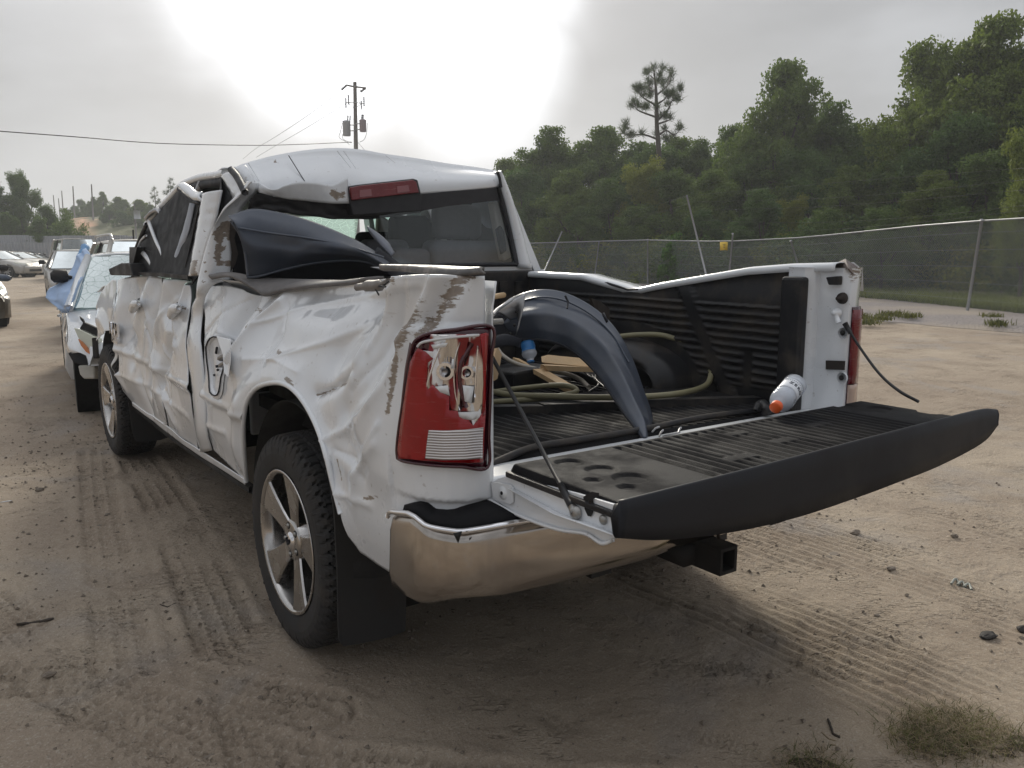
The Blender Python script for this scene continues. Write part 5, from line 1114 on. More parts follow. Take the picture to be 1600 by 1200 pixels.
# the lifted edge that crosses the floor
b = MB(); P = [bp(762, 652, z=FZ+.0), bp(850, 648, z=FZ), bp(1000, 641, z=FZ), bp(1190, 634, z=FZ)]
for p, q in zip(P[:-1], P[1:]): b.hexa([p, q, q+np.array([.01, .05, 0]), p+np.array([.01, .05, 0])], [p+np.array([0, 0, .040]), q+np.array([0, 0, .034]), q+np.array([.01, .05, .034]), p+np.array([.01, .05, .040])])
b.build('liner_step', M['liner'], truck, smooth_sh=False)
b = MB()
for i, x in enumerate(np.arange(-.55, .74, .043)): b.box((x, .42-.6*(x+.2)*.5, FZ+.022), (.018, 1.05, .012), -.02)
b.build('upper_floor_ribs', M['liner_dusty'], truck, smooth_sh=False)
mk('upper_floor', [tuple(P[0]+np.array([0, .03, .022])), tuple(P[-1]+np.array([0, .03, .022])), (.78, .84, FZ+.022), (-.72, .84, FZ+.022), (-.72, P[0][1]+.2, FZ+.022)], [(0, 1, 2, 3, 4)], M['liner_dusty'], truck, smooth_sh=False)
rbox('bed_sill', (.0, -1.045, .838), (1.60, .13, .09), MW, .012)
rbox('floor_support', (0, 0, .79), (1.5, 1.85, .06), M['dark'], 0)
# bulkhead
rbox('bed_front_wall', (0, .855, 1.11), (1.64, .03, .54), M['liner'], .01)
b = MB()
for k in range(14): b.box((-.70+k*.108, .835, 1.10), (.05, .02, .44))
b.build('front_wall_ribs', M['liner'], truck, smooth_sh=False)
# right wall liner
RT_ = [(765, 424), (838, 427), (875, 429), (915, 431), (950, 442), (975, 451), (988, 453), (1040, 444), (1110, 432), (1175, 421), (1240, 416), (1290, 415), (1322, 414)]
rt = [bp(x, y, x=.80) for x, y in RT_[1:]]; rty = np.array([p[1] for p in rt])[::-1]; rtz = np.array([p[2] for p in rt])[::-1]
def rtop(y): return np.interp(y, rty, rtz)
def rwall(y, z):        # inner wall x as a function of y,z: ribs, the slanting smooth bands, buckle
    x = .775+.02*smooth(z, 1.28, 1.40)+.045*np.exp(-((y-.04)/.18)**2)*smooth(z, 1.1, 1.35)
    zr = (z > .93)*(z < 1.27)
    g = smooth(np.sin((z)*2*math.pi/.034), -.2, .4)*.014*zr
    band = np.abs((y+.36)+(1.28-z)*.62) < .045; band2 = (y < -.86); band3 = (np.abs(y+.70) < .03)*(z < 1.08); band4 = np.hypot((y-.02)/.50, (z-.86)/.30) < 1
    flat = band | band2 | band3 | band4 | (y > .72)
    return x-g*(~flat)-.010*band.astype(float)-.008*band4
ys = np.arange(-.985, .85, .012); V = []
zs_n = 96
for y in ys:
    t = rtop(y)
    for j in range(zs_n): z = .872+(t-.012-.872)*j/(zs_n-1); V.append((float(rwall(np.array(y), np.array(z))), y, z))
mk('bed_liner_wall', V, gridf(len(ys), zs_n), M['liner'], truck)
# wheel house bump in the bed, right
V = []
for i in range(34):
    t = math.pi*i/33
    for j in range(12):
        u = j/11; k = 1-.10*smooth(1-u, .55, 1); V.append((.56+.22*u+.03*(1-math.sin(t))*(1-u), .05-.46*math.cos(t)*k, .868+.215*(math.sin(t)**.7)*k*(1 if u > .15 else .80+.2*u/.15)))
V += [(.575, .05-.40*math.cos(math.pi*i/33), .868+.165*math.sin(math.pi*i/33)**.7) for i in range(34)]; n0 = 34*12
mk('wheel_arch_box', V, gridf(34, 12)+[(n0+i, n0+i+1, (i+1)*12, i*12) for i in range(33)]+[tuple(range(n0, n0+34))], M['liner'], truck)
panel_r = MB(); V = []
for i in range(50):
    y = -.95+5.4*i/49
    for j in range(10):
        z = .52+.86*j/9; za = max(z, .44+math.sqrt(max(0, .53**2-min(abs(y), abs(y-3.57))**2))) if min(abs(y), abs(y-3.57)) < .53 else z; V.append((.975-.03*smooth(z, 1.1, 1.4)-.0, y, min(za, 1.40 if y > .9 else float(rtop(max(y, -1.0)))-.06)))
mk('right_side_panel', V, gridf(50, 10), MW, truck, sol=.004)
# white rail on top of the right side
V = []; sec = [(-.028, -.022), (-.030, -.004), (-.024, .006), (0, .010), (.09, .008), (.15, -.02), (.165, -.10)]
ry = np.linspace(-1.08, .86, 90)
for y in ry:
    t = rtop(y)
    for a, c in sec: V.append((.80+a+.045*math.exp(-((y-.04)/.16)**2), y, t+c))
mk('bed_rail', V, gridf(90, len(sec)), MW, truck, sol=.003)
b = MB(); a = bp(983, 452, x=.80); b.tube([bp(938, 439, x=.79), a+np.array([-.005, 0, -.002]), bp(996, 452, x=.79)], .006, 5); b.build('rail_fold', M['seal'], truck)
# corner post, right
pp_ = [(.742, -.90), (.744, -.97), (.765, -.992), (.798, -1.0), (.803, -1.095), (.815, -1.12), (.845, -1.128), (.90, -1.105), (.945, -1.06), (.968, -.98), (.975, -.88), (.90, -.86)]
V = []; zz = np.linspace(.80, 1.43, 30)
for z in zz:
    for k, (x, y) in enumerate(pp_):
        e = .006*float(vn(k*.7, z*6, 77)) if k > 3 and z > 1.2 else 0; V.append((x+e+(.012*smooth(z, 1.30, 1.43) if 5 <= k <= 8 else 0)-.02*smooth(.95-z, 0, .15)*(k < 4), y, z+(-.02*(k in (8, 9, 10)) if z > 1.4 else 0)))
cp = mk('corner_post', V, gridf(30, len(pp_), wv=True)+[tuple(range(29*12, 30*12))], MW, truck, bev=.004); attr(cp, 'scuff', pscuff(np.array(V), [np.array([.90, -1.11, z]) for z in (1.33, 1.38, 1.42)]+[np.array([.84, -1.12, z]) for z in (1.40, 1.43)]+[np.array([.80, -1.05, 1.41])], .035))
rbox('liner_edge', (.722, -.945, 1.135), (.045, .10, .52), M['liner'], .012)
mk('torn_corner_cap', [bp(x, y, y=yy) for x, y, yy in ((1298, 421, -1.0), (1312, 409, -1.04), (1322, 405, -1.08), (1332, 413, -1.10), (1342, 421, -1.10), (1334, 430, -1.12), (1325, 420, -1.12), (1312, 420, -1.05))], [(0, 1, 7), (1, 2, 6, 7), (2, 3, 6), (3, 4, 5, 6)], simple('scraped_primer', (.20, .165, .15), .6, var=.5, sc=40), truck, smooth_sh=False, sol=.006)
def onR(px, py, x=.797): return bp(px, py, x=x)
b = MB(); P = [onR(*q) for q in ((1296, 433), (1317, 431), (1316, 445), (1300, 445))]; b.prism(P, (-.025, 0, 0)); b.build('striker', M['trim'], truck, bev=.004, smooth_sh=False)
c = onR(1317, 466); b = MB(); b.lathe([(-.035, 0), (-.035, .008), (-.012, .008), (-.012, .020), (0, .022)], 14, tuple(c), 'x'); b.build('latch_pin', M['rust'], truck)
c = onR(1309, 489); b = MB(); b.lathe([(-.03, 0), (-.03, .010), (-.02, .012), (-.012, .018), (0, .018)], 14, tuple(c), 'x'); b.tube([c+np.array([-.02, 0, 0]), c+np.array([-.02, -.02, -.035])], .011, 6); b.build('cable_anchor', MW, truck)
for px, py in ((1318, 520), (1316, 590)):
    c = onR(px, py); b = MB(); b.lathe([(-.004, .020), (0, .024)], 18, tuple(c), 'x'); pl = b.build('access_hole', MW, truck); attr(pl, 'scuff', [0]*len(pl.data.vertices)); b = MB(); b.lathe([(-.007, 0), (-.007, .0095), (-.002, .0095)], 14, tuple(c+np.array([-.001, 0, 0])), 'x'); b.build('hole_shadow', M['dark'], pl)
b = MB(); P = [onR(*q) for q in ((1292, 563), (1321, 564), (1320, 578), (1292, 577))]; b.prism(P, (-.008, 0, 0)); b.build('rust_patch', M['rust'], truck, smooth_sh=False)
# right tail lamp, seen edge on
tr = root('tail_light', (0, 0, 0)); tr.parent = truck; sec = [(.828, -1.128), (.845, -1.140), (.90, -1.120), (.950, -1.068), (.978, -.985), (.982, -.93)]
def lampwall(z0, z1, mat, name, off=0.0):
    V = []
    for z in np.linspace(z0, z1, 8):
        for i, (x, y) in enumerate(sec): V.append((x+off*(i > 1), y-off*(i < 4), z))
    return mk(name, V, gridf(8, len(sec)), mat, tr, sol=.008)
lampwall(.995, 1.275, M['redlens3'], 'lens'); lampwall(.875, .99, simple('pale_lens', (.55, .40, .32), .2, coat=.4), 'reverse_lens'); lampwall(.865, 1.285, M['maroon'], 'housing', -.006)

# left corner: inner jamb
V = []; jl = [(-.797, -1.123), (-.790, -1.115), (-.786, -1.05), (-.77, -1.0), (-.75, -.96), (-.75, -.80)]
zt = np.linspace(.80, 1.415, 20)
for z in zt:
    for x, y in jl: V.append((x+.012*smooth(z, 1.33, 1.42), y, z))
mk('corner_jamb', V, gridf(20, len(jl)), MW, truck, sol=.004)
c = np.array([-.785, -1.08, 1.305]); b = MB(); b.lathe([(.0, .018), (.012, .018), (.016, .008), (.05, .008), (.05, 0)], 12, tuple(c), 'x'); b.build('latch_pin', M['zinc'], truck)
# rail cap on the left, bent and torn; plastic rail strip sagging forward
def capstrip(name, up_, lo, ytop, mat, th=.012, n=40, sc=None):
    A = spline([bp(x, y, x=q) for x, y, q in up_], n); B_ = spline([bp(x, y, x=q) for x, y, q in lo], n); V = []
    for i in range(n):
        for j in range(6): t = j/5; p = A[i]*(1-t)+B_[i]*t; V.append(p+np.array([-.018, -.01, .006])*math.sin(math.pi*t))
    return mk(name, V, gridf(n, 6), mat, truck, sol=th)
cm = simple('scraped_rail_plastic', (.085, .08, .078), .42, var=.6, sc=18, dust=.6, dustc=(.40, .36, .33), dsc=14)
capstrip('rail_cap', [(597, 417.5, -.84), (640, 417, -.83), (690, 418, -.82), (730, 420, -.81), (757, 421, -.80)], [(600, 421, -.87), (640, 424, -.87), (690, 430, -.87), (725, 431, -.86), (758, 428, -.83)], None, cm)
capstrip('rail_cap', [(331, 431, -.92), (352, 427, -.90), (375, 429, -.87), (400, 435, -.82), (440, 437, -.78), (500, 439, -.76), (560, 440, -.74), (600, 434, -.76)], [(333, 436, -.95), (358, 433, -.94), (378, 440, -.92), (400, 453, -.90), (414, 462, -.89), (440, 455, -.86), (490, 448, -.84), (560, 443, -.82)], None, simple('dusty_rail_plastic', (.13, .122, .12), .55, var=.5, sc=30, dust=.4, dustc=(.32, .29, .27)))
b = MB(); b.tube(spline([bp(x, y, x=-.90) for x, y in ((558, 449), (575, 447), (592, 446), (607, 438))], 14), [.012]*4+[.018]*6+[.008]*4, 7); b.build('torn_trim', simple('torn_trim_grey', (.22, .20, .185), .6, var=.4, sc=30), truck)
for pl in ([(592, 447), (603, 448)], [(585, 449), (592, 461)], [(607, 440), (600, 445)]):
    b = MB(); b.tube([bp(*q, x=-.91) for q in pl], .003, 4); b.build('torn_shred', M['seal'], truck)
V = []
for i in range(60):                        # closes the top of the left side down into the bed
    y = .90-1.90*i/59; s_ = -y; z_ = float(np.interp(y, [-1.0, -.5, 0, .4, .9], [1.41, 1.385, 1.33, 1.35, 1.36])); p = pos(s_, z_)[0]
    for j in range(5): t = j/4; V.append(p*(1-t)+np.array([-.735, y, z_-.02-.25*t])*t if j else p)
mk('rail_inner_face', V, gridf(60, 5), MW, truck, sol=.003)
rbox('bed_liner_wall', (-.735, -.05, 1.05), (.02, 1.7, .42), M['liner'], .01)

# ---------------------------------------------------------------- left tail lamp
tl = root('tail_light', (0, 0, 0)); tl.parent = truck
def lsz(px, py, o=.016):
    s, z = hit0(px, py, -o); return np.array([s, z])
def lpos(s, z, o):
    x, y, nx, ny = plan(s); return np.array([x-nx*o, y-ny*o, z])
# local lamp frame: u 0..1 from outer (left) edge to inner edge, v 0..1 bottom to top
ol = [lsz(621, 745), lsz(622, 716), lsz(624, 690), lsz(630, 640), lsz(636, 590), lsz(645, 545), lsz(650, 500)]; ir = [lsz(761, 745), lsz(762, 729), lsz(762.5, 690), lsz(763.5, 640), lsz(765, 590), lsz(766.5, 545), lsz(769, 500)]
OL = spline(ol, 41); IR = spline(ir, 41)
def luv(u, v):
    i = v*40; a = np.array([np.interp(i, range(41), OL[:, k]) for k in (0, 1)]); c = np.array([np.interp(i, range(41), IR[:, k]) for k in (0, 1)]); q = a*(1-u)+c*u
    q[1] -= .030*math.sin(math.pi*min(1, (1-u)))*(v > .8)*(v-.8)*2*0; return q
def uv_of(px, py, o=.016):
    q = lsz(px, py, o); u, v = .5, .5
    for _ in range(25):
        f = luv(u, v)-q; e = 1e-3; du = (luv(u+e, v)-luv(u-e, v))/(2*e); dv = (luv(u, v+e)-luv(u, v-e))/(2*e)
        st = np.linalg.lstsq(np.stack([du, dv], 1), -f, rcond=None)[0]; u = min(1.05, max(-.05, u+st[0])); v = min(.995, max(.0, v+st[1]))
    return u, v
def corner(u, v, r=.10):                # rounds the outer corners of the lamp outline in uv
    return u, v
def lampgrid(name, u0, u1, v0, v1, o0, mat, nu=24, nv=30, fn=None, sol=.005):
    V = [lpos(*luv(u0+(u1-u0)*i/(nu-1), v0+(v1-v0)*j/(nv-1)), o0 if fn is None else fn(i/(nu-1), j/(nv-1))) for i in range(nu) for j in range(nv)]
    return mk(name, V, gridf(nu, nv), mat, tl, sol=sol)
def lamppoly(name, pxs, o, mat, sol=.005, fine=.012):
    """a polygon of the lamp face given in photo pixels, triangulated finely enough to follow the curve"""
    pts = [uv_of(*q) for q in pxs]; n = len(pts); dens = []
    for i in range(n):
        a = np.array(pts[i]); c = np.array(pts[(i+1) % n]); k = max(1, int(np.linalg.norm(c-a)/.08)); dens += [tuple(a+(c-a)*t/k) for t in range(k)]
    import mathutils
    from mathutils.geometry import delaunay_2d_cdt
    inner = [Vector((x, y)) for x in np.arange(.03, 1, .07) for y in np.arange(.02, 1, .05)]
    vs = [Vector(p) for p in dens]; m = len(vs); r_ = delaunay_2d_cdt(vs+inner, [(i, (i+1) % m) for i in range(m)], [tuple(range(m))], 1, 1e-5)
    us = sorted({i for f in r_[2] for i in f}); ix = {k: n_ for n_, k in enumerate(us)}; V = [lpos(*luv(r_[0][k].x, r_[0][k].y), o) for k in us]; return mk(name, V, [tuple(ix[i] for i in f) for f in r_[2]], mat, tl, sol=sol, smooth_sh=True)
OUT = [(622, 716), (621, 700), (624, 670), (630, 630), (636, 585), (644, 545), (652, 530), (672, 521), (710, 515), (768, 511), (767, 560), (765, 620), (763, 680), (761, 730), (720, 729), (680, 727), (645, 723), (630, 720)]
lamppoly('housing', OUT, .011, M['maroon'], sol=.006)
INN = [(627, 715), (626, 700), (630, 665), (636, 625), (642, 585), (650, 548), (657, 534), (676, 528), (712, 523), (757, 520), (757, 560), (756, 620), (754, 680), (752, 720), (715, 720), (680, 718), (645, 715)]
def _bowl(a, c):
    u = .18+.78*a; h = min(1.0, min(((u-.50)/.13)**2, ((u-.745)/.10)**2)+.5*(2*c-1)**4)
    return .0135+.010*h
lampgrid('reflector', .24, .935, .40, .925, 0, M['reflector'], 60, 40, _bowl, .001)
P = [lpos(*lsz(*q), .018) for q in OUT]; b = MB(); b.tube(spline(P+[P[0]], 120), .0048, 6, cap=False); b.build('lamp_rim', M['maroon'], tl)
wp_ = simple('white_glint', (.72, .73, .74), .2, var=.05, coat=.5)
for q in ([(664, 547), (680, 549), (677, 562), (671, 574), (668, 562)], [(682, 603), (700, 601), (703, 617), (690, 612)], [(722, 601), (738, 603), (734, 630), (725, 626)], [(676, 538), (700, 535), (697, 541), (680, 545)], [(706, 560), (709, 560), (708, 575), (704, 575)]): lamppoly('lamp_glint', q, .0262 if q[0][0] != 664 else .0235, wp_, sol=.002)  # plain white patches standing in for bright reflections inside the lamp
RED = [(627, 716), (626, 700), (630, 665), (636, 625), (641, 590), (645, 565), (652, 550), (657, 543), (668, 549), (679, 560), (671, 566), (670, 585), (668, 598), (671, 608), (678, 600), (690, 612), (702, 618), (702, 640), (715, 641), (717, 650), (722, 653), (730, 655), (737, 664), (744, 656), (748, 648), (756, 638), (754, 680), (752, 721), (715, 721), (680, 719), (645, 716)]
lamppoly('red_lens', RED, .0255, M['redlens'], sol=.003)
lamppoly('red_lens', [(748, 522), (757, 519), (757, 560), (756, 600), (756, 646), (751, 650), (753, 600), (752, 560)], .0255, M['redlens'], sol=.003)
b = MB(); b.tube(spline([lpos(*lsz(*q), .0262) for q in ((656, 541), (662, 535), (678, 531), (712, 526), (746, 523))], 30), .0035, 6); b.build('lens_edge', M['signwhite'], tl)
lampgrid('clear_lens', .40, .915, .245, .42, .028, M['clearlens'], sol=.003)
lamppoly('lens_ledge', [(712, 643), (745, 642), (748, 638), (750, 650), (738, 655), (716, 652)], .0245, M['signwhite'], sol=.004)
for px, py, rr in ((696, 580, .024), (728, 582, .019)):
    s, z = lsz(px, py); c = lpos(s, z, .014); n_ = lpos(s, z, .032)-c; n_ /= np.linalg.norm(n_); b = MB(); t1 = np.cross(n_, [0, 0, 1.]); t1 /= np.linalg.norm(t1); t2 = np.cross(n_, t1)
    for a0, r0, a1, r1 in ((.0, rr*1.05, .010, rr*.95), (.010, rr*.95, .010, rr*.62), (.010, rr*.62, -.004, rr*.58)):
        V = [c+n_*a0+(t1*math.cos(t)+t2*math.sin(t))*r0 for t in np.linspace(0, 2*math.pi, 24, endpoint=False)]+[c+n_*a1+(t1*math.cos(t)+t2*math.sin(t))*r1 for t in np.linspace(0, 2*math.pi, 24, endpoint=False)]
        b.add(V, gridf(2, 24, wv=True))
    sk = b.build('bulb_socket', M['chrome_clean'], tl); b = MB(); V = [c+n_*.002+(t1*math.cos(t)+t2*math.sin(t))*rr*.6 for t in np.linspace(0, 2*math.pi, 20, endpoint=False)]; b.add(V, [tuple(range(20))]); b.build('bulb', M['dark'], sk)
    bb = MB(); bb.tube([c+n_*.002, c+n_*.02], rr*.32, 10); bb.build('bulb', M['steel'], sk)
for pl, r_ in (([(692, 534), (682, 562), (672, 590), (668, 606)], .004), ([(718, 535), (711, 560), (709, 590), (712, 620), (718, 640)], .002), ([(736, 536), (722, 562), (718, 585), (720, 610), (728, 636)], .006), ([(745, 540), (742, 580), (740, 620)], .003)):
    b = MB(); b.tube(spline([lpos(*lsz(*q), .022) for q in pl], 14), r_, 6); b.build('reflector_rib', M['maroon'] if r_ > .005 else M['chrome_clean'], tl)
lamppoly('torn_trim', [(640, 535), (646, 540), (640, 575), (634, 620), (630, 640), (626, 655), (629, 620), (634, 575)], .018, simple('torn_seal', (.13, .09, .09), .7, var=.5, sc=60), sol=.003)

# ---------------------------------------------------------------- rear bumper
BP = spline([(-1.000, -.905), (-1.004, -.98), (-1.000, -1.08), (-.965, -1.17), (-.90, -1.235), (-.78, -1.268), (-.5, -1.288), (0, -1.298), (.5, -1.288), (.78, -1.268), (.90, -1.235), (.965, -1.17), (.992, -1.08), (.996, -.84)], 150)
def btop(i):
    x, y = BP[i]; return float(np.interp(-y, [.84, .90, .912, .935, 1.04, 1.075, 1.11, 1.20, 1.26], [.745, .750, .768, .779, .803, .800, .786, .786, .803]))
def bbot(i): x, y = BP[i]; return .532+.066*smooth(-y, .98, 1.24)
V = []; prof = [(0.0, .085), (.02, .035), (.10, .008), (.28, 0), (.55, .003), (.84, .006), (.95, .012), (1.0, .026), (1.0, .045)]
for i in range(150):
    p = BP[i]; t = BP[min(i+1, 149)]-BP[max(i-1, 0)]; t /= np.linalg.norm(t); n_ = np.array([-t[1], t[0]]); 
    if n_ @ (np.array([0, -.2])-p) < 0: n_ = -n_
    z0, z1 = bbot(i), btop(i); mid = smooth(.34-abs(p[0]), 0, .12)
    for k, o_ in prof: q = p+n_*(o_+mid*.012*(k < .5)); V.append((q[0], q[1], z0+(z1-z0)*k+.004*mid*(1-k)))
bm = mk('rear_bumper', V, gridf(150, len(prof)), M['chrome'], truck, sol=.004)
b = MB(); b.tube([(BP[i][0], BP[i][1]+.006, btop(i)+.001) for i in range(0, 150, 2)], .008, 6); b.build('bumper_top_edge', M['chrome_clean'], bm)
V = []; PI_ = [BP[i] for i in range(14, 136, 2)]
for p in PI_:
    z = btop(int(np.argmin(np.hypot(BP[:, 0]-p[0], BP[:, 1]-p[1])))); q0 = np.array([p[0]*.985, p[1]+.022]); q1 = np.array([np.clip(p[0], -.93, .93)*.93, min(p[1]+.17, -1.0)])
    for j, (t, h) in enumerate(((0, -.004), (.04, .010), (.3, .016), (.7, .018), (1, .018))): q = q0*(1-t)+q1*t; V.append((q[0], q[1], z+h+.003*(j % 2)))
mk('step_pad', V, gridf(len(PI_), 5), M['liner_dusty'], bm, sol=.012)
c = bp(713, 838, y=-1.235); b = MB(); b.add([c+np.array([-.012, -.006, .012]), c+np.array([.012, -.006, .012]), c+np.array([0, -.008, -.014])], [(0, 1, 2)]); b.build('torn_nick', M['dark'], bm, sol=.004)
# hitch receiver
hr = root('tow_hitch', (0, 0, 0)); hr.parent = truck; c = bp(1139, 876, y=-1.37)
b = MB()
for dx, dz, w, h in ((-.032, 0, .012, .084), (.032, 0, .012, .084), (0, .036, .064, .012), (0, -.036, .064, .012)): b.box((c[0]+dx, c[1]+.17, c[2]+dz), (w, .34, h))
b.build('receiver_tube', M['dark'], hr, smooth_sh=False, bev=.002); b = MB(); b.box((c[0], c[1]+.16, c[2]), (.05, .02, .05)); b.build('tube_back', M['dark'], hr)
b = MB(); b.box((c[0], c[1]+.02, c[2]), (.092, .03, .10)); 
b = MB(); b.box((c[0]-.02, c[1]+.16, c[2]-.005), (.13, .12, .06)); b.tube([(c[0]-.5, c[1]+.38, c[2]+.03), (c[0]+.25, c[1]+.38, c[2]+.03)], .032, 10); b.build('cross_tube', M['dark'], hr)
b = MB(); b.tube([(c[0]+.01, c[1]+.05, c[2]+.05), (c[0]+.035, c[1]+.10, c[2]+.14)], .006, 5); b.build('safety_loop', M['rust'], hr)
# underbody
for sx in (-.42, .42): rbox('frame_rail', (sx, 1.6, .60), (.08, 5.5, .14), M['dark'], 0)
b = MB(); b.tube([(-.8, 0, .41), (.8, 0, .41)], .045, 10); b.lathe([(-.14, .02), (-.1, .12), (.1, .12), (.14, .02)], 14, (0, 0, .41), 'x'); b.build('rear_axle', M['dark'], truck)
b = MB(); b.tube([(-.8, 3.57, .41), (.8, 3.57, .41)], .04, 10); b.build('front_axle', M['dark'], truck)
rbox('fuel_tank', (-.12, 1.4, .52), (.5, 1.2, .26), M['dark'], .04); rbox('engine_block', (0, 3.6, .75), (.7, .8, .5), M['dark'], .05); b = MB(); b.tube([(.45, -.75, .52), (.45, .3, .5), (.3, 2, .5)], .035, 8); b.build('exhaust_pipe', M['rust'], truck)
rbox('spare_wheel_mount', (0, -.75, .56), (.7, .5, .16), M['dark'], .03)
# mud flaps
def flap(pts, y, th=.008):
    P = [bp(px, py, y=y+dy) for px, py, dy in pts]; return MB().prism(P, (0, th, 0)).build('mud_flap', M['flap'], truck, smooth_sh=False, bev=.002)
flap([(514, 742, 0), (522, 800, 0), (527, 900, 0), (529, 1000, -.02), (536, 1010, -.02), (560, 1007, -.02), (610, 996, -.02), (634, 986, -.02), (636, 900, 0), (640, 760, 0)], -.50)
flap([(196, 600, 0), (202, 640, 0), (208, 680, 0), (212, 690, 0), (250, 688, 0), (262, 684, 0), (262, 640, 0), (262, 600, 0)], 3.05)
rbox('mud_flap', (.80, -.50, .42), (.26, .01, .50), M['flap'], .002); rbox('mud_flap', (.80, 3.05, .42), (.26, .01, .42), M['flap'], .002)

# ---------------------------------------------------------------- wheels (built once, at the origin, outer face to -x)
def make_wheel():
    w = root('wheel', (0, 0, 0)); w.parent = truck; R_ = .410
    NT = 432; prof = []                                          # tyre section (x, r) outer side first
    sec = [(-.118, .268), (-.128, .285), (-.133, .31), (-.136, .335), (-.134, .358), (-.128, .378), (-.120, .392), (-.110, .401)]
    tr_ = list(np.linspace(-.100, .100, 34)); sec2 = [(x, .4085-.9*x*x*.5) for x in tr_]; sec3 = [(-x, r) for x, r in sec[::-1]]
    S_ = sec+sec2+sec3; th = np.linspace(0, 2*math.pi, NT, endpoint=False); V = []
    A = np.array(S_); x = A[:, 0][None, :]; r = A[:, 1][None, :]; T_ = th[:, None]
    pit = 2*math.pi/60; u = x/.20; row = np.floor((x+.105)/.042); ph = (T_/pit+row*.5+.25*np.sin(x*60)) % 1.0
    groove = np.clip(1-(np.abs(((x+.105)/.042) % 1.0-.5)*2-.80)/.12, 0, 1); groove = 1-groove*(np.abs(x) < .107)*1.0
    groove = ((np.abs((((x+.105)/.042) % 1.0)-.5) > .43)*(np.abs(x) < .10)).astype(float)
    slot = (ph < .20)*(np.abs(x) < .112); sipe = (np.abs(ph-.6) < .04)*(np.abs(x) < .105)*.35
    dep = .0085*np.maximum(np.maximum(groove, slot), sipe)
    sh = ((np.abs(x) > .104)*(r > .374)*((T_/pit*1.0+.25*(r-.37)*60) % 1.0 < .34)*.0075)
    rr = r-dep-sh; xx = x+0*T_
    side = ((np.abs(x) > .12)*(r > .352)*(r < .372)*(((T_/pit*.5) % 1.0) < .12))*.003; xx = xx+np.sign(x)*side*1.0
    V = np.stack([xx, rr*np.cos(T_), rr*np.sin(T_)], -1).reshape(-1, 3)
    mk('tyre', V, gridf(NT, len(S_), wu=True), M['rubber'], w, smooth_sh=False)
    # rim barrel and lip
    b = MB(); b.lathe([(-.118, .268), (-.128, .276), (-.131, .272), (-.128, .262), (-.112, .256), (-.05, .248), (.02, .242), (.10, .25), (.115, .268)], 64, caps=False); b.build('rim', M['rim'], w)
    b = MB(); b.lathe([(-.02, 0), (-.02, .23), (.03, .24)], 40); b.build('brake_drum', M['dark'], w)
    # five broad flat spokes with a crease down the middle
    b = MB()
    for k in range(5):
        a0 = k*2*math.pi/5+math.pi/2+.18
        def pt(rad, off, x): ca, sa = math.cos(a0), math.sin(a0); return (x, rad*ca-off*sa, rad*sa+off*ca)
        st = [(.040, .036, -.094), (.075, .035, -.098), (.12, .040, -.104), (.18, .053, -.112), (.225, .066, -.118), (.260, .082, -.123)]
        V = []
        for rad, hw, x in st: V += [pt(rad, -hw*.8, x+.05), pt(rad, -hw, x+.006), pt(rad, -hw*.90, x-.001), pt(rad, 0, x-.000), pt(rad, hw*.90, x-.001), pt(rad, hw, x+.006), pt(rad, hw*.8, x+.05)]
        b.add(V, gridf(6, 7)+[(0, 1, 2, 3, 4, 5, 6)])
        F = [(i*7+6, i*7, (i+1)*7, (i+1)*7+6) for i in range(5)]; b.add(V, F)
    b.build('spokes', M['rim'], w, smooth_sh=False); 
    b = MB(); b.lathe([(-.106, 0), (-.106, .060), (-.104, .072), (-.094, .082), (-.06, .084)], 40); b.build('hub', M['rim'], w)
    b = MB(); b.lathe([(-.118, 0), (-.117, .018), (-.114, .031), (-.106, .034)], 28); b.build('hub_cap', M['chrome_clean'], w)
    # horned emblem on the cap, simple raised shape
    b = MB(); b.tube([(-.119, -.012, .012), (-.120, -.017, .002), (-.120, -.010, -.006), (-.120, 0, .004), (-.120, .010, -.006), (-.120, .017, .002), (-.119, .012, .012)], .0032, 5); b.tube([(-.120, 0, .006), (-.120, 0, -.014)], .004, 5); b.build('emblem', M['seal'], w)
    for k in range(5):
        a = k*2*math.pi/5+math.pi/2+.18+math.pi/5; c = (-.1, .058*math.cos(a), .058*math.sin(a)); b = MB(); b.lathe([(-.0065, .0), (-.0062, .0145), (.01, .016)], 16, c); h_ = b.build('lug_recess', M['dark'], w); 
        b = MB(); b.lathe([(-.012, 0), (-.012, .007), (-.006, .009), (.0, .009)], 6, c); b.build('lug_nut', M['zinc'], w)
    return w
w0 = make_wheel(); w0.location = (-.850, 0, .41); w0.rotation_euler = (.05, 0, 0)
for x, y, rz, rx in ((-.850, 3.57, 0, .75), (.850, 0, math.pi, .3), (.850, 3.57, math.pi, 1.2)):
    c = copy_tree(w0, truck); c.location = (x, y, .41); c.rotation_euler = (rx, 0, rz)

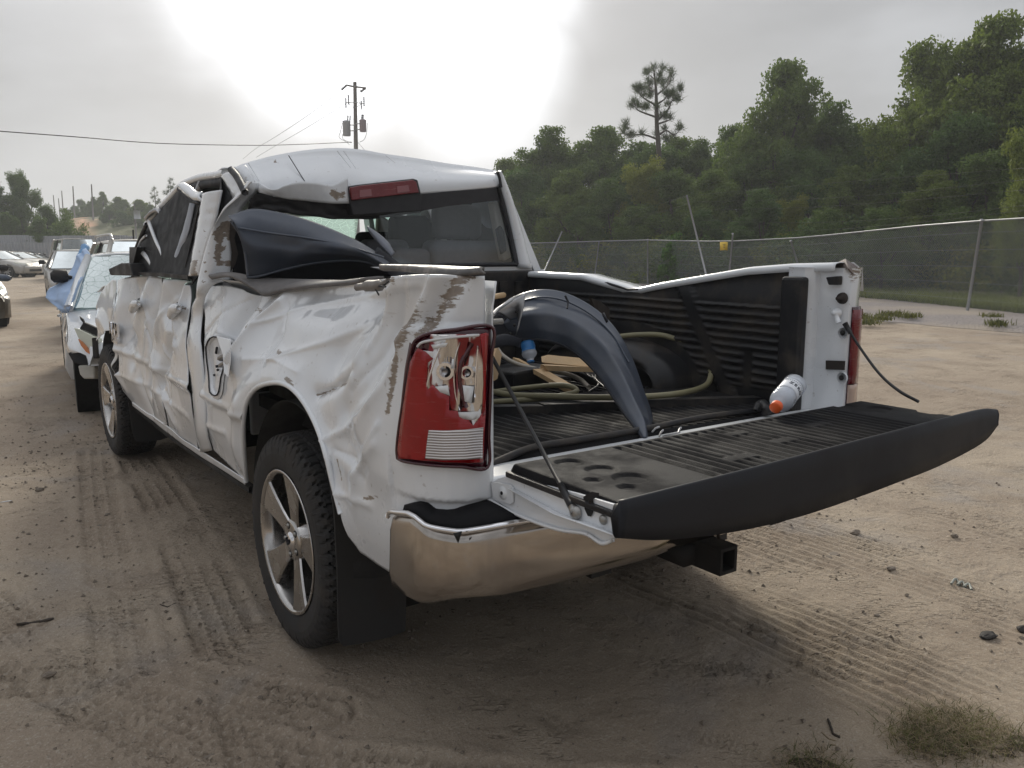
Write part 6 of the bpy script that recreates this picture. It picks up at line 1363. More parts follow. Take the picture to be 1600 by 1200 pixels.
# ---------------------------------------------------------------- open tailgate
tg = root('tailgate', (0, 0, 0)); tg.parent = truck; TZ = .950
def tgate():
    xs = np.r_[np.arange(-.800, .8001, .0050)]; ys = np.arange(-1.200, -1.6351, -.0065); X, Y = np.meshgrid(xs, ys, indexing='ij')
    rb = smooth(np.sin(X*2*math.pi/.0395), -.1, .5); inr = smooth(X, -.47, -.455)*(1-smooth(X, .545, .56))*smooth(-Y, 1.225, 1.235)*(1-smooth(-Y, 1.585, 1.595))
    for cx, cy in ((-.25, -1.50), (.02, -1.44), (.30, -1.36), (-.02, -1.30)): inr = inr*(1-.9*(np.abs(X-cx) < .055)*(np.abs(Y-cy) < .022))
    Z = TZ-.004-.011*inr*(1-rb)
    for (px, py), r in (((890, 720), .046), ((940, 731), .050), ((927, 747), .027), ((986, 744), .055), ((981, 758), .030), ((1320, 632), .05), ((1374, 636), .048), ((1433, 633), .026), ((1455, 641), .055), ((1495, 637), .026)):
        c = bp(px, py, z=TZ); q = np.hypot(X-c[0], Y-c[1]); Z = Z-.007*smooth(r*.86-q, 0, .006)
    edge = np.minimum(np.minimum(X+.80, .80-X), np.minimum(-Y-1.2, Y+1.635)); Z = Z-.03*smooth(.012-edge, 0, .012)
    V = np.stack([X.ravel(), Y.ravel(), Z.ravel()], 1); o = mk('tailgate_liner', V, gridf(*X.shape), M['liner_dusty'], tg); return o
tgate()
rb_ = MB().box((.0, -1.42, TZ-.032), (1.615, .445, .016)).build('liner_flange', M['liner'], tg, bev=.004, smooth_sh=False)
P = [bp(x, y, x=-.798) for x, y in ((764, 756), (778, 748), (800, 741), (850, 757), (900, 770), (966, 790), (966, 838), (958, 843), (940, 848), (915, 833), (880, 828), (845, 818), (800, 799), (772, 786), (762, 778))]
MB().prism(P, (.012, 0, 0)).build('end_plate', MW, tg, smooth_sh=False, bev=.002)
P2 = [p+np.array([.012, 0, 0]) for p in P]; MB().prism([(p[0], p[1], min(p[2], TZ-.04)) for p in P2], (1.575, 0, 0)).build('inner_skin', MW, tg, smooth_sh=False)
b = MB(); b.tube(spline([bp(x, y, x=-.803) for x, y in ((762, 779), (800, 800), (845, 819), (880, 829), (915, 834), (940, 849), (958, 844))], 30), .005, 5); b.build('plate_flange', MW, tg)
P = [bp(x, y, x=-.801) for x, y in ((768, 752), (799, 757), (803, 762), (803, 785), (798, 788), (772, 780))]; MB().prism(P, (-.003, 0, 0)).build('hinge_plate', MW, tg, smooth_sh=False, bev=.001)
c = bp(786, 770, x=-.804); b = MB(); b.lathe([(-.004, 0), (-.004, .016), (.002, .019)], 20, tuple(c)); b.build('hinge_boss', MW, tg); b = MB(); b.lathe([(-.001, 0), (-.001, .005), (.002, .005)], 10, tuple(c+np.array([-.005, 0, 0]))); b.build('boss_hole', M['dark'], tg)
c = bp(763, 763, x=-.79); b = MB(); b.lathe([(-.02, 0), (-.02, .026), (.05, .028)], 20, tuple(c)); b.build('hinge_roller', MW, tg)
P = [bp(x, y, x=-.8005) for x, y in ((912, 776), (926, 768), (936, 770), (936, 774), (927, 780), (927, 800), (924, 807), (919, 806), (914, 795))]; MB().prism(P, (-.0015, 0, 0)).build('latch_slot', M['dark'], tg, smooth_sh=False)
b = MB(); b.tube([bp(922, 782, x=-.803), bp(924, 795, x=-.803)], .004, 6); b.build('latch_claw', M['rust'], tg)
c = bp(943, 812, x=-.80); b = MB(); b.lathe([(-.008, 0), (-.008, .006), (-.004, .011), (0, .012)], 14, tuple(c)); b.build('bolt', M['zinc'], tg)
# black outer cap and skin: rows top edge -> bottom edge -> forward underneath
TX = [(968, 783), (1060, 760), (1160, 735), (1250, 712), (1330, 691), (1400, 673), (1470, 655), (1534, 640), (1558, 640)]; BX = [(968, 843), (1045, 846), (1150, 833), (1245, 811), (1330, 783), (1400, 757), (1470, 729), (1535, 694), (1560, 666)]
tp = spline([bp(x, y, y=-1.636) for x, y in TX], 70); bt = spline([bp(x, y, y=-1.652) for x, y in BX], 70); V = []
US = []
for i in range(70): q = bt[i]; US += [(q[0], q[1]+.02, q[2]+.004), (q[0], -1.42, q[2]*.5+.875*.5-.004), (q[0]*.99, -1.22, .885)]
mk('underside_skin', US, gridf(70, 3), MW, tg, sol=.002)
for i in range(70):
    t_ = tp[i]; q = bt[i]; up_ = np.array([t_[0], t_[1]+.05, t_[2]+.004-.012]); fw_ = np.array([q[0]*.985, -1.30, .872-.030*math.sin(math.pi*i/69)])
    pr = [np.array([t_[0], -1.618, TZ-.004]), np.array([t_[0], -1.630, TZ-.003]), t_+np.array([0, .004, .001]), t_+np.array([0, .0, -.0005]), t_*.97+q*.03+np.array([0, -.003, 0]), t_*.72+q*.28+np.array([0, -.006, 0]), t_*.3+q*.7+np.array([0, -.002, 0]), q+np.array([0, .0, .004]), q+np.array([0, .015, -.001]), q+np.array([0, .022, .006]), np.array([q[0], -1.622, TZ-.03])]; V += pr
mk('tailgate_skin', V, gridf(70, 11)+[tuple(range(11)), tuple(range(69*11, 70*11))], M['skin'], tg, bev=.0)
# support cables
b = MB(); A = bp(768, 556, y=-1.10); Bc = bp(893, 790, x=-.806); b.tube([A, Bc+(A-Bc)*.06], .0055, 8); cb_ = b.build('tailgate_cable', M['cable'], truck); b = MB(); b.tube([Bc+(A-Bc)*.13, Bc], [.008, .0105], 8); b.build('cable_sleeve', M['cable'], cb_)
c = bp(899, 801, x=-.806); b = MB(); b.tube([Bc, c], [.010, .013], 8); b.lathe([(-.010, 0), (-.010, .009), (-.004, .016), (.004, .016)], 14, tuple(c)); b.build('cable_eye', M['zinc'], cb_)
b = MB(); p0 = onR(1320, 505, .785); b.tube(spline([p0, bp(1345, 545, y=-1.2), bp(1375, 585, y=-1.3), bp(1405, 611, y=-1.40), bp(1436, 628, y=-1.46)], 24), .0055, 6); cb2 = b.build('tailgate_cable', M['cable'], truck); b = MB(); b.tube([p0, bp(1329, 521, y=-1.15)], [.011, .008], 8); b.build('cable_sleeve', M['cable'], cb2)
# ================================================================== LOOSE THINGS LYING IN THE BED
def patch(name, grid, mat, parent, nu=40, nv=24, bulge=0.0, bdir=(-.6, -.8, .1), sol=.004, rough_=.0, sd=3, dents=(), lin=False):
    G = np.array(grid, float)                                  # ku x kv x 3
    A = np.stack([spline(G[:, j], nu) for j in range(G.shape[1])], 1); B_ = np.stack([(resample(A[i], nv) if lin else spline(A[i], nv)) for i in range(nu)], 0); bd = np.array(bdir, float)
    for i in range(nu):
        for j in range(nv):
            u, v = i/(nu-1), j/(nv-1); k = bulge*math.sin(math.pi*v)+rough_*(1-abs(float(vn(u*4+v, v*3-u, sd)))*4)
            for (du, dv, r, a) in dents: k -= a*math.exp(-((u-du)/r)**2-((v-dv)/r)**2)
            B_[i, j] += bd*k
    return mk(name, B_.reshape(-1, 3), gridf(nu, nv), mat, parent, sol=sol)
# large navy wing leaning on the left rail against the cab
fa = root('car_fender', tuple(bp(470, 438, y=.45)), 'navy blue car fender lying on the left bed rail against the crushed cab', 'car fender')
pa = [[(355, 338), (371, 352), (382, 385), (386, 433)], [(395, 327), (400, 360), (402, 395), (404, 432)], [(440, 333), (445, 365), (445, 395), (448, 420)], [(490, 347), (492, 372), (490, 395), (492, 411)], [(540, 368), (540, 382), (538, 396), (540, 407)], [(575, 386), (573, 394), (572, 402), (575, 410)], [(610, 411), (607, 414), (604, 418), (602, 422)]]
yA = [.60, .58, .55, .50, .44, .38, .30]
patch('panel', [[bp(x, y, y=yA[i]-.05*math.sin(math.pi*j/3)) for j, (x, y) in enumerate(r)] for i, r in enumerate(pa)], M['navy'], fa, 60, 26, .025, rough_=.006, dents=((.35, .55, .16, .016), (.62, .5, .14, -.016), (.2, .8, .12, .012)))
for pl in ([(372, 356), (420, 364), (480, 372), (540, 384), (600, 402)], [(360, 345), (374, 366), (383, 395), (387, 430)]):
    P = [bp(x, y, y=float(np.interp(x, [355, 400, 440, 490, 540, 575, 610], yA))-.075+.03*(pl[0][0] == 360)) for x, y in pl]; b = MB(); b.tube(spline(P, 40), .0045, 6); b.build('pressed_line', M['navy'], fa)
lb = [[(386, 433), (386, 437), (387, 441)], [(404, 432), (404, 436), (405, 442)], [(448, 420), (450, 430), (452, 441)], [(492, 411), (494, 426), (496, 441)], [(540, 407), (544, 422), (548, 439)], [(575, 410), (580, 422), (586, 435)], [(602, 422), (606, 426), (610, 431)]]
patch('wheel_arch_inner', [[bp(x, y, y=yA[i]+.01+.05*j) for j, (x, y) in enumerate(r)] for i, r in enumerate(lb)], M['navy_in'], fa, 40, 10, 0)
b = MB(); b.tube(spline([bp(x, y, y=q-.01) for (x, y), q in zip([(386, 433), (404, 432), (448, 420), (492, 411), (540, 407), (575, 410), (602, 422)], yA)], 40), .006, 6); b.build('arch_lip', M['navy'], fa)
patch('fender_tip', [[bp(573, 353, y=.40), bp(577, 362, y=.40)], [bp(590, 364, y=.38), bp(591, 380, y=.36)], [bp(606, 378, y=.35), bp(602, 391, y=.33)], [bp(617, 396, y=.32), bp(612, 402, y=.31)]], simple('grey_blue_flange', (.14, .15, .18), .35, metal=.3, coat=.4), fa, 16, 8, .01)
patch('fender_flange', [[bp(590, 386, y=.33), bp(583, 404, y=.33)], [bp(606, 398, y=.31), bp(600, 415, y=.31)], [bp(622, 410, y=.28), bp(606, 428, y=.28)], [bp(642, 424, y=.24), bp(624, 436, y=.24)]], M['navy_in'], fa, 16, 8, .01)
patch('fender_bracket', [[bp(578, 417, y=.26), bp(600, 424, y=.25)], [bp(600, 417, y=.25), bp(612, 424, y=.24)]], M['steel'], fa, 4, 4, 0)
# second navy wing standing arched in the bed
fb = root('car_fender', tuple(bp(1003, 685, z=.90)), 'dark blue arched car fender standing on end in the middle of the bed', 'car fender')
oe = [(774, 487), (800, 465), (840, 453), (880, 457), (924, 479), (960, 512), (986, 557), (1006, 612), (1019, 652), (1016, 682)]; ie = [(800, 527), (812, 529), (848, 531), (880, 540), (905, 556), (932, 583), (955, 616), (976, 647), (992, 668), (1004, 685)]
yB = [-.36, -.40, -.49, -.51, -.57, -.65, -.74, -.84, -.93, -1.00]; G = []
for i in range(10):
    a = np.array(oe[i]); c = np.array(ie[i]); r = []
    for j, t in enumerate((0, .12, .28, .48, .8, 1)): q = a*(1-t)+c*t; r.append(bp(q[0], q[1], y=yB[i]+[.13, .10, .055, .0, .0, .01][j]))
    G.append(r)
patch('panel', G, M['navy'], fb, 80, 40, .004, bdir=(-.5, -.75, .4), rough_=.0035, sd=8, dents=((.30, .3, .10, .010), (.52, .35, .12, -.006)), lin=True)
b = MB(); b.tube(spline([G[i][5]+np.array([0, 0, 0]) for i in range(10)], 50), .0055, 6); b.build('arch_lip', M['navy_in'], fb)
b = MB(); b.tube(spline([G[i][1]+(G[i][2]-G[i][1])*.3+np.array([-.006, -.012, .004]) for i in (1, 2, 3, 4, 5, 6)], 40), .004, 5); b.build('body_line', M['navy'], fb)
patch('wing_flange', [[bp(771, 487, y=-.42), bp(785, 492, y=-.42), bp(797, 500, y=-.42)], [bp(800, 470, y=-.44), bp(806, 480, y=-.44), bp(812, 500, y=-.43)], [bp(820, 458, y=-.47), bp(818, 480, y=-.47), bp(806, 524, y=-.46)]], M['steel'], fb, 14, 10, .006)
patch('inner_panel', [[bp(772, 490, y=-.36), bp(770, 515, y=-.36), bp(772, 528, y=-.36)], [bp(790, 482, y=-.36), bp(795, 510, y=-.36), bp(795, 525, y=-.36)], [bp(806, 480, y=-.36), bp(806, 505, y=-.36), bp(803, 524, y=-.36)]], M['navy_in'], fb, 8, 8, 0)
b = MB(); b.tube([bp(883, 462, y=-.55), bp(888, 472, y=-.56), bp(886, 482, y=-.57)], .004, 6); b.build('edge_clip', M['navy_in'], fb)
b = MB(); b.hexa([bp(940, 491, y=-.68), bp(947, 505, y=-.69), bp(949, 504, y=-.66), bp(943, 490, y=-.66)], [bp(941, 489, y=-.70), bp(949, 503, y=-.71), bp(951, 502, y=-.70), bp(944, 488, y=-.69)]); b.build('edge_clip', M['navy_in'], fb)
for x, y in ((807, 487), (804, 508), (797, 521)):
    b = MB(); c = bp(x, y, y=-.465); b.lathe([(-.001, .0), (-.001, .006), (.001, .006)], 10, tuple(c), 'y'); b.build('bolt_hole', M['dark'], fb)
# small brown bracket behind it
patch_b = MB(); P = [bp(x, y, y=-.25) for x, y in ((924, 466), (936, 470), (952, 482), (953, 500), (944, 494), (930, 482))]; patch_b.prism(P, (.01, .03, .0)); patch_b.build('metal_bracket', M['rust'], None, label='small rusty metal bracket behind the arched blue fender', cat='bracket', smooth_sh=False)
# old hose
def tubeobj(name, pts, r_, mat, label, cat, n=120, group=None): b = MB(); b.tube(spline(pts, n), r_, 10); return b.build(name, mat, None, label=label, cat=cat, group=group)
tubeobj('air_hose', [bp(930, 533, y=.05), bp(960, 527, y=-.02), bp(1000, 523, y=-.12), bp(1040, 525, y=-.24), bp(1082, 542, y=-.37), bp(1106, 568, y=-.46), bp(1110, 590, y=-.52), bp(1098, 605, y=-.56), bp(1060, 615, z=.925), bp(1000, 620, z=.922), bp(930, 621, z=.922), bp(860, 619, z=.925), bp(800, 617, z=.92), bp(770, 612, z=.92)], .0125, M['hose'], 'dirty yellow-green hose looping over the wheel arch in the bed', 'hose')
tubeobj('air_hose', [bp(768, 628, z=.90), bp(800, 626, z=.905), bp(850, 622, z=.91), bp(900, 612, z=.93), bp(880, 602, z=.95), bp(820, 606, z=.93), bp(775, 612, z=.91)], .011, M['hose'], 'lower coil of the hose lying on the ribbed bed floor', 'hose')
tubeobj('pale_tube', [bp(776, 543, z=1.04), bp(786, 556, z=1.02), bp(806, 568, z=.99), bp(840, 577, z=.97), bp(880, 583, z=.95), bp(905, 592, z=.93), bp(920, 605, z=.91)], .010, simple('pale_tube_skin', (.34, .31, .26), .4, var=.3, sc=20), 'pale stiff tube running from the tail lamp corner over the wood', 'tube')
for i, pl in enumerate(([(772, 560), (790, 566), (815, 580), (850, 590), (900, 598)], [(930, 560), (925, 585), (935, 600), (920, 612)], [(940, 575), (930, 590), (945, 605)], [(905, 575), (925, 590), (938, 588)], [(795, 572), (808, 566), (822, 566)])):
    tubeobj('loose_wire', [bp(x, y, z=.965-.01*k) for k, (x, y) in enumerate(pl)], .0035, M['cable'], ['black wire crossing under the pale tube by the lamp', 'black wire hanging in a curve behind the boards', 'short black wire curled by the arched fender', 'black wire lying across the split board', 'short looped black wire next to the blue bottle'][i], 'wire', n=24)
# boards
def board(a, c, w, th, label, up=(0, 0, 1), mat='wood', tip=0.0, name='wooden_board', seed=1):
    a = np.array(a); c = np.array(c); t = (c-a)/np.linalg.norm(c-a); s = np.cross(t, np.array(up, float)); s /= np.linalg.norm(s); n_ = np.cross(s, t); rng_ = np.random.default_rng(seed); V = []; m = 9
    for i in range(m):
        p = a+(c-a)*i/(m-1); k = 1+(rng_.normal(0, .04)); e = rng_.normal(0, .012*(i in (0, m-1)), 4)
        for q, (u, v) in enumerate(((-1, -1), (1, -1), (1, 1), (-1, 1))): V.append(p+s*u*w/2*k+n_*v*th/2+t*e[q])
    F = gridf(m, 4, wv=True)+[(3, 2, 1, 0), (m*4-4, m*4-3, m*4-2, m*4-1)]; return mk(name, V, F, M[mat], None, smooth_sh=False, label=label, cat='board')
board(bp(848, 574, z=1.00), bp(929, 577, z=.965), .055, .022, 'split wooden board lying crosswise under the arched blue fender', seed=1)
board(bp(852, 562, z=1.02), bp(925, 569, z=.99), .07, .012, 'pale thin board on top of the wood pieces', up=(-.2, -.4, 1), seed=2)
board(bp(842, 580, z=.985), bp(893, 609, z=.93), .060, .018, 'short wooden board slanting down to the bed floor', up=(.1, -.5, 1), seed=3)
board(bp(806, 562, z=.985), bp(832, 576, z=.97), .045, .016, 'small wood offcut beside the blue bottle', up=(.2, -.6, 1), seed=4)
board(bp(770, 585, z=1.02), bp(778, 548, z=1.05), .05, .016, 'upright wood piece half hidden behind the left tail lamp', up=(-.3, -1, .1), seed=5)
board(bp(796, 524, y=-.30), bp(812, 519, y=-.30), .04, .012, 'scrap of wood tucked under the end of the blue fender', up=(0, -.8, .6), seed=6)
b = MB(); b.tube([bp(764, 466, y=-.95), bp(775, 463, y=-.93), bp(787, 461, y=-.9)], [.007, .008, .0085], 8); b.build('wood_stick', M['wood'], None, label='wooden stick end poking out above the left tail lamp', cat='stick')
b = MB(); b.tube([bp(770, 492, y=-.9), bp(778, 483, y=-.8), bp(800, 468, y=-.55)], .006, 6); b.build('metal_rod', M['steel'], None, label='thin grey rod leaning from the lamp corner to the fender', cat='rod')
b = MB(); b.box(tuple(bp(806, 590, z=.93)), (.30, .20, .10), .3); b.box(tuple(bp(850, 596, z=.90)), (.22, .14, .06), -.2); b.build('black_liner_scrap', M['liner'], None, label='black plastic scrap piece lying on the bed floor in front of the boards', cat='scrap', smooth_sh=False, bev=.012)
patch('plastic_trim', [[bp(768, 527, y=-.55), bp(768, 545, y=-.55)], [bp(790, 522, y=-.5), bp(795, 540, y=-.5)], [bp(815, 530, y=-.46), bp(812, 543, y=-.46)]], M['navy_in'], None, 12, 6, .01)
o = bpy.data.objects['plastic_trim']; props(o, 'dark curved trim piece between the tail lamp and the blue bottle', 'trim piece')
# crushed blue-labelled bottle
bt_ = root('plastic_bottle', tuple(bp(829, 566, z=.99)), 'crushed clear bottle with blue label upside down among the boards', 'bottle')
A = bp(824, 534, y=-.42); C_ = bp(829, 564, y=-.45); P = resample([A, C_], 9); b = MB(); b.tube(P[:5], [.024, .027, .028, .026, .027], 14); b.build('label_band', M['bluelabel'], bt_); b = MB(); b.tube(P[4:], [.027, .030, .026, .016, .012], 14); b.build('bottle_body', M['pet'], bt_)
b = MB(); b.tube([P[-1], P[-1]+(P[-1]-P[-2])*.6], .014, 12); b.build('cap', M['bluelabel'], bt_)
# bottle with the orange cap on the sill
ob = root('drink_bottle', tuple(bp(1222, 640, z=.92)), 'white sports drink bottle with orange cap lying on the tailgate sill', 'bottle')
c0 = bp(1213, 635.5, z=.982); ry_ = bp(1243, 600, d=1.0)-CAM; tt_ = np.linspace(1.5, 5, 4000); dd_ = np.linalg.norm(CAM+ry_*tt_[:, None]-c0, axis=1); ok_ = np.where(dd_ < .205)[0]; e0 = CAM+ry_*tt_[ok_[-1] if len(ok_) else dd_.argmin()]; ax = e0-c0; ax = ax/np.linalg.norm(ax); ax = ax*1.0
e0 = c0+ax*.205; s1 = np.cross(ax, [0, 0, 1.]); s1 /= np.linalg.norm(s1); s2 = np.cross(s1, ax)
def lath(prof, mat, name, n=36):
    V = []
    for a, r_ in prof:
        for k in range(n): t = 2*math.pi*k/n; V.append(c0+ax*a+(s1*math.cos(t)+s2*math.sin(t))*r_)
    F = gridf(len(prof), n, wv=True)
    if prof[0][1] > .001: F.append(tuple(range(n)))
    if prof[-1][1] > .001: F.append(tuple(range((len(prof)-1)*n, len(prof)*n)))
    return mk(name, V, F, mat, ob)
lath([(-.012, .0005), (-.012, .017), (-.010, .0195), (.008, .020), (.010, .0195)], M['orange'], 'cap')
lath([(.008, .015), (.016, .017), (.026, .028), (.036, .035), (.050, .0395), (.060, .0405), (.066, .0385), (.072, .0405), (.086, .0412), (.092, .038), (.097, .0365)], M['pet'], 'bottle_shoulder')
lath([(.097, .0365), (.102, .0385), (.150, .0390), (.160, .0385)], M['label'], 'bottle_label')
lath([(.160, .0385), (.168, .0405), (.195, .041), (.203, .037), (.205, .028), (.204, .0)], M['pet'], 'bottle_base')
lath([(.055, .036), (.1, .034), (.19, .034), (.195, .0)], simple('milky_liquid', (.60, .62, .66), .4), 'bottle_filling')
ln = 'ZERO'
tow = CAM-c0; tow = tow-ax*(tow@ax); tow /= np.linalg.norm(tow); sd_ = np.cross(ax, tow)
for i, ch in enumerate(ln):
    an = (i-1.4)*.40+.25; n_ = tow*math.cos(an)+sd_*math.sin(an); tg_ = -tow*math.sin(an)+sd_*math.cos(an)
    text('label_print', ch, .022, M['blackink'], ob, c0+ax*.126+n_*.0392, tg_, ax*-1 if False else ax, .0006)
b = MB()
for an in np.linspace(-.9, 1.2, 14): n_ = tow*math.cos(an)+sd_*math.sin(an); b.tube([c0+ax*.145+n_*.0394, c0+ax*.149+n_*.0394], .0016, 4)
b.build('label_ring', M['greyink'], ob)
# bits on the sill
b = MB()
for (x0, y0, x1, y1) in ((1019, 675, 1030, 667), (1030, 682, 1036, 672), (1060, 676, 1064, 668)): b.tube([bp(x0, y0, z=.895), bp((x0+x1)/2, (y0+y1)/2-2, z=.905), bp(x1, y1, z=.90)], .0035, 5)
b.tube([bp(1036, 682, z=.89), bp(1062, 675, z=.89)], .004, 5); b.build('broken_clip', M['steel'], None, label='broken shiny clip on the white sill at the foot of the fender', cat='clip')
b = MB(); b.tube(spline([bp(1180, 642, z=.90), bp(1190, 632, z=.92), bp(1199, 640, z=.91), bp(1192, 648, z=.89)], 14), [.008, .014, .018, .02, .02, .022, .02, .02, .018, .02, .018, .014, .012, .008], 7); b.build('black_foam_lump', M['liner'], None, label='small black foam lump beside the orange-capped bottle', cat='lump')
# ================================================================== OTHER WRECKS
def car_wheel(parent, x, y, R_, side):
    w = root('wheel', (0, 0, 0)); w.parent = parent
    b = MB(); s = side
    b.lathe([(s*-.10, R_*.62), (s*-.11, R_*.80), (s*-.09, R_*.96), (s*-.05, R_), (s*.05, R_), (s*.10, R_*.93), (s*.11, R_*.8), (s*.10, R_*.62)], 36); b.build('tyre', M['rubber'], w)
    b = MB(); b.lathe([(s*.085, 0), (s*.09, R_*.12), (s*.07, R_*.2), (s*.055, R_*.5), (s*.095, R_*.62), (s*.10, R_*.66)], 30); b.build('rim', M['dark'], w)
    b = MB()
    for k in range(7):
        a = 2*math.pi*k/7; d = np.array([0, math.cos(a), math.sin(a)]); t = np.array([0, -math.sin(a), math.cos(a)]); p0 = np.array([s*.092, 0, 0])+d*R_*.08; p1 = np.array([s*.098, 0, 0])+d*R_*.62
        b.hexa([p0-t*.03, p0+t*.03, p1+t*.022, p1-t*.022], [q+np.array([s*.014, 0, 0]) for q in (p0-t*.03, p0+t*.03, p1+t*.022, p1-t*.022)])
    b.build('rim_spokes', M['lighttex'], w, smooth_sh=False); w.location = (x, y, R_); return w
def make_car(name, label, paint, L=4.6, Wd=1.76, H=1.45, kind='sedan', wb=2.7, R_=.32, bumper=True, wscreen=None, group=None, crumple=.0, rack=False, cut=0, cat='car', hood=True, lamps=True, wheels=True, seed=1):
    r = root(name, (0, 0, 0), label, cat, group); hw = Wd/2; yf = L*.5; yr = -L*.5; af = yf-(L-wb)*.46; ar = af-wb
    # stations: y, top height of the body (bonnet, belt, boot)
    bel = .93 if kind == 'sedan' else 1.02
    prof = {'sedan': [(yf, .62), (yf-.06, .70), (yf-.9, .86), (yf-1.25, .93), (yf-2.2, .95), (yr+1.1, .97), (yr+.55, 1.0), (yr+.06, .96), (yr, .80)],
            'wagon': [(yf, .66), (yf-.06, .80), (yf-.9, 1.0), (yf-1.15, 1.05), (yf-2.4, 1.06), (yr+.6, 1.07), (yr+.05, 1.06), (yr, .9)]}[kind]
    ys = np.linspace(yr, yf, 120); top = np.interp(ys, [p[0] for p in prof[::-1]], [p[1] for p in prof[::-1]])
    wdt = hw*(1-.16*smooth(ys, yf-.7, yf)**1.5-.12*(1-smooth(ys, yr, yr+.6))**1.5)
    sec = [(1.0, .0, .30), (1.01, .30, .42), (1.0, .62, .62), (.985, .85, .0), (.93, .965, 0), (.60, .995, 0), (0, 1.0, 0)]
    V = []; cs = [(.80, .20, 'a'), (.97, .22, 'a'), (1.0, .34, 'a'), (1.005, .55, 'a'), (1.0, .66, 'a'), (.985, -.10, 't'), (.95, -.035, 't'), (.75, -.006, 't'), (.4, .004, 't'), (0, .010, 't')]
    full = [(s_*k, z, m) for s_, lst in ((-1, cs), (1, cs[::-1][1:])) for k, z, m in lst]
    for y, t, w in zip(ys, top, wdt):
        arch = 0
        for a in (af, ar):
            if abs(y-a) < R_+.07: arch = max(arch, R_*.92+math.sqrt((R_+.07)**2-(y-a)**2))
        for k, z, m in full:
            zz = z if m == 'a' else t+z
            if cut and m == 'a' and y > af-cut: zz = max(zz, .60+.02*math.sin(y*9))
            if m == 'a': zz = min(max(zz, arch) if abs(k) > .9 else zz, t-.11)
            n_ = crumple*(1-abs(float(vn(y*2.4+k, zz*3.1+k*2, seed)))*4); V.append((k*w-np.sign(k)*n_, y, zz+n_*.6*(m == 't')))
    b = mk('body', V, gridf(120, len(full))+[tuple(range(len(full)))[::-1], tuple(range(119*len(full), 120*len(full)))], paint, r)
    for a in (af, ar):
        for s in (-1, 1):
            MB().lathe([(s*.45, .01), (s*.45, R_+.05), (s*(hw-.06), R_+.06)], 28, (0, a, R_*.95)).build('wheel_well', M['dark'], r)
    # greenhouse
    if kind == 'sedan': g = dict(wb_=yf-1.18, wt=yf-1.95, rt=yr+1.35, rb=yr+.62)
    else: g = dict(wb_=yf-1.08, wt=yf-1.75, rt=yr+.32, rb=yr+.06)
    zb = bel; bw = hw*.93; tw = hw*.68; zr = H
    def C(x, y, z): return np.array([x, y, z], float)
    corners_b = [C(-bw, g['wb_'], zb), C(bw, g['wb_'], zb), C(bw*.95, g['rb'], zb+.03), C(-bw*.95, g['rb'], zb+.03)]; corners_t = [C(-tw, g['wt'], zr-.05), C(tw, g['wt'], zr-.05), C(tw*.98, g['rt'], zr-.06), C(-tw*.98, g['rt'], zr-.06)]
    V = []; n1, n2 = 20, 14
    for i in range(n1):
        y = g['wt']+(g['rt']-g['wt'])*i/(n1-1)
        for j in range(n2): x = (-1+2*j/(n2-1)); V.append((x*(tw+.02), y, zr-.05-.01*(i/(n1-1))+.05*(1-x**4)*math.sin(math.pi*(.12+.76*i/(n1-1)))-(.03 if abs(x) == 1 else 0)+crumple*.8*float(vn(x*2, y*2, seed+5))))
    mk('roof', V, gridf(n1, n2), paint, r, sol=.02)
    ps = []
    for cb_, ct in zip(corners_b, corners_t): b = MB(); b.tube([cb_, cb_*.45+ct*.55+np.array([0, 0, .02]), ct+np.array([0, 0, .0])], [.045, .038, .036], 8); b.build('pillar', paint, r)
    for s in (-1, 1):
        ym = (g['wt']+g['rt'])/2+.05; b = MB(); b.tube([C(s*bw, ym-.05, zb), C(s*(tw+.005), ym+.05, zr-.06)], .035, 6); b.build('pillar', M['trim'], r)
        wbp = C(s*bw, g['wb_'], zb); wtp = C(s*tw, g['wt'], zr-.06); mb_ = C(s*bw, ym-.05, zb); mt = C(s*(tw+.005), ym+.05, zr-.06); rbp = C(s*bw*.95, g['rb']+.25, zb+.02); rtp = C(s*tw*.98, g['rt'], zr-.07)
        mk('side_window', [wbp, mb_, mt, wtp], [(0, 1, 2, 3)], M['carglass'], r, smooth_sh=False); mk('side_window', [mb_, rbp, rtp, mt], [(0, 1, 2, 3)], M['carglass'], r, smooth_sh=False)
    def curved(name, a, b_, c, d, mat, bow): 
        V = [];
        for i in range(12):
            for j in range(8): u = i/11; v = j/7; p = (a*(1-u)+b_*u)*(1-v)+(d*(1-u)+c*u)*v; V.append(p+np.array([0, bow*math.sin(math.pi*u), .0]))
        return mk(name, V, gridf(12, 8), mat, r)
    curved('windscreen', corners_b[0]+[.05, 0, 0], corners_b[1]-[.05, 0, 0], corners_t[1]-[.03, 0, 0], corners_t[0]+[.03, 0, 0], wscreen or M['carglass'], .10); curved('rear_screen', corners_b[3]+[.05, 0, 0], corners_b[2]-[.05, 0, 0], corners_t[2]-[.03, 0, 0], corners_t[3]+[.03, 0, 0], M['carglass'], -.08)
    MB().box((0, (g['wb_']+g['rb'])/2, .78), (bw*1.8, g['wb_']-g['rb']-.1, .25)).build('cabin', M['interior'], r, smooth_sh=False)
    for s in (-.38, .38): MB().box((s, .1, 1.02), (.46, .14, .5)).build('seat', M['interior'], r, bev=.05, smooth_sh=False)
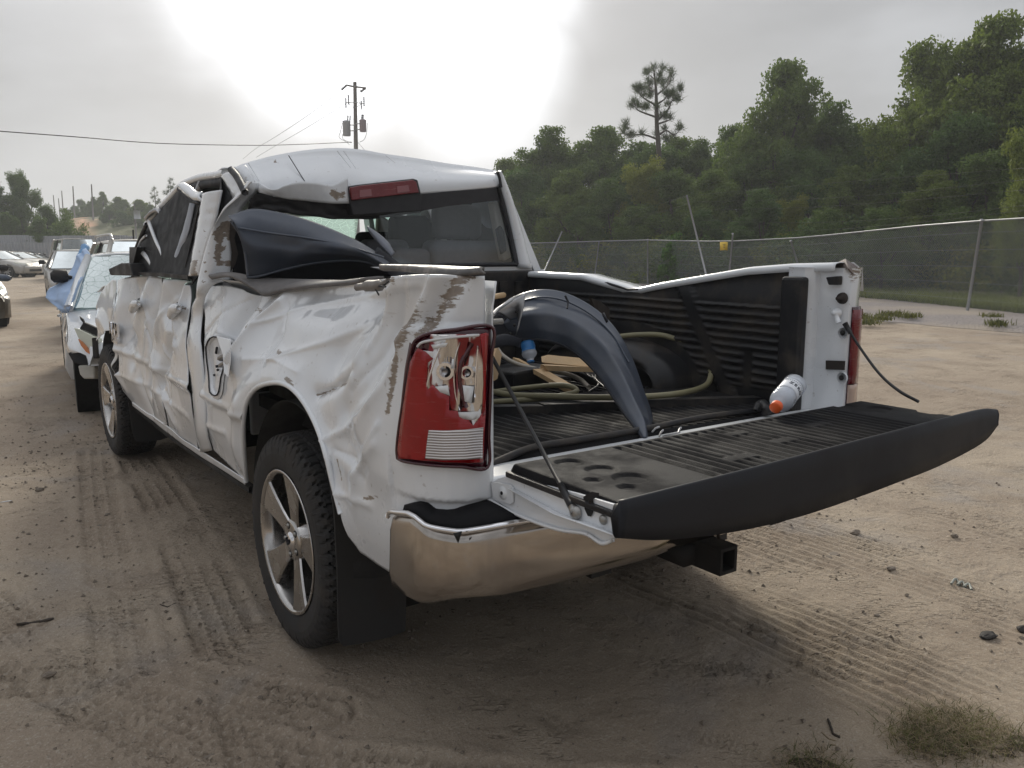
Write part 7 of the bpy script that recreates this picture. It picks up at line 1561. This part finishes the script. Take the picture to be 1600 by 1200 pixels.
    for s in (-1, 1):
        b = MB(); c = C(s*(hw+.08), g['wb_']-.42, zb+.17); b.tube([c-[s*.10, 0, .02], c-[s*.04, 0, 0]], .02, 6); b.tube([c-[s*.07, 0, 0], c-[s*.05, 0, 0], c+[s*.06, .02, 0], c+[s*.09, .02, 0]], [.03, .065, .065, .03], 12); b.build('door_mirror', M['trim'], r)
        if lamps:
            b = MB(); P = [C(s*hw*.46, yf+.0, .60), C(s*hw*.80, yf-.10, .62), C(s*hw*.93, yf-.42, .72), C(s*hw*.88, yf-.50, .78), C(s*hw*.52, yf-.05, .70)]; b.prism(P, (0, .03, .01)); b.build('headlight', M['lampglass'], r, smooth_sh=False, bev=.01)
            b = MB(); b.box((s*hw*.80, yr+.02, .78), (.30, .10, .16)); b.build('tail_light', M['redlens3'], r, bev=.02, smooth_sh=False)
        b = MB(); b.tube([C(s*(hw+.012), af-.5, .70), C(s*(hw+.012), af-.5, .35)], .004, 4); b.tube([C(s*(hw+.010), -.15, .90), C(s*(hw+.012), -.15, .30)], .004, 4); b.build('door_gap', M['dark'], r, kind='stuff')
        for yy in (.35, -.75): b = MB(); b.tube([C(s*(hw+.02), yy, .80), C(s*(hw+.03), yy-.06, .80), C(s*(hw+.02), yy-.14, .80)], .014, 6); b.build('door_handle', paint, r)
        if wheels:
            for a in (af, ar): car_wheel(r, s*(hw-.11), a, R_, s)
    if bumper:
        V = []; 
        for i in range(24):
            t = -1+2*i/23; x = t*hw*.97; y = yf+.09-.30*abs(t)**4
            for z, o in ((.20, -.03), (.26, .0), (.45, .03), (.54, .02), (.60, -.03)): V.append((x, y+o, z))
        mk('front_bumper', V, gridf(24, 5), paint, r, sol=.01); MB().box((0, yf+.105, .36), (hw*1.0, .03, .12)).build('grille', M['trim'], r, smooth_sh=False, bev=.01)
        V = [(x, -y-0.0, z) for x, y, z in V]; mk('rear_bumper', V, gridf(24, 5), paint, r, sol=.01)
    if rack:
        for s in (-1, 1):
            b = MB(); P = [C(s*(tw-.02), g['wt']+.02, zr-.02), C(s*(tw-.02), g['wt']-.12, zr+.055), C(s*(tw-.02), g['wt']-.5, zr+.075), C(s*(tw-.02), g['rt']+.2, zr+.06), C(s*(tw-.02), g['rt']+.05, zr)]; b.tube(spline(P, 24), .022, 7); b.build('roof_rack', M['silver'], r)
    return r
def place_car(r, px, d, yaw, z=0.0):
    p = at(px, d, z); r.location = tuple(p); r.rotation_euler = (0, 0, yaw)
# white sedan nose to nose with the truck; its front faces the camera
wc = make_car('wrecked_sedan', 'white wrecked sedan without front bumper standing nose to nose with the truck', M['whitecar'], L=4.7, Wd=1.80, H=1.46, wscreen=M['wscreen_far'], bumper=False, crumple=.022, lamps=False, wheels=False, seed=4, cut=.30)
TH_ = math.pi-.115; lx_, ly_ = .79, 4.7*.5-.92; wc.location = (-.86-(lx_*math.cos(TH_)-ly_*math.sin(TH_)), 5.74-(lx_*math.sin(TH_)+ly_*math.cos(TH_)), 0); wc.rotation_euler = (0, 0, TH_)
def wcl(p): return p
rw = [(.79, 4.7*.5-.92), (-.79, 4.7*.5-.92), (.79, 4.7*.5-.92-2.7), (-.79, 4.7*.5-.92-2.7)]
for x, y in rw: car_wheel(wc, x, y, .33, 1 if x > 0 else -1)
# its right headlamp unit hanging out, amber strip, washer bottle, dark block below the lamp
for o_ in [k for k in bpy.data.objects if k.parent == wc and k.name.startswith('door_mirror')]: o_.location = (-.10, -.1, .12)
WL = np.array(wc.location); ca_, sa_ = math.cos(TH_), math.sin(TH_)
def wloc(p): q = np.array(p)-WL; return np.array([q[0]*ca_+q[1]*sa_, -q[0]*sa_+q[1]*ca_, q[2]])+WL
def wprism(name, px, d, th, mat, bev=.006):
    P = [bp(x, y, d=d) for x, y in px]; Q_ = [p+FW*th for p in P]; n = len(P); V = [wloc(p) for p in P+Q_]
    return mk(name, V, [tuple(range(n-1, -1, -1)), tuple(range(n, 2*n))]+[(i, (i+1) % n, n+(i+1) % n, n+i) for i in range(n)], mat, wc, smooth_sh=False, bev=bev)
wprism('headlight', [(115, 512), (123, 514), (136, 520), (151, 528), (151, 556), (141, 553), (132, 542), (122, 528)], 7.05, .10, M['lampglass'])
wprism('amber_reflector', [(121, 529), (128, 534), (136, 543), (141, 554), (134, 550), (126, 540)], 7.03, .03, M['amber'])
wprism('washer_bottle', [(121, 571), (134, 570), (148, 572), (148, 592), (130, 592), (124, 585)], 7.2, .14, simple('milky_plastic', (.50, .48, .43), .5), .015)
wprism('dark_block', [(106, 552), (122, 545), (150, 556), (150, 571), (126, 570), (114, 566)], 7.22, .12, M['trim'])
wprism('black_hose', [(143, 528), (150, 527), (152, 560), (145, 560)], 6.98, .04, M['trim'])
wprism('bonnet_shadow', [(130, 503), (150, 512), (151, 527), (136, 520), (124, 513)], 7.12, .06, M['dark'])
wprism('bonnet_gap', [(124, 494), (129, 498), (134, 508), (131, 506), (126, 500)], 7.35, .02, M['dark'], 0)
# blue cloth hanging over its side
G = [[(134, 388, 8.9), (122, 400, 8.8), (112, 425, 8.7)], [(141, 398, 8.8), (128, 418, 8.5), (95, 440, 8.4)], [(139, 415, 8.6), (122, 440, 8.2), (72, 456, 8.3)], [(132, 432, 8.4), (115, 458, 8.0), (76, 470, 8.1)], [(126, 455, 8.2), (110, 478, 7.9), (90, 480, 8.0)], [(117, 482, 8.1), (108, 488, 7.95), (98, 489, 8.0)]]
def cloth(name, G, label, nu=50, nv=30):
    A = np.array([[bp(x, y, d=d) for x, y, d in r] for r in G]); A = np.stack([spline(A[:, j], nu) for j in range(A.shape[1])], 1); B_ = np.stack([spline(A[i], nv) for i in range(nu)], 0)
    for i in range(nu):
        for j in range(nv): u, v = i/nu, j/nv; B_[i, j] += -FW*(.022*(1-abs(float(vn(u*5+v*3, v*6-u*2, 12)))*4)+.012*math.sin(v*16+u*5))
    return mk(name, B_.reshape(-1, 3), gridf(nu, nv), M['tarp'], None, sol=.004, label=label, cat='cloth')
cloth('blue_cloth', G, 'pale blue cloth hanging out of the white sedan side window')
# silver wagon and silver saloon behind it
sw_ = make_car('station_wagon', 'silver wagon with roof rack standing behind the white sedan', M['silver2'], L=4.8, Wd=1.84, H=1.66, kind='wagon', rack=True, crumple=.006, seed=7); place_car(sw_, 226, 15.2, math.pi-.06)
b = MB(); b.tube(spline([bp(134, 384, d=13.2), bp(129, 396, d=13.0), bp(121, 408, d=12.9)], 10), [.04, .07, .055, .05, .065, .05, .06, .05, .04, .03], 9); b.build('blue_tape_patch', simple('blue_film', (.13, .30, .55), .5, var=.3), None, label='bright blue plastic film over the wagon windscreen corner', cat='plastic film')
sc_ = make_car('silver_sedan', 'dusty silver sedan with black mirror left of the silver wagon', M['silver'], L=4.7, Wd=1.8, H=1.45, crumple=.005, seed=9); place_car(sc_, 122, 24.5, math.pi-.08)
pk = make_car('white_pickup', 'pale van roof standing far behind the silver sedan', M['silver2'], L=5.2, Wd=1.9, H=1.95, kind='wagon', seed=11); place_car(pk, 118, 40, math.pi)
# far cars on the left
c1 = make_car('silver_hatchback', 'silver car with raised broken bonnet far left by the metal fence', M['silver'], L=4.5, Wd=1.76, H=1.38, crumple=.03, seed=13); place_car(c1, -12, 43, -math.pi/2-.75)
c2 = make_car('white_hatchback', 'white wrecked car half hidden behind the silver car far left', M['silver2'], L=4.4, Wd=1.74, H=1.30, crumple=.03, seed=17); place_car(c2, 20, 47, -math.pi/2-.75)
c3 = make_car('black_sedan', 'black wrecked car closest to the grey metal fence far left', M['blackcar'], L=4.3, Wd=1.7, H=1.25, crumple=.03, seed=19); place_car(c3, 38, 49.5, -math.pi/2-.75)
c4 = make_car('dark_car', 'dark gold car cut by the left picture edge', M['champ'], L=4.6, Wd=1.8, H=1.42, crumple=.0, seed=21); place_car(c4, -95, 16.5, math.pi+.05)
# mirror with blue-grey cover beyond it
b = MB(); b.tube([bp(-14, 434, d=15.5), bp(0, 434, d=15.4), bp(12, 434.5, d=15.3), bp(17, 435, d=15.3)], [.05, .07, .06, .03], 10); b.build('loose_mirror', simple('blue_grey_cover', (.06, .08, .12), .4), None, label='dark blue mirror cover sticking in at the left picture edge', cat='mirror')
# ================================================================== SMALL THINGS ON THE GROUND
def gz(x, y): return float(ground_h(np.array([x]), np.array([y]))[0])
def gp(px, py): q = bp(px, py, z=0); q[2] = gz(q[0], q[1]); return q
def lump(name, px, py, r_, mat, label, cat, sq=(1, 1, .5), seed=1, parent=None):
    c = gp(px, py); V = []; n, m = 14, 9
    for i in range(m):
        ph = -math.pi/2+math.pi*i/(m-1)
        for k in range(n):
            t = 2*math.pi*k/n; d = np.array([math.cos(ph)*math.cos(t), math.cos(ph)*math.sin(t), math.sin(ph)]); rr = r_*(1+.5*float(fbm(d[0]*1.7+seed, d[1]*1.7+d[2]*2, seed, 3))); V.append(c+d*rr*np.array(sq)+np.array([0, 0, r_*sq[2]*.5]))
    return mk(name, V, gridf(m, n, wv=True), mat, parent, smooth_sh=False, label=label, cat=cat)
for i, (px, py, r_, l, sq) in enumerate([(62, 767, .024, 'dark stone on the dirt left of the truck', (1, .8, .6)), (168, 805, .015, 'small dark stone midway between stick and front wheel', (1, .8, .6)), (153, 821, .013, 'flat dark chip left of the tyre track', (1.7, .8, .3)), (77, 1054, .018, 'brown stone near the lower left corner', (1.3, .8, .5)), (326, 1176, .016, 'small stone at the bottom edge left of the centre', (1.2, .8, .5)), (405, 1081, .010, 'small stone close behind the rear wheel track', (1, 1, .6)),
        (1336, 835, .026, 'dark brown stone right of the tailgate end', (1.5, .8, .5)), (1491, 838, .020, 'round brown stone far right of the tailgate', (1, .8, .6)), (1302, 868, .036, 'flat pale stone on the ribbed tracks', (1.6, .9, .25)), (1392, 891, .020, 'pale stone beside the damp dirt patch', (1.3, .9, .5)), (1205, 1053, .014, 'small dark stone under the tail of the truck', (1, 1, .6)), (1370, 963, .010, 'small pale chip on the ribbed tracks', (1.3, 1, .4))]):
    lump('stone', px, py, r_, M['stone'], l, 'stone', sq, i+3)
lump('dirt_clod', 1543, 994, .030, M['clod'], 'dark crumbly clod on the tracks above the weed clump', 'clod', (1.4, .9, .45), 31)
lump('dirt_clod', 1598, 985, .022, M['clod'], 'dark clod at the right picture edge', 'clod', (1.2, .9, .6), 32)
for i, (pl, r_, l) in enumerate([([(26, 978), (55, 972), (84, 969)], .006, 'straight dark stick lying on the dirt at the left'), ([(1294, 1120), (1299, 1132), (1302, 1142), (1313, 1147)], .004, 'crooked dark twig near the weed clump'), ([(1284, 1139), (1296, 1149), (1306, 1151)], .0018, 'thin pale straw beside the crooked twig'), ([(1296, 1157), (1306, 1157)], .002, 'short pale straw below the crooked twig'), ([(250, 942), (262, 946), (275, 941)], .0025, 'short thin twig on the tyre tracks left of the rear wheel')]):
    P = [gp(*q)+np.array([0, 0, r_*.8]) for q in pl]; b = MB(); b.tube(resample(P, 10), [r_*(.8+.4*((k*7) % 3)/2) for k in range(10)], 6); b.build('stick', M['stick' if i in (0, 1, 4) else 'drystem'], None, label=l, cat='stick')
for i, (px, py) in enumerate(((1490, 909), (1500, 914), (1509, 911))):
    pass
pw = root('plastic_piece', tuple(gp(1500, 912)), 'thin pale plastic strips pressed into the dirt at the right', 'plastic scrap')
for k in range(3):
    P = [gp(1486+k*10, 914+k*2)+np.array([0, 0, .006]), gp(1493+k*10, 907+k*3)+np.array([0, 0, .010]), gp(1500+k*9, 913+k*4)+np.array([0, 0, .006])]; b = MB(); b.tube(spline(P, 8), .006, 5); b.build('strip', simple('pale_plastic', (.26, .27, .24), .6) if k == 0 else bpy.data.materials['pale_plastic'], pw)
lump('white_scrap', 9, 783, .012, M['signwhite'], 'tiny white scrap at the left picture edge', 'scrap', (2.5, .6, .3), 51)
# clumps of torn-up weeds
def weed_clump(px0, px1, py0, py1, label, n, seed, hgt):
    rng_ = np.random.default_rng(seed); c = gp((px0+px1)/2, (py0+py1)/2); r = root('weed_clump', tuple(c), label, 'weed clump'); a = gp(px0, (py0+py1)/2); e = gp(px1, (py0+py1)/2); f0 = gp((px0+px1)/2, py0); f1 = gp((px0+px1)/2, py1); ux = (e-a)/2; uy = (f0-f1)/2
    V = []; nn, mm = 30, 14
    for i in range(mm):
        for k in range(nn):
            t = 2*math.pi*k/nn; q = i/(mm-1); w = (1+.35*float(vn(math.cos(t)*1.5+seed, math.sin(t)*1.5, seed))); p = c+(ux*math.cos(t)+uy*math.sin(t))*q*w*.95; V.append((p[0], p[1], c[2]-.004+hgt*.42*(1-q**2)*(1+.9*float(vn(p[0]*22, p[1]*22, seed)))))
    mk('root_ball', V, gridf(mm, nn, wv=True), M['rootsoil'], r)
    pts = []
    for _ in range(n):
        t = rng_.uniform(0, 6.28); q = math.sqrt(rng_.random()); w = (1+.35*float(vn(math.cos(t)*1.5+seed, math.sin(t)*1.5, seed))); p = c+(ux*math.cos(t)+uy*math.sin(t))*q*w; pts.append((p[0], p[1], c[2]+hgt*.34*(1-q*q)))
    N = len(pts)
    blades('green_blades', pts[:int(N*.32)], hgt*1.25, M['weed'], rng_, 1, w=.0013, lean=1.5, parent=r, kind='stuff'); blades('dry_stems', pts[int(N*.32):], hgt*1.2, M['drystem'], rng_, 1, w=.0009, lean=1.8, parent=r, kind='stuff')
weed_clump(1398, 1560, 1104, 1178, 'uprooted green weed clump with dark roots at the lower right', 3000, 3, .027)
weed_clump(1225, 1320, 1170, 1215, 'small dry weed tuft at the bottom edge left of the big clump', 650, 5, .020)
weed_clump(1540, 1640, 1140, 1180, 'dark root trail of the clump at the lower right corner', 420, 6, .022)
# gravel crumbs strewn over the dirt: nobody could count them
rng = np.random.default_rng(77); V = []; F = []; n = 0
XX = rng.uniform(-3.4, 3.6, 24000); YY = rng.uniform(-2.1, 7, 24000); keep = rng.random(24000) < (.22+1.6*np.maximum(0, fbm(XX*.9, YY*.9, 44, 3)+.05))*np.where(XX > .2, .45, 1.0); XX = XX[keep][:9000]; YY = YY[keep][:9000]; ZZ = ground_h(XX, YY)
for x, y, z in zip(XX, YY, ZZ):
    s = .0028*rng.uniform(.6, 1.1)+(.0070*rng.random()**4)*1.6; o = len(V); an = rng.uniform(0, 6.28); ca, sa = math.cos(an), math.sin(an)
    for dx, dy, dz in ((1, 0, .1), (-.5, .8, 0), (-.6, -.8, .1), (.1, .1, 1.0), (.3, .2, -.4)): V.append((x+(dx*ca-dy*sa)*s*rng.uniform(.8, 1.4), y+(dx*sa+dy*ca)*s, z+dz*s*.8+s*.2))
    F += [(o, o+1, o+3), (o+1, o+2, o+3), (o+2, o, o+3), (o, o+4, o+1), (o+1, o+4, o+2), (o+2, o+4, o)]; n += 1
mk('gravel_crumbs', V, F, M['stone'], None, smooth_sh=False, base=False, kind='stuff')
# leaf litter and clumps of dirt along the left tracks
V = []; F = []
for _ in range(900):
    x = rng.uniform(-3.0, 2.8); y = rng.uniform(-2.0, 4.5); 
    if fbm(np.array([x*1.4]), np.array([y*1.4]), 99, 2)[0] < .12: continue
    s = rng.uniform(.004, .010); z = gz(x, y)+.002; an = rng.uniform(0, 6.28); ca, sa = math.cos(an)*s*1.7, math.sin(an)*s*1.7; o = len(V); V += [(x-ca, y-sa, z), (x+sa*.35, y-ca*.35, z+s*.35), (x+ca, y+sa, z+s*.1), (x-sa*.35, y+ca*.35, z+s*.2)]; F += [(o, o+1, o+2, o+3)]
mk('leaf_litter', V, F, M['stick'], None, smooth_sh=False, base=False, kind='stuff')
# ------------------------------------------------------------------ morning haze: one closed box of even air
hm = bpy.data.materials.new('haze_air'); hm.use_nodes = True; t_ = hm.node_tree; t_.nodes.clear(); o_ = t_.nodes.new('ShaderNodeOutputMaterial'); v_ = t_.nodes.new('ShaderNodeVolumePrincipled')
v_.inputs['Color'].default_value = (.86, .89, .93, 1); v_.inputs['Density'].default_value = .0015; v_.inputs['Anisotropy'].default_value = .3
t_.links.new(v_.outputs[0], o_.inputs['Volume'])
MB().box((0, 0, 23.0), (2300, 2300, 50)).build('haze', hm, None, kind='stuff', smooth_sh=False, base=False)
